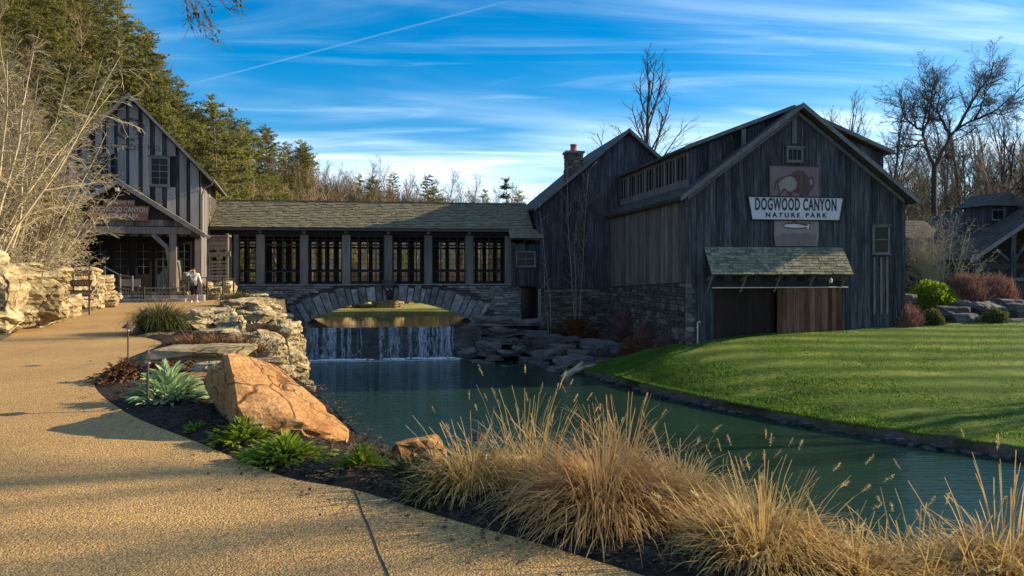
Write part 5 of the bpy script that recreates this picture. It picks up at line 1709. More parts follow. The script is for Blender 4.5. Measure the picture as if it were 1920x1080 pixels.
# ------------------------------------------------------------------ multi-stem shrubs
def stems_mesh(seed, n, h, spread, r, cfg, mat, arch=.0, base_r=.3, wig=.09, up=.03):
    rg = random.Random(seed)
    t = MB()
    for k in range(n):
        a = rg.uniform(0, 6.283); e = rg.random() ** .7
        d = Vector((math.cos(a) * spread * e, math.sin(a) * spread * e, 1))
        p = (math.cos(a) * base_r * e, math.sin(a) * base_r * e, -.1)
        ln = h * rg.uniform(.6, 1.08)
        pts, rad = limb(t, rg, p, d, ln, r * rg.uniform(.6, 1.1), r * .2, 8, wig, up - arch * e, 5)
        grow(t, rg, pts, rad, 0, cfg)
    return t
CFG_SHRUB = [dict(n=11, len=.36, ang=(20, 60), r=.016, seg=5, wig=.16, up=.0, sides=3, **{'from': .2}, taper=.5),
             dict(n=8, len=.5, ang=(20, 60), r=.010, seg=4, wig=.2, up=-.02, sides=3, **{'from': .1}),
             dict(n=1, len=.6, ang=(20, 60), r=.006, seg=2, wig=.2, up=-.02, sides=3, **{'from': .2})]
def shrub(name, label, cat, seed, loc, n, h, spread, r, mat='bark_pale', arch=0.0, cfg=CFG_SHRUB, base_r=.3, part='stems', group=None, wig=.09):
    t = thing(name, label, cat, loc, 0, group)
    stems_mesh(seed, n, h, spread, r, cfg, mat, arch, base_r, wig).build(part, M[mat], t)
    return t
SHB = [dict(c, r=c['r'] * 1.5) for c in CFG_SHRUB]
def sh_at(px, Y, z): return ((px - 960) / FPX * Y, Y, z)
shrub('bare_shrub', 'huge pale bare shrub filling left edge above the boulders', 'shrub', 401, sh_at(-15, 25, 1.0), 38, 8.4, .58, .05, cfg=SHB, base_r=.7, arch=.012)
shrub('bare_shrub', 'pale bare shrub reaching over the porch roof', 'shrub', 402, sh_at(48, 27, 1.0), 30, 4.9, .66, .042, cfg=SHB, base_r=.6, arch=.03)
shrub('bare_shrub', 'pale bare shrub cut by left picture edge', 'shrub', 403, sh_at(-60, 22, 1.2), 24, 8.0, .6, .05, cfg=SHB, base_r=.6)
shrub('bare_shrub', 'low tangle of pale twigs on top of the boulder wall', 'shrub', 404, sh_at(55, 23.5, 1.1), 26, 2.0, 1.1, .02, base_r=.9, arch=.03)
shrub('bare_shrub', 'pale many-stemmed bare shrub between barn and pavilion', 'shrub', 405, (at(1752, 540, 42).x, 42, gz(at(1752, 540, 42).x, 42)), 34, 5.6, .42, .035, base_r=.35)
shrub('bare_shrub', 'small pale bare shrub under the pavilion eave', 'shrub', 406, (at(1805, 540, 41).x, 41, gz(at(1805, 540, 41).x, 41)), 14, 2.9, .6, .022, base_r=.3)
shrub('bare_tree', 'slim pale young tree whose sunlit top covers the chimney', 'bare tree', 407, tuple(L(-2.35, 12.0, -3.2)), 3, 11.2, .10, .045, mat='bark_brown', base_r=.15, wig=.035,
      cfg=[dict(n=16, len=.2, ang=(25, 50), r=.028, seg=5, wig=.12, up=.05, sides=3, **{'from': .52}, taper=.4), dict(n=5, len=.45, ang=(20, 50), r=.012, seg=3, wig=.16, up=.03, sides=3, **{'from': .2})])
shrub('climbing_vine', 'bare vine trained flat against dark house boards', 'vine', 408, tuple(L(-3.9, 12.42, -3.0)), 3, 8.4, .08, .03, base_r=.1, wig=.05, cfg=[dict(n=8, len=.16, ang=(30, 70), r=.016, seg=5, wig=.16, up=.0, sides=3, **{'from': .3}, taper=.4)])

# twiggy brush over the hill floor and along the wood's edge
def brush(name, label, pxr, n, mat, hmin, hmax, yfun, seed):
    rgn = np.random.default_rng(seed)
    px = rgn.uniform(pxr[0], pxr[1], n)
    yb, yr = np.interp(px, HP, HB), np.interp(px, HP, HR)
    Y = yb - yfun + (yr - yb + yfun) * rgn.uniform(0, 1, n) ** 1.1 * 1.05
    X = (px - 960) / FPX * Y
    Z = ground_z(X, Y)
    vs, fs = [], []
    for i in range(n):
        for _ in range(4):
            a = rgn.uniform(0, 6.283); h = rgn.uniform(hmin, hmax); l = rgn.uniform(.1, .7) * h
            w = rgn.uniform(.015, .04)
            ox, oy = rgn.uniform(-.4, .4, 2)
            b = len(vs)
            x, y, z = X[i] + ox, Y[i] + oy, Z[i] - .05
            vs += [(x - w, y, z), (x + w, y, z), (x + l * math.cos(a), y + l * math.sin(a), z + h)]
            fs.append((b, b + 1, b + 2))
    m = MB(); m.v, m.f, m.m = vs, fs, [0] * len(fs)
    m.build(name, M[mat], kind='stuff', label=label, cat='undergrowth')
brush('undergrowth', 'brown twiggy brush covering the floor of the wooded hillside', (-200, 1040), 26000, 'bark_brown', .4, 2.2, 4, 21)
brush('low_evergreens', 'olive evergreen scrub filling the gaps between the hillside pines', (-200, 560), 26000, 'needles', .3, 1.6, 3, 23)
brush('thicket', 'brown leafless thicket along the ridge above the bridge roof', (520, 1060), 12000, 'bark_brown', 1.5, 5.0, 0, 24)
brush('undergrowth', 'grey brown brush at the foot of the woods behind the pavilion', (1480, 2200), 9000, 'bark_brown', .5, 3.0, 6, 22)

# the branch that hangs into the top of the picture, with the tree that carries it (outside the frame)
ht = thing('overhanging_tree', 'bare tree branch with dangling twigs hanging in at the top', 'bare tree', (-13.6, 13.0, .5))
rg = random.Random(55)
m = MB(); pts, rad = limb(m, rg, (0, 0, -.2), (.05, 0, 1), 9, .28, .14, 8, .03, .08, 8)
m.build('trunk', M['bark_dark'], ht, smooth=True)
m = MB()
o0 = Vector((-13.6, 13.0, .5))
def wl(px, py, Y=12.0): return at(px, py, Y) - o0
main = [Vector(pts[6]), wl(100, -230), wl(250, -150), wl(345, -60), wl(370, -8)]
mp_ = [Vector(p) for p in catmull([tuple(p) for p in main], 4)]
m.tube(mp_, [.12 - .10 * i / len(mp_) for i in range(len(mp_))], 5, cap=False)
tw = [[(345, -55), (348, 0), (354, 30), (358, 50)], [(352, -40), (362, 10), (372, 40), (398, 62), (410, 74)], [(362, -20), (370, 20), (380, 45), (388, 66), (400, 78)], [(366, -10), (385, 20), (390, 40), (402, 66)],
      [(375, -20), (392, 6), (398, 22)], [(380, -30), (420, 8), (436, 16), (455, 12)], [(384, -34), (430, -2), (450, 4), (462, 0)], [(358, 0), (365, 24), (376, 56)], [(382, 14), (388, 36), (410, 60)], [(360, -20), (352, 14), (362, 44)]]
for l in tw:
    P = [Vector(p) + rv(rg, .015) for p in catmull([tuple(wl(x, y, 12 + rg.uniform(-.3, .3))) for x, y in l], 4)]
    rad = [.012 - .008 * i / len(P) for i in range(len(P))]
    m.tube(P, rad, 3, cap=False)
    grow(m, rg, P, rad, 0, [dict(n=8, len=.28, ang=(15, 45), r=.006, seg=4, wig=.15, up=-.06, sides=3, **{'from': .1}, taper=.3)])
    for k in range(3):
        q = rg.choice(P[3:]); blob(m, q + rv(rg, .01), .018, 5, 4, (1, 1, 1.5))
m.build('crown', M['bark_dark'], ht)
grow_cfg = CFG_VASE
m = MB(); grow(m, rg, pts, rad if False else [.28 - .14 * i / 8 for i in range(9)], 0, [dict(n=8, len=.4, ang=(40, 70), r=.07, seg=5, wig=.1, up=.08, sides=4, **{'from': .75}, taper=.4), dict(n=6, len=.4, ang=(25, 60), r=.03, seg=4, wig=.15, up=.03, sides=3, **{'from': .2})])
# upper boughs of that tree reach left, away from the picture
for i, v in enumerate(m.v):
    m.v[i] = (-abs(v[0]) * .9, v[1], v[2])
m.build('bough', M['bark_dark'], ht)

# trees beyond the right edge whose shadows lie across the path and the lawn
for i, (x, y, sc, k_, lab) in enumerate(((30, 11.2, 1.42, 0, 'bare tree standing right of the picture beyond the river bend'), (36, 26.5, 1.45, 2, 'bare tree right of the picture near the pavilion'))):
    z = -.9 if y > 20 else -2.2
    put_tree('bare_tree', lab, 'bare tree', darks[k_], (x, y, z), i * 1.3, sc)
# ------------------------------------------------------------------ rocks
def rock_mesh(seed, sx, sy, sz, mat, cuts=2, rough=.12, blocky=.75, npts=20):
    rg = random.Random(seed)
    bm = bmesh.new()
    for k in range(npts):
        v = rv(rg).normalized()
        q = Vector([math.copysign(abs(c) ** (1 - blocky * .75), c) for c in v])
        bm.verts.new((q.x * sx / 2, q.y * sy / 2, q.z * sz / 2))
    r = bmesh.ops.convex_hull(bm, input=bm.verts)
    for v in [v for v in bm.verts if not v.link_faces]: bm.verts.remove(v)
    bmesh.ops.bevel(bm, geom=list(bm.edges), offset=min(sx, sy, sz) * .05, segments=1, affect='EDGES', clamp_overlap=True)
    bmesh.ops.triangulate(bm, faces=bm.faces)
    for _ in range(cuts):
        big = [e for e in bm.edges if e.calc_length() > max(sx, sy, sz) * (.075 if cuts > 2 else .13)]
        if big: bmesh.ops.subdivide_edges(bm, edges=big, cuts=1)
        bmesh.ops.triangulate(bm, faces=bm.faces)
    bm.normal_update()
    s = max(sx, sy, sz)
    off = Vector((seed * 3.17, seed * 1.3, 0))
    for v in bm.verts:
        f = noise.fractal((v.co + off) * (2.2 / s), 1, 2.0, 5)
        q = v.co.z * 8 / s + 1.2 * noise.noise(v.co * (1.3 / s) + off)   # bedding: each layer steps in or out
        k = math.floor(q); fr = q - k
        lay = noise.cell(Vector((k * 1.37 + seed, 3.3, 1.1)))
        side = 1 - abs(v.normal.z)
        v.co += v.normal * f * rough * s * .6 - Vector((v.normal.x, v.normal.y, 0)) * side * s * (lay * .07 + (.05 if fr < .14 else 0))
    me = bpy.data.meshes.new('rock')
    bm.to_mesh(me); bm.free()
    me.materials.append(M[mat])
    return me

ROCKS = [rock_mesh(500 + i, *d, 'rock', 4) for i, d in enumerate(((1, .9, .8), (1, .8, .6), (1, 1, .9), (1, .8, .38), (1, .7, .45), (1, .9, 1.0), (1.0, .8, .3)))]
DROCKS = [rock_mesh(520 + i, *d, 'rock_dark', 3) for i, d in enumerate(((1, .9, .55), (1, .8, .35), (1, .8, .25), (1, .9, .7)))]
def put_rock(parent, px, py, Y, w, i, rz=0.0, sq=(1, 1, 1), pool=ROCKS, tilt=(0, 0), name='boulder'):
    """px, py = middle of the rock in the photograph, w = width in metres"""
    p = at(px, py, Y)
    o = link(name, pool[i], parent, loc=tuple(p - parent.location), rot=(tilt[0], tilt[1], rz), scale=(w * sq[0], w * sq[1], w * sq[2]))
    return o

# boulder wall left of the path
wall = thing('boulder_wall', 'stacked pale limestone boulder wall along left path edge', 'boulder wall', (-15.5, 23, .8))
for px, py, Y, w, i, rz, sq in (
    (-40, 562, 18.5, 2.2, 2, .3, (1, 1, 1.0)), (45, 545, 20.2, 1.9, 5, .8, (1.05, 1, 1.0)), (10, 505, 20.5, 1.3, 0, .2, (1, 1, .8)), (95, 585, 22.3, 1.1, 1, .4, (1, 1, .9)), (55, 598, 20.6, 1.3, 3, .1, (1, 1, 1.0)),
    (112, 573, 24.6, 1.35, 0, 1.2, (1, 1, 1.05)), (75, 510, 23.6, 1.9, 4, .3, (1, 1, .9)), (116, 535, 28.0, 1.2, 5, .5, (1.1, 1, .95)), (130, 508, 28.5, 2.1, 6, .1, (1, 1, 1)), (158, 560, 30.2, 1.65, 2, .9, (.8, 1, 1.15)),
    (165, 525, 31.0, 1.5, 1, .3, (1, 1, .9)), (188, 562, 31.5, 1.45, 5, .6, (1, 1, .8)), (205, 552, 33.0, 1.25, 0, .2, (1.1, 1, .75)), (185, 520, 32.5, 1.3, 0, 1.4, (1, 1, .9)), (150, 500, 31.5, 1.8, 3, .5, (1, 1, .8)),
    (18, 592, 19.0, 1.3, 1, .9, (1, 1, .8)), (70, 560, 22.0, 1.5, 2, 2.0, (1, 1, 1)), (128, 582, 28.6, .8, 4, .4, (1, 1, 1)), (95, 545, 24.0, 1.1, 0, 2.5, (1, 1, 1)), (30, 492, 22.5, 1.6, 3, .7, (1, 1, .7)), (-60, 500, 20, 2.2, 1, .4, (1, 1, 1)), (172, 578, 30.2, .8, 1, .5, (1, 1, .8))):
    put_rock(wall, px, py + (10 if py < 560 else 2), Y, w * .9, i, rz, sq)

# rockery between the path and the pool
ry = thing('rockery', 'tumbled sunlit limestone rocks stepping down to the pool', 'rockery', (-9, 30, -1))
for px, py, Y, w, i, rz, sq in (
    (398, 600, 20.5, 1.3, 0, .3, (1, 1, .75)), (370, 612, 19.5, .8, 1, .9, (1, 1, .75)), (432, 612, 19.8, .8, 2, .2, (1, 1, .8)), (452, 636, 17.3, .8, 4, .4, (1, 1, .9)), (405, 628, 18.0, 1.1, 3, .2, (1, 1, .9)),
    (470, 596, 23.5, 1.5, 6, .2, (1.1, 1, 1)), (500, 580, 29.0, 1.5, 3, .5, (1, 1, .9)), (520, 598, 26.0, 1.4, 4, .1, (1, 1, .9)), (545, 622, 27.0, 1.9, 0, .6, (1, 1, .9)), (560, 650, 27.0, 1.5, 2, 1.2, (.9, 1, 1.1)),
    (465, 655, 15.6, .8, 1, .3, (1, 1, .8)), (500, 665, 15.6, .9, 2, .7, (1, 1, .9)), (525, 676, 16.4, 1.0, 0, .2, (1, 1, 1)), (490, 690, 13.8, .8, 4, .5, (1, 1, 1)), (435, 572, 28, 1.0, 1, .4, (1, 1, .8)), (475, 575, 28.5, 1.3, 2, 1.4, (1, 1, .6)),
    (545, 712, 17.6, 1.0, 5, .4, (1, 1, 1.2)), (572, 690, 22.5, 1.0, 2, .9, (1, 1, 1.3)), (515, 640, 20.5, 1.1, 1, .5, (1, 1, 1)), (485, 640, 18.5, .9, 6, .1, (1, 1, 1.1)),
    (505, 632, 30.0, 1.6, 5, .3, (1, 1, .9)), (480, 655, 27.5, 1.3, 1, .9, (1, 1, 1)), (525, 655, 28.5, 1.4, 2, .4, (1, 1, 1)), (545, 690, 28.0, 1.3, 5, .2, (.8, 1, 1.2)), (577, 712, 26.8, .8, 5, .6, (.7, .8, 1.5)),
    (520, 690, 25.5, 1.3, 0, 1.0, (1, 1, 1)), (556, 725, 25.2, 1.1, 2, .5, (1, 1, 1)), (500, 672, 24.5, 1.1, 4, .2, (1, 1, 1)), (470, 690, 23.0, 1.2, 1, .2, (1, 1, 1)), (535, 728, 23.0, 1.2, 0, .8, (1, 1, 1.2)), (590, 745, 24.4, .9, 1, .1, (1, 1, 1)),
    (455, 575, 36.5, 1.5, 6, .3, (1, 1, 1)), (520, 572, 37.0, .9, 5, .8, (1, 1, 1.2)), (552, 596, 38.0, 1.5, 1, .4, (1, 1, .9)), (475, 560, 39.0, 1.5, 4, .6, (1, 1, .8)), (568, 620, 37.6, 1.3, 0, .2, (1, 1, 1)), (565, 675, 36.5, 1.3, 2, .7, (1, 1, 1.2)), (560, 650, 38.5, 1.4, 5, .3, (1, 1, 1.3)), (440, 660, 21.5, 1.0, 1, .4, (1, 1, .8)), (490, 618, 28, 1.0, 6, .9, (1, 1, 1))):
    k_ = max(0, min(1, (px - 490) / 40))
    put_rock(ry, px - 24 * k_, py + 4 * k_, Y, w * (1 - .18 * k_), i, rz, sq)
rg = random.Random(577)
for k in range(46):        # smaller tumbled pieces between the large ones
    i_ = rg.uniform(20, 46); j = int(i_); c = Cc[j]; q = Sc[j]
    u = rg.uniform(-.25, .9)
    x, y = c[0] + (q[0] - c[0]) * u, c[1] + (q[1] - c[1]) * u
    z = c[2] if u < 0 else c[2] + (q[2] - c[2]) * u ** .75
    w_ = rg.uniform(.3, .75)
    link('boulder', ROCKS[rg.randrange(7)], ry, loc=(x + 9, y - 30, z + 1 + .1), rot=(rg.uniform(-.4, .4), rg.uniform(-.4, .4), rg.uniform(0, 6)), scale=(w_, w_, w_ * .9))
# single stones of the bed
def stone_thing(name, label, me, px, py, Y, w, rz=0, sq=(1, 1, 1)):
    p = at(px, py, Y)
    o = link(name, me, None, label, 'rock', loc=tuple(p), rot=(0, 0, rz), scale=(w * sq[0], w * sq[1], w * sq[2]))
    return o
stone_thing('flat_rock', 'flat pale rock slab behind the big orange boulder', rock_mesh(540, 1, .55, .2, 'rock', 3, .05), 385, 662, 11.2, 1.5, .05, (1, 1, .8))
stone_thing('flat_rock', 'low shaded grey rock under the pale slab', rock_mesh(541, 1, .6, .4, 'rock', 2, .07), 415, 692, 10.5, .8, .3, (1, 1, .8))
stone_thing('flat_rock', 'flat tan stone left of the big orange boulder', rock_mesh(542, 1, .8, .35, 'sandstone', 2, .06), 372, 715, 9.6, .62, .2)
stone_thing('flat_rock', 'rounded tan rock between green plants and dry grass', rock_mesh(543, 1, .9, .7, 'sandstone', 2, .08), 785, 850, 7.4, .5, .3)
stone_thing('flat_rock', 'long low pale slab half hidden by dry grass', rock_mesh(544, 1, .4, .16, 'rock', 2, .05), 925, 868, 6.7, 1.0, .05)
stone_thing('flat_rock', 'small cream stone at the foot of the orange boulder', rock_mesh(545, 1, .8, .5, 'rock', 2, .06), 468, 800, 7.0, .26, .3)
stone_thing('flat_rock', 'flat cream rock at the bed corner by the round grass clump', rock_mesh(546, 1, .8, .3, 'rock', 2, .06), 300, 634, 18.0, .9, .1)

# the big orange boulder: corner points from the photograph, each at its own depth
pts = [(425, 660, 7.75), (381, 716, 8.9), (402, 754, 8.7), (434, 797, 7.35), (468, 806, 7.0), (520, 818, 7.1), (565, 822, 7.15), (600, 838, 7.35), (648, 832, 7.6), (654, 806, 7.8), (628, 778, 8.1), (598, 752, 8.3),
       (540, 702, 8.5), (515, 682, 8.45), (470, 668, 8.2), (438, 712, 7.3), (444, 760, 7.08), (570, 792, 7.2), (612, 800, 7.5)]
bm = bmesh.new()
cen = at(520, 760, 7.9); cen.z = -.12
for px, py, Y in pts: bm.verts.new(at(px, py, Y) - cen)
for px, py, Y in ((470, 690, 9.2), (540, 730, 9.2), (600, 790, 9.0), (420, 745, 9.1), (640, 840, 8.6), (450, 850, 7.6), (640, 870, 7.9), (520, 860, 7.4)): bm.verts.new(at(px, py, Y) - cen)
bmesh.ops.convex_hull(bm, input=bm.verts)
for v in [v for v in bm.verts if not v.link_faces]: bm.verts.remove(v)
bmesh.ops.bevel(bm, geom=list(bm.edges), offset=.008, segments=1, affect='EDGES', clamp_overlap=True)
bmesh.ops.triangulate(bm, faces=bm.faces)
for _ in range(6):
    big = [e for e in bm.edges if e.calc_length() > .04]
    if not big: break
    bmesh.ops.subdivide_edges(bm, edges=big, cuts=1)
    bmesh.ops.triangulate(bm, faces=bm.faces)
bm.normal_update()
for v in bm.verts:
    p = v.co
    f = noise.fractal(p * 1.6 + Vector((4, 2, 9)), 1, 2.0, 6) * .035 + noise.fractal(Vector((p.x * 3 + p.z * 2, p.y * 3, p.z * 9)) + Vector((1, 7, 3)), 1, 2.0, 4) * .010
    rd = abs(noise.noise(Vector((p.x * 2.2 + p.z * 1.4, p.y * 2, p.z * 1.2)) + Vector((8, 3, 1))))
    v.co += v.normal * (f - .03 * max(0, .16 - rd) / .16)
    # undercut at the lower right, in its own shadow
    q = p + cen
    pxq, pyq = 960 + FPX * q.x / q.y, HZ - FPX * (q.z - EYE) / q.y
    if pyq > 806 and 540 < pxq < 650 and v.normal.y < 0:
        v.co.y += .10 * min(1, (pyq - 806) / 14)
me = bpy.data.meshes.new('big_boulder'); bm.to_mesh(me); bm.free()
me.materials.append(M['sandstone'])
link('big_boulder', me, None, 'large wedge-shaped orange sandstone boulder beside the path', 'boulder', loc=tuple(cen))

# dark ledges at the right end of the weir
dl = thing('rock_ledges', 'dark layered rock ledges stepping down right of the weir', 'rock ledges', (0, 41, -2.5))
rg = random.Random(560)
for k, (px, py, Y, w, i) in enumerate(((930, 600, 45, 2.6, 2), (985, 606, 45.5, 2.4, 2), (950, 620, 44.4, 3.0, 2), (905, 622, 44, 1.6, 1), (1000, 628, 44.2, 2.2, 1), (940, 640, 43.4, 2.0, 2), (985, 645, 43, 2.0, 1), (915, 655, 42.6, 1.8, 0), (960, 662, 42, 1.6, 2), (925, 672, 41.2, 1.2, 1),
    (1020, 650, 41.5, 2.4, 0), (1050, 655, 40.6, 2.2, 1), (1085, 666, 39.4, 1.7, 1), (1030, 672, 39.8, 1.9, 3), (1070, 684, 38.4, 1.8, 3), (1010, 690, 38.8, 1.4, 0), (1045, 697, 37.8, 1.3, 3), (990, 677, 40.0, 1.4, 1), (960, 690, 39.6, 1.2, 2), (1095, 678, 38.2, 1.1, 0), (1100, 690, 37.6, .9, 3), (905, 690, 41, 1.5, 0), (890, 660, 42.8, 1.6, 3), (885, 690, 42.2, 1.2, 3), (1060, 640, 43, 2.0, 2), (1120, 660, 42, 2.4, 0), (1170, 655, 41, 2.0, 1), (1215, 652, 39, 1.6, 0), (895, 640, 43.6, 1.4, 0), (870, 668, 42.6, 1.0, 0), (975, 655, 41.6, .9, 3))):
    put_rock(dl, px, py, Y, w, i, rg.uniform(-.3, .3), (1, 1, rg.uniform(.8, 1.1)), DROCKS, name='ledge_rock')
# driftwood log
a, b = at(1052, 722, 35.6), at(1092, 684, 36.6)
a.z = POOL_Z - .15
lg = thing('driftwood_log', 'pale forked driftwood log leaning from lawn tip into the pool', 'log', tuple(a))
m = MB(); rg = random.Random(5)
q = b - a
m.tube([Vector((0, 0, 0)), q * .3 + Vector((.05, 0, .03)), q * .65, q + Vector((0, 0, .1))], [.16, .17, .14, .09], 8)
m.tube([q * .45, q * .7 + Vector((.35, .0, .05)), q * .95 + Vector((.7, .1, .05))], [.11, .09, .04], 7)
m.build('trunk', M['bark_pale'], lg, smooth=True)
# far bank rocks under the arch, and one dark stump-like rock
fb = thing('far_rockery', 'sunlit tumbled rocks on the far bank seen under the arch', 'rockery', (-12, 56, -1))
rg = random.Random(570)
for k in range(70):
    d = rg.random() ** 1.3
    px = rg.uniform(575, 735 - 10 * d) if k % 3 else rg.uniform(735, 830)
    Y = 60 + d * 12 if k % 3 else 68 + d * 6
    x = (px - 960) / FPX * Y
    w_ = rg.uniform(.9, 2.6) if k % 3 else rg.uniform(.5, 1.1)
    link('boulder', ROCKS[rg.randrange(7)], fb, loc=(x + 12, Y - 56, gz(x, Y) + 1 + w_ * .16), rot=(0, 0, rg.uniform(0, 6)), scale=(w_, w_, w_ * .85))
# ledge rocks behind the lawn on the right
rl = thing('lawn_rockery', 'dark weathered rock shelf edging the lawn below red shrubs', 'rockery', (27, 40, -.7))
for px, py, Y, w, i, sq in ((1775, 585, 38.6, 2.6, 1, (1, .8, .7)), (1840, 580, 39, 2.6, 2, (1, .8, 1.2)), (1800, 600, 38, 1.6, 0, (1, .8, .9)), (1885, 572, 39.4, 2.0, 1, (1, .8, .9)), (1915, 585, 38.6, 1.8, 0, (1, .8, 1)), (1735, 598, 38.2, 1.2, 3, (1, .8, .7)), (1850, 600, 38, 1.4, 3, (1, .8, .7)), (1905, 605, 37.6, 1.4, 3, (1, .8, .6)), (1700, 560, 39.6, 1.0, 0, (1, .8, 1))):
    put_rock(rl, px, py, Y, w, i, .1, sq, DROCKS, name='ledge_rock')
for px, py, Y, w, lab in ((1600, 625, 35.6, .9, 'flat pale stone lying at the barn foot, left of two'), (1632, 622, 35.8, .7, 'flat pale stone lying at the barn foot, right of two')):
    stone_thing('flat_rock', lab, rock_mesh(int(px), 1, .5, .18, 'rock', 1, .05), px, py, Y, w)

# ------------------------------------------------------------------ plants
def grass_clump(name, label, loc, seed, n, h, spread, mat='straw', nstem=40, stem_h=1.25, base=.16, plume=True, w=.0058, stiff=.5, group=None, lean=(0, 0), pl=.2):
    rg = random.Random(seed)
    t = thing(name, label, 'ornamental grass', loc, 0, group)
    vs, fs = [], []
    def blade(p, az, tilt, ln, droop, w, seg=5, kink=False, tp=.85):
        kk = rg.randrange(2, seg) if kink else -1
        b = len(vs)
        x, y, z = p
        el = math.pi / 2 - tilt
        sx, sy = -math.sin(az) * w, math.cos(az) * w
        for k in range(seg + 1):
            f = k / seg
            ww = 1 - f ** 2 * tp
            vs.append((x - sx * ww, y - sy * ww, z)); vs.append((x + sx * ww, y + sy * ww, z))
            e2 = el - droop * f * f * 1.2
            x += math.cos(e2) * math.cos(az) * ln / seg + lean[0] * ln * f / seg; y += math.cos(e2) * math.sin(az) * ln / seg + lean[1] * ln * f / seg; z += math.sin(e2) * ln / seg
            az += rg.uniform(-.1, .1)
            if k == kk: el -= rg.uniform(.4, 1.3); az += rg.uniform(-.6, .6)
        for k in range(seg): fs.append((b + 2 * k, b + 2 * k + 1, b + 2 * k + 3, b + 2 * k + 2))
        return (x, y, z), az
    for k in range(n):
        az = rg.uniform(0, 6.283); q = rg.random() ** .6
        p = (math.cos(az) * base * q, math.sin(az) * base * q, -.02)
        a2 = az + rg.gauss(0, .35)
        blade(p, a2, q * spread * rg.uniform(.5, 1.15), h * rg.uniform(.6, 1.25), rg.uniform(.8, 2.7), w * rg.uniform(.6, 1.5), 6, rg.random() < .3)
    for k in range(n // 5):     # dead blades lying round the foot
        az = rg.uniform(0, 6.283); q = rg.uniform(.6, 1.5)
        blade((math.cos(az) * base * q, math.sin(az) * base * q, rg.uniform(.0, .10)), az + rg.gauss(0, .9), rg.uniform(1.1, 1.6), h * rg.uniform(.3, .7), rg.uniform(.3, 1.0), w * rg.uniform(.8, 1.5), 4, True)
    m = MB(); m.v, m.f, m.m = vs, fs, [0] * len(fs)
    m.build('blades', M[mat], t)
    vs, fs = [], []
    pv, pf = [], []
    for k in range(nstem):
        az = rg.uniform(0, 6.283); q = rg.random()
        p = (math.cos(az) * base * q, math.sin(az) * base * q, -.02)
        tip, a2 = blade(p, az, q * spread * .62, h * stem_h * rg.uniform(.75, 1.1), rg.uniform(.2, 1.0) * (1 - stiff * .5), .0036, 6, False, .25)
        if plume and rg.random() < pl:
            T0 = Vector(tip); d = (Vector(vs[-1]) - Vector(vs[-3])).normalized()
            ln = rg.uniform(.05, .10)
            for j in range(46):
                f = rg.random()
                c = T0 + d * ln * (f - .3)
                o_ = rv(rg).normalized(); o_ = (o_ + d * .7).normalized() * .020 * (1 - (2 * f - 1) ** 2 * .7)
                s = o_.cross(d).normalized() * .0016
                b = len(pv)
                pv += [c - s, c + s, c + o_]; pf.append((b, b + 1, b + 2))
    if vs:
        m = MB(); m.v, m.f, m.m = vs, fs, [0] * len(fs)
        st = m.build('stems', M[mat], t)
    if pv:
        m = MB(); m.add(pv, pf); m.build('seed_heads', M['plume'], t)
    return t
def onbed(px, py, z=-.05):
    p = gp(px, py, z); return (p.x, p.y, z)
grass_clump('fountain_grass', 'dry golden grass clump left of the tallest one, by pale slab', onbed(890, 935, -.06), 601, 900, .48, .95, nstem=40, stem_h=1.35)
grass_clump('fountain_grass', 'largest dry russet grass clump in the foreground middle', onbed(1130, 985, -.06), 602, 2300, .62, 1.15, 'straw_pink', nstem=60, stem_h=1.3, base=.24)
grass_clump('fountain_grass', 'golden grass mound behind the largest russet clump', onbed(1020, 945, -.1), 603, 1200, .5, 1.1, nstem=36, stem_h=1.45, base=.2)
grass_clump('fountain_grass', 'golden grass mound right behind the russet clump', onbed(1270, 985, -.15), 604, 1300, .52, 1.15, nstem=30, stem_h=1.3, base=.2)
grass_clump('fountain_grass', 'bright straw grass clump with plumes, right of the russet clump', onbed(1430, 1075, -.08), 605, 2000, .46, 1.05, pl=.35, nstem=60, stem_h=1.4, base=.22)
grass_clump('fountain_grass', 'small straw grass clump in front of bright plumes, bottom edge', onbed(1600, 1110, -.1), 606, 1000, .32, 1.1, nstem=26, stem_h=1.6, base=.16)
grass_clump('fountain_grass', 'loose straw grass clump at the lower right, thin tall stems', onbed(1720, 1110, -.15), 607, 700, .30, 1.0, nstem=18, stem_h=1.8, base=.2)
grass_clump('fountain_grass', 'straw grass clump in the lower right corner', onbed(1860, 1100, -.15), 608, 1100, .34, 1.0, nstem=20, stem_h=1.8, base=.22)
for i, (px, py, n_, h_, lab) in enumerate(((1525, 1105, 900, .36, 'low straw grass tuft between bright plumes and bottom edge'), (1655, 1118, 800, .30, 'low straw grass tuft left of the loose clump, bottom edge'), (1790, 1112, 900, .30, 'low straw grass tuft left of the corner clump'), (1935, 1118, 900, .34, 'straw grass tuft cut by the right edge at the bottom'), (1350, 1030, 1100, .42, 'golden grass mound between the russet clump and bright plumes'))):
    grass_clump('fountain_grass', lab, onbed(px, py, -.14), 615 + i, n_, h_, 1.2, nstem=14, stem_h=1.5, base=.22)
grass_clump('tall_grass', 'stiff upright pinkish grass stalks rising from the russet clump', onbed(1165, 950, -.1), 609, 60, .74, .22, 'straw_pink', nstem=40, stem_h=1.05, base=.12, plume=False, w=.007, stiff=.95)
grass_clump('tall_grass', 'thin tall grass stalks standing before the pool left of the russet clump', onbed(985, 925, -.1), 610, 60, .62, .5, nstem=40, stem_h=1.3, base=.2, stiff=.8)
grass_clump('tall_grass', 'sparse green-tan stalks with a plume at the right edge', onbed(1890, 1085, -.15), 611, 26, .5, .4, nstem=26, stem_h=1.35, base=.12, stiff=.8)
grass_clump('round_grass', 'round olive grass clump beside the far path light', (gp(318, 622).x, 18.6, .02), 612, 1500, .85, .85, 'olive_leaf', nstem=40, stem_h=1.2, base=.32, w=.012)
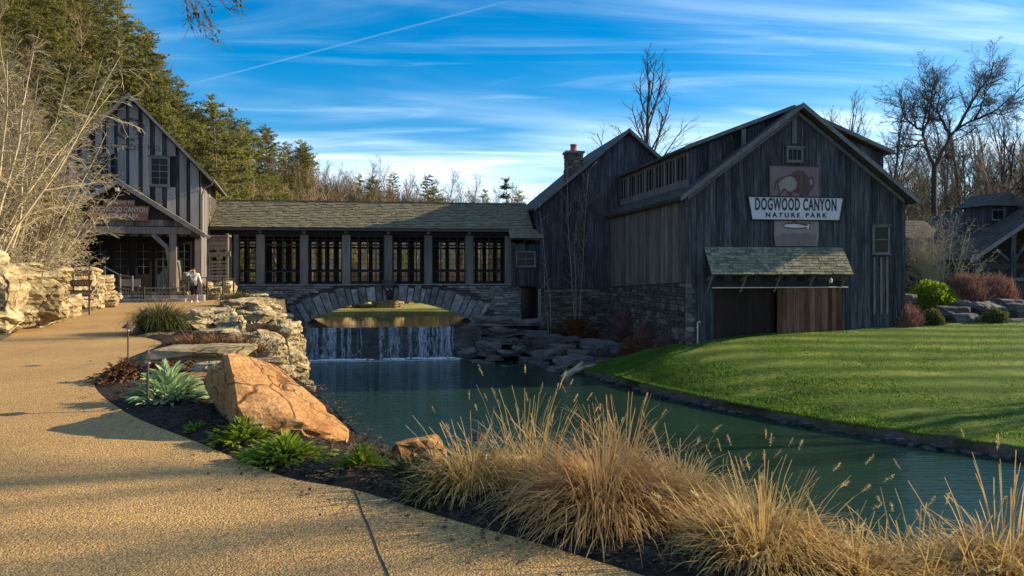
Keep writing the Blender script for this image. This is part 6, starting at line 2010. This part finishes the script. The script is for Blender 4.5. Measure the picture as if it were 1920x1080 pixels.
grass_clump('round_grass', 'trailing olive plant on top of the rockery by the bridge', (at(452, 575, 33).x, 33, .05), 613, 700, .75, 1.2, 'olive_leaf', nstem=0, base=.6, w=.02)
# pale stem litter at the foot of the grasses
def bunch(name, label, cat, loc, seed, n, ln, w, mat, tilt=(.15, 1.25), curl=.8, base=.12, dome=.0, part='foliage', stems=0, group=None):
    """rosette of broad leaves"""
    rg = random.Random(seed)
    t = thing(name, label, cat, loc, 0, group)
    m = MB()
    for k in range(n):
        az = rg.uniform(0, 6.283); q = rg.random() ** .6
        p = Vector((math.cos(az) * base * q * rg.uniform(.3, 1.6), math.sin(az) * base * q * rg.uniform(.3, 1.6), dome * (1 - q) * rg.uniform(.2, 1)))
        m2v, m2f = leaf_geo(rg, ln * rg.uniform(.6, 1.2), w * rg.uniform(.7, 1.2), curl * rg.uniform(.6, 1.3))
        tl = tilt[0] + (tilt[1] - tilt[0]) * q
        Mx = Matrix.Translation(p) @ Matrix.Rotation(az, 4, 'Z') @ Matrix.Rotation(-(math.pi / 2 - tl), 4, 'Y') @ Matrix.Rotation(rg.uniform(-.5, .5), 4, 'X')
        m.add([Mx @ v for v in m2v], m2f)
    m.build(part, M[mat], t)
    for k in range(stems):
        s = MB(); az = rg.uniform(0, 6.28)
        s.tube([(0, 0, 0), (.02 * math.cos(az), .02 * math.sin(az), ln * .9), (.06 * math.cos(az), .06 * math.sin(az), ln * 1.7)], .004, 4)
        for j in range(5): blob(s, (.05 * math.cos(az), .05 * math.sin(az), ln * (1.2 + .1 * j)), .010, 5, 3)
        s.build('flower_stem', M['dry_leaf'], t)
    return t
def leaf_geo(rg, ln, w, curl):
    vs, fs = [], []
    seg = 4
    x = z = 0.0; e = 0.0
    for k in range(seg + 1):
        f = k / seg
        ww = w * math.sin(math.pi * (.12 + .86 * f)) ** .8
        vs += [Vector((x, -ww, z + ww * .35)), Vector((x, 0, z)), Vector((x, ww, z + ww * .35))]
        e = -curl * f
        x += math.cos(e) * ln / seg; z += math.sin(e) * ln / seg
    for k in range(seg):
        b = 3 * k
        fs += [(b, b + 1, b + 4, b + 3), (b + 1, b + 2, b + 5, b + 4)]
    return vs, fs
# silver plant: each large leaf is a part
sp = thing('silver_leaf_plant', 'broad silver-green leafy plant beside the near path light', 'plant', (gp(305, 757).x, gp(305, 757).y + .12, .02))
rg = random.Random(620)
LV = []
for k in range(6):
    v, f = leaf_geo(rg, .215, .027, rg.uniform(.5, 1.2))
    m = MB(); m.add(v, f); LV.append(m.mesh('leaf', M['silver_leaf'], True))
for k in range(270):
    az = rg.uniform(0, 6.283); q = rg.random() ** .55
    p = (math.cos(az) * .33 * q, math.sin(az) * .33 * q, .34 * (1 - q * q) * rg.uniform(.1, 1))
    tl = .12 + 1.25 * q * rg.uniform(.7, 1.1)
    Mx = Matrix.Rotation(az, 4, 'Z') @ Matrix.Rotation(-(math.pi / 2 - tl), 4, 'Y') @ Matrix.Rotation(rg.uniform(-.6, .6), 4, 'X')
    s = rg.uniform(.65, 1.15)
    link('leaf', rg.choice(LV), sp, loc=p, rot=Mx.to_euler(), scale=(s, s * 1.1, s))
bunch('green_plant', 'leafy green perennial left of two below the orange boulder', 'plant', onbed(455, 826, .02), 621, 300, .125, .019, 'green_leaf', base=.20, dome=.17, stems=3)
bunch('green_plant', 'leafy green perennial right of two below the orange boulder', 'plant', onbed(535, 858, .02), 622, 340, .125, .020, 'green_leaf', base=.27, dome=.14)
bunch('green_plant', 'yellow-green perennial between orange boulder and rounded tan rock', 'plant', onbed(680, 884, .0), 623, 280, .115, .018, 'green_leaf', base=.17, dome=.17, stems=4)
bunch('green_plant', 'dull green low plant in front of the rounded tan rock', 'plant', onbed(775, 898, .0), 624, 300, .11, .014, 'olive_leaf', base=.22, dome=.14)
bunch('green_plant', 'tiny green seedling at the left end of the bed', 'plant', onbed(368, 806, .02), 625, 34, .11, .014, 'green_leaf', base=.08)
bunch('green_plant', 'dull green plant under the left edge of the dry grasses', 'plant', onbed(815, 930, .0), 626, 110, .2, .014, 'olive_leaf', base=.15, dome=.1)
bunch('dry_perennial', 'russet dried flower heads left of the silver plant', 'plant', onbed(232, 712, .02), 627, 420, .10, .026, 'dry_leaf', base=.36, dome=.30, curl=1.8)
bunch('dry_perennial', 'russet dried flower heads behind the near path light', 'plant', onbed(330, 690, .02), 628, 400, .10, .026, 'dry_leaf', base=.30, dome=.36, curl=1.8)
bunch('dry_perennial', 'small brown leaf curl at the grass foot, bottom right', 'plant', onbed(1460, 1100, -.05), 629, 40, .09, .03, 'dry_leaf', base=.1, curl=1.8)
# brown dead perennials on the rockery
for i, (px, py, Y, lab) in enumerate(((365, 640, 15.8, 'brown dead perennial patch nearest the path corner'), (410, 645, 15.6, 'brown dead perennial patch in the middle of the rockery'), (455, 645, 15.2, 'brown dead perennial patch by the rockery edge'), (492, 632, 18.5, 'brown dead perennial patch nearest the pool'))):
    p = at(px, py, Y)
    grass_clump('dead_perennial', lab, (p.x, p.y, -.03), 640 + i, 420, .36, 1.3, 'dry_leaf', nstem=20, stem_h=1.1, base=.5, plume=False, w=.012)

# shrubs by the barn and the pavilion: leafy or twiggy mounds
def mound(name, label, loc, seed, n, rx, rz_, mat, ln=.35, w=.03, upright=.6):
    rgn = random.Random(seed)
    t = thing(name, label, 'shrub', loc)
    vs, fs = [], []
    for k in range(n):
        v = rv(rgn).normalized(); v.z = abs(v.z)
        f = rgn.random() ** .4
        bump_ = 1 + .22 * noise.noise(v * 2.3 + Vector((seed, 0, 0)))
        p = Vector((v.x * rx * f * bump_, v.y * rx * .8 * f * bump_, v.z * rz_ * f * bump_))
        d = (v * (1 - upright) + Vector((0, 0, upright)) + rv(rgn, .35)).normalized() * ln * rgn.uniform(.5, 1.2)
        s = d.cross(rv(rgn)).normalized() * w * rgn.uniform(.6, 1.2)
        b = len(vs)
        vs += [p - s, p + s, p + d + s * .3, p + d - s * .3]; fs.append((b, b + 1, b + 2, b + 3))
    m = MB(); m.add(vs, fs); m.build('foliage', M[mat], t)
    m = MB()
    for k in range(12):
        a = rgn.uniform(0, 6.28); m.tube([(0, 0, -.2), (math.cos(a) * rx * .3, math.sin(a) * rx * .3, rz_ * .4), (math.cos(a) * rx * .6, math.sin(a) * rx * .6, rz_ * .8)], [.03, .02, .01], 4)
    m.build('stems', M['bark_brown'], t)
    return t
def lz(px, py, Y): return tuple(at(px, py, Y))
mound('green_shrub', 'leafy green shrub at the right barn corner', lz(1745, 575, 40.4), 701, 5200, 1.5, 1.35, 'green_leaf', .16, .05, .2)
mound('red_shrub', 'pinkish red twiggy shrub, left of two under the pavilion', lz(1812, 572, 40.6), 702, 5200, 1.3, 1.5, 'red_twig', .5, .018, .8)
mound('red_shrub', 'pinkish red twiggy shrub, right of two under the pavilion', lz(1865, 570, 40.8), 703, 4200, 1.15, 1.35, 'red_twig', .5, .018, .8)
mound('russet_shrub', 'russet twiggy shrub on the lawn edge at the barn foot', lz(1685, 620, 37.2), 704, 4600, 1.1, 1.2, 'red_twig', .4, .02, .65)
mound('round_shrub', 'round clipped olive shrub before the dark rock shelf, left of two', lz(1748, 612, 37.2), 705, 3000, .6, .8, 'olive_leaf', .14, .035, .3)
mound('round_shrub', 'round clipped olive shrub before the dark rock shelf, right of two', lz(1866, 608, 37.4), 706, 2600, .6, .75, 'olive_leaf', .14, .035, .3)
mound('dark_shrub', 'dark leafy shrub at the stone foot of the mural barn', tuple(L(-1.0, 3.6, -3.2)), 707, 2600, 1.2, 1.2, 'dry_leaf', .3, .03, .5)
mound('dark_shrub', 'dark leafy shrub under the stone foot of the narrow barn', tuple(L(-2.6, 11.2, -3.3)), 708, 2600, 1.5, 2.0, 'dry_leaf', .3, .03, .5)
for i, (s, h_, lab) in enumerate(((1.6, 1.3, 'brown dried creeper on the stone foot near the barn corner'), (4.4, 1.9, 'tall brown dried creeper on the middle of the barn stone foot'), (8.2, 2.4, 'brown dried creeper on the far part of the barn stone foot'))):
    vt = mound('dried_creeper', lab, tuple(L(-.35, s, -3.2)), 720 + i, 3200, .8, h_, 'red_twig', .45, .02, .75)
    vt['category'] = 'creeper'
# mulch chips and litter
rg = np.random.default_rng(8)
vs, fs = [], []
Ea, Ca = np.array(Ec), np.array(Cc)
for k in range(15000):
    ci = rg.uniform(30, 128); i = int(ci); fr = ci - i
    u = rg.uniform(.03, 1.1)
    e = Ea[i] + (Ea[i + 1] - Ea[i]) * fr; c = Ca[i] + (Ca[i + 1] - Ca[i]) * fr
    p = e + (c - e) * u
    z = (c[2]) * max(0, u) ** 2 + np.interp(u, [b[0] for b in bed_z], [b[1] for b in bed_z])
    z += .05 * fbm(p[0], p[1], z, 2.2)
    a = rg.uniform(0, 6.28); l = rg.uniform(.008, .035); w = rg.uniform(.004, .010); t_ = rg.uniform(-.4, .4)
    dx, dy, dz = math.cos(a) * l, math.sin(a) * l, t_ * l
    sx, sy = -math.sin(a) * w, math.cos(a) * w
    b = len(vs)
    zz = z + .006
    vs += [(p[0] - dx - sx, p[1] - dy - sy, zz - dz), (p[0] + dx - sx, p[1] + dy - sy, zz + dz), (p[0] + dx + sx, p[1] + dy + sy, zz + dz + .006), (p[0] - dx + sx, p[1] - dy + sy, zz - dz + .006)]
    fs.append((b, b + 1, b + 2, b + 3))
m = MB(); m.v, m.f, m.m = [tuple(v) for v in vs], fs, [0] * len(fs)
m.build('mulch_chips', M['mulch_chip'], kind='stuff', label='dark bark chips strewn over the planting bed', cat='mulch')

# ------------------------------------------------------------------ path lights
def path_light(loc, label, h=.62, sc=1.0, rz=0.0):
    t = thing('path_light', label, 'path light', loc, rz, 'path lights along the path')
    m = MB(); m.tube([(0, 0, -.1), (0, 0, h - .08)], .016 * sc, 8); m.lathe([(.03, 0), (.03, .02), (.018, .04)], 8); m.build('post', M['metal_dark'], t)
    m = MB(); m.lathe([(.115 * sc, h - .055), (.118 * sc, h - .045), (.07 * sc, h - .005), (.028 * sc, h + .012), (.022 * sc, h + .035), (.012 * sc, h + .05)], 14); m.build('lamp_shade', M['metal_dark'], t)
    m = MB(); m.lathe([(.03 * sc, h - .10), (.034 * sc, h - .06), (.03 * sc, h - .056)], 8); m.build('lamp_socket', M['white_paint'], t)
    return t
path_light(onbed(277, 768, 0.0), 'dark mushroom-shaped path light in front of the silver plant', .63)
path_light(onbed(240, 682, 0.0), 'slim dark path light at the near bed corner behind russet heads', .66, .8)
path_light((gp(276, 628).x, gp(276, 628).y, 0), 'slim dark path light left of the round olive grass', .62, .9)
path_light((at(38, 606, 22.2).x, 22.2, .04), 'slim dark path light before the left boulder wall', .5, 1.2)
path_light(onbed(897, 892, -.1), 'dark path light nearly hidden in the golden grass', .36, .8)
t = thing('ground_stake', 'short dark stake standing in the mulch below the orange boulder', 'stake', onbed(402, 828, .02))
m = MB(); m.tube([(0, 0, -.05), (0, 0, .09)], .012, 6); m.lathe([(.015, .09), (.018, .1), (.008, .115)], 6); m.build('post', M['metal_dark'], t)

# ------------------------------------------------------------------ sign post by the boulders
sx_ = at(153, 580, 26.3)
dp = thing('direction_sign', 'brown three-board direction sign on two posts before the boulders', 'sign', (sx_.x, sx_.y, .0), R(4))
for s in (-.27, .27):
    m = MB(); m.box(s - .028, s + .028, -.03, .03, -.1, 1.74); m.build('post', M['timber'], dp)
m = MB(); m.box(-.46, .46, -.028, .028, 1.745, 1.79); m.build('top_rail', M['timber'], dp)
m = MB(); m.box(-.42, .42, -.024, .024, .52, .56); m.build('bottom_rail', M['timber'], dp)
for k, (txt, z) in enumerate((('MUSEUM', 1.46), ('TICKETS', 1.10), ('SHOPPING', .74))):
    m = MB(); m.prism([(-.33, -.035, z - .10), (.33, -.035, z - .10), (.41, -.035, z + .13), (-.41, -.035, z + .13)], (0, -.035, 0)); bd = m.build('sign_board', M['sign_wood'], dp)
    link('lettering', text_mesh(txt, .17, M['letter_pale'], .004, xs=.85), bd, loc=(0, -.076, z + .01), rot=(R(90), 0, 0))

# ------------------------------------------------------------------ railings and porch furniture
def railing(name, label, pts, h, mat, picket=.16, group=None):
    t = thing(name, label, 'railing', tuple(pts[0]))
    P = [Vector(p) - Vector(pts[0]) for p in pts]
    for i, p in enumerate(P):
        m = MB(); m.box(p.x - .035, p.x + .035, p.y - .035, p.y + .035, p.z - .3, p.z + h + .05); m.build('post', M[mat], t)
    for i in range(len(P) - 1):
        for hh in (h, .12):
            m = MB(); m.bar(P[i] + Vector((0, 0, hh)), P[i + 1] + Vector((0, 0, hh)), .05, .05); m.build('rail', M[mat], t)
        n = int((P[i + 1] - P[i]).length / picket)
        for k in range(1, n):
            q = P[i].lerp(P[i + 1], k / n)
            m = MB(); m.box(q.x - .012, q.x + .012, q.y - .012, q.y + .012, q.z + .147, q.z + h - .027); m.build('baluster', M[mat], t)
    return t
railing('railing', 'dark iron railing with thin balusters at the path end', [at(222, 560, 36.6), at(270, 564, 36.4), at(345, 563, 37.4)], .62, 'metal_dark')
railing('railing', 'tall dark railing right of the person below the flume', [at(352, 561, 38.0), at(388, 561, 38.4), at(418, 562, 38.8), at(438, 562, 39.2)], 1.1, 'metal_dark', .3)
railing('porch_railing', 'timber handrail climbing the porch steps left of the person', [at(196, 530, 36.2), at(225, 545, 36.3), at(248, 548, 36.3)], .75, 'timber', .5)
# low stone wall and steps before the porch
lw = thing('stone_wall', 'low sunlit stone wall behind the path-end railing', 'wall', (at(270, 560, 37.4).x, 37.4, 0))
m = MB(); m.box(-2.0, 2.2, .1, .5, -.3, .5); m.build('wall_core', M['mortar'], lw)
stone_wall(lw, -2.0, 2.2, lambda a: -.2, lambda a: .5, lambda a, d, z: (a, .1 - d, z), M['rock'], seed=760, hh=(.14, .26), ww=(.25, .7), limit=60)
hp = at(318, 545, 37.6)
tr_ = thing('mill_chute', 'grey wooden chute box with a curved pale pipe beside the porch', 'chute', (hp.x, hp.y, .3))
m = MB(); m.prism([(-.62, 0, -.2), (.35, 0, -.2), (.35, 0, 1.75), (.1, 0, 1.75), (-.62, 0, .95)], (0, .7, 0)); m.build('chute_box', M['timber'], tr_)
for k in range(5):
    m = MB(); m.box(-.60 + k * .19, -.43 + k * .19, -.05, -.003, -.18, 1.0 + k * .16); m.build('board', M['timber'], tr_)
m = MB(); m.tube([(.1, .1, 1.75), (.28, .05, 1.78), (.45, .0, 1.6), (.52, -.02, 1.25), (.53, -.02, .8)], .07, 8); m.build('pipe', M['timber'], tr_, smooth=True)
bo = thing('path_boulder', 'round pale boulder behind the person', 'boulder', tuple(at(352, 525, 38.6)))
link('boulder', ROCKS[0], bo, scale=(1.5, 1.2, 1.2))
for i, (px, py, Y, w) in enumerate(((380, 540, 39.5, 1.1), (400, 552, 39.6, 1.2), (420, 545, 40.5, 1.2))):
    p = at(px, py, Y)
    link('flat_rock', ROCKS[(1, 0, 2)[i]], None, ('rough pale rock right behind the person', 'rough pale rock behind the tall railing', 'rough pale rock under the flume beam')[i], 'rock', loc=tuple(p), scale=(w, w, w))
bn = thing('porch_bench', 'small dark bench on the porch floor before the doors', 'bench', tuple(ML(-3.2, -1.6, .3)), MROT)
m = MB(); m.box(-.5, .5, -.2, .2, .40, .45); m.build('seat', M['timber'], bn)
for s in (-.42, .42):
    m = MB(); m.box(s - .03, s + .03, -.18, .18, 0, .398); m.build('leg', M['timber'], bn)
m = MB(); m.box(-.5, .5, .17, .21, .452, .8); m.build('backrest', M['timber'], bn)

# ------------------------------------------------------------------ person at the path end
pp = at(364, 562, 36.6)
person = thing('person', 'person in white sweater and cropped black trousers shading eyes with hand', 'person', (pp.x, pp.y, .0), R(10))
def skin_body(name, joints, edges, root, mat, parent, sub=2):
    me = bpy.data.meshes.new(name)
    me.from_pydata([j[0] for j in joints], edges, [])
    o = bpy.data.objects.new(name, me); COL.objects.link(o)
    o.modifiers.new('skin', 'SKIN')
    sk = me.skin_vertices[0].data
    for i, j in enumerate(joints):
        r = j[1] if isinstance(j[1], tuple) else (j[1], j[1])
        sk[i].radius = r
        sk[i].use_root = (i == root)
    sb = o.modifiers.new('sub', 'SUBSURF'); sb.levels = sub; sb.render_levels = sub
    dg = bpy.context.evaluated_depsgraph_get()
    out = bpy.data.meshes.new_from_object(o.evaluated_get(dg))
    bpy.data.objects.remove(o)
    out.materials.clear(); out.materials.append(mat)
    out.polygons.foreach_set('use_smooth', [True] * len(out.polygons))
    return link(name, out, parent)
M['skin'] = plain('skin', (0.48, 0.29, 0.20), .55)
M['white_cloth'] = plain('white_sweater', (0.72, 0.70, 0.68), .9)
M['black_cloth'] = plain('black_trousers', (0.014, 0.014, 0.017), .9)
M['grey_cloth'] = plain('grey_jacket', (0.13, 0.12, 0.12), .9)
M['hair'] = plain('dark_hair', (0.03, 0.02, 0.015), .6)
# body (skin): pelvis root, torso, neck, head, arms, legs, fingers
J = [((0, 0, .92), (.15, .11)), ((0, 0, 1.12), (.13, .10)), ((0, -.01, 1.34), (.15, .10)), ((0, -.02, 1.44), (.055, .055)), ((0, -.03, 1.52), (.075, .085)), ((0, -.035, 1.60), (.07, .085)),
     ((-.19, -.01, 1.37), .05), ((-.33, -.10, 1.30), .040), ((-.16, -.20, 1.50), .030), ((-.10, -.19, 1.545), (.035, .018)),
     ((.19, -.01, 1.37), .05), ((.27, .0, 1.10), .040), ((.35, -.06, .90), .030), ((.37, -.08, .83), (.03, .02)),
     ((-.09, 0, .86), .088), ((-.10, -.01, .48), .058), ((-.10, .03, .28), .05), ((-.10, .02, .09), .035), ((-.11, -.12, .035), (.04, .03)),
     ((.09, 0, .86), .088), ((.11, -.03, .48), .058), ((.12, .0, .28), .05), ((.13, .0, .09), .035), ((.17, -.13, .035), (.04, .03))]
Eg = [(0, 1), (1, 2), (2, 3), (3, 4), (4, 5), (2, 6), (6, 7), (7, 8), (8, 9), (2, 10), (10, 11), (11, 12), (12, 13), (0, 14), (14, 15), (15, 16), (16, 17), (17, 18), (0, 19), (19, 20), (20, 21), (21, 22), (22, 23)]
def fingers(J, Eg, w, base, d, side, ln):
    for k in range(4):
        o = Vector(base) + Vector(side) * (k - 1.5) * .017
        a = len(J)
        J.append((tuple(o), .008)); J.append((tuple(o + Vector(d) * ln * (.55, .62, .6, .48)[k]), .0075)); J.append((tuple(o + Vector(d) * ln * (.95, 1.08, 1.0, .8)[k] + Vector((0, .012, -.006))), .006))
        Eg += [(w, a), (a, a + 1), (a + 1, a + 2)]
    a = len(J); o = Vector(base) - Vector(side) * .035 - Vector(d) * .03
    J.append((tuple(o), .009)); J.append((tuple(o + Vector(d) * .03 - Vector(side) * .022), .008)); Eg += [(w, a), (a, a + 1)]
fingers(J, Eg, 9, (-.065, -.185, 1.556), (.95, .1, .1), (0, -.45, .9), .075)
fingers(J, Eg, 13, (.38, -.09, .80), (.15, -.15, -.95), (.5, -.8, .1), .075)
skin_body('body', J, Eg, 0, M['skin'], person)
sw = [((0, 0, .98), (.165, .125)), ((0, 0, 1.14), (.15, .115)), ((0, -.01, 1.33), (.168, .115)), ((0, -.015, 1.40), (.09, .075)),
      ((-.20, -.01, 1.365), .062), ((-.335, -.10, 1.30), .052), ((-.20, -.185, 1.46), .042), ((.20, -.01, 1.365), .062), ((.275, 0, 1.10), .052), ((.34, -.05, .93), .042)]
skin_body('sweater', sw, [(0, 1), (1, 2), (2, 3), (2, 4), (4, 5), (5, 6), (2, 7), (7, 8), (8, 9)], 0, M['white_cloth'], person)
tr2 = [((0, 0, .93), (.168, .13)), ((-.09, 0, .84), .105), ((-.10, -.01, .50), .078), ((-.10, .02, .34), .07), ((.09, 0, .84), .105), ((.11, -.03, .50), .078), ((.12, -.01, .34), .07)]
skin_body('trousers', tr2, [(0, 1), (1, 2), (2, 3), (0, 4), (4, 5), (5, 6)], 0, M['black_cloth'], person)
m = MB(); m.lathe([(.17, .80), (.185, .86), (.18, .99), (.165, 1.0)], 14); m.bar((-.03, -.19, .97), (-.07, -.21, .78), .05, .03); m.bar((.05, -.19, .97), (.08, -.2, .8), .05, .03); m.build('waist_jacket', M['grey_cloth'], person, smooth=True)
m = MB(); blob(m, (0, .005, 1.585), .105, 12, 8, (.9, 1, 1.05)); m.bar((0, .10, 1.56), (0, .09, 1.42), .12, .06); hair = m.build('hair', M['hair'], person, smooth=True)
hair.location.y += .012
m = MB()
m.prism([(-.012, -.122, 1.545), (.012, -.122, 1.545), (0, -.118, 1.585)], (0, -.022, 0)); m.build('nose', M['skin'], person)
for s in (-.03, .03):
    m = MB(); blob(m, (s, -.116, 1.588), .011, 6, 4, (1.3, .6, .8)); m.build('eye', M['black_cloth'], person)
m = MB(); m.bar((-.022, -.119, 1.515), (.022, -.119, 1.515), .006, .008); m.build('mouth', M['clay'], person)
m = MB(); m.box(-.05, .05, -.128, -.121, 1.19, 1.25); m.build('sweater_print', M['grey_cloth'], person)
for (x, y) in ((-.11, -.05), (.155, -.06)):
    m = MB(); m.prism([(x - .045, y + .09, 0), (x + .045, y + .09, 0), (x + .05, y - .09, 0), (x + .02, y - .15, 0), (x - .03, y - .15, 0), (x - .05, y - .09, 0)], (0, 0, .05)); m.build('shoe', M['white_paint'], person)
bag = thing('shoulder_bag', 'dark round shoulder bag hanging at the side of the person', 'bag', (pp.x - .27, pp.y - .06, 1.0), R(10))
m = MB(); blob(m, (0, 0, .12), .15, 10, 6, (1, .5, 1)); m.build('bag_body', M['grey_cloth'], bag, smooth=True)
m = MB(); m.tube([(-.1, 0, .22), (.0, -.06, .40), (.13, -.08, .45), (.2, .02, .44)], .012, 5); m.build('strap', M['black_cloth'], bag)

def litter(name, label, pts, mat, size):
    m = MB(); rg = random.Random(len(pts))
    for x, y, z in pts:
        a = rg.uniform(0, 6.28); l = size * rg.uniform(.5, 1.3); t_ = rg.uniform(-.25, .25)
        u = Vector((math.cos(a), math.sin(a), t_)) * l; v = Vector((-math.sin(a), math.cos(a), rg.uniform(-.3, .3))) * l * .5
        p = Vector((x, y, z + l * .3))
        m.add([p - u, p - v, p + u, p + v + Vector((0, 0, l * .15))], [(0, 1, 2, 3)])
    m.build(name, M[mat], kind='stuff', label=label, cat='litter')
rg = random.Random(900)
pts = []
for k in range(420):
    i = rg.randrange(30, 125); e = Ec[i]; c = Cc[i]
    u = -abs(rg.gauss(0, .16))
    pts.append((e[0] + (c[0] - e[0]) * u + rg.uniform(-.1, .1), e[1] + (c[1] - e[1]) * u + rg.uniform(-.1, .1), .004))
litter('path_litter', 'bits of bark spilled from the bed onto the path edge', pts, 'mulch_chip', .02)
pts = []
for k in range(1500):
    ci = rg.uniform(0, 62); i = int(ci); u = rg.random()
    pts.append(lawn_pt(LSc[i], LTc[i], u * .97))
litter('lawn_leaves', 'dry brown leaves scattered over the lawn', pts, 'dry_leaf', .05)
# stones along the lawn's water edge
bs_ = thing('bank_stones', 'small dark stones lying along the foot of the lawn bank', 'stones', (10, 24, POOL_Z))
for k in range(70):
    ci = rg.uniform(3, 62); i = int(ci); s_ = LSc[i]; s2_ = LSc[i + 1]; f_ = ci - i
    x, y = s_[0] + (s2_[0] - s_[0]) * f_ - rg.uniform(0, .25), s_[1] + (s2_[1] - s_[1]) * f_ - rg.uniform(-.05, .25)
    w_ = rg.uniform(.15, .5)
    link('stone', DROCKS[rg.randrange(4)], bs_, loc=(x - 10, y - 24, rg.uniform(-.05, .08)), rot=(0, 0, rg.uniform(0, 6)), scale=(w_, w_, w_))
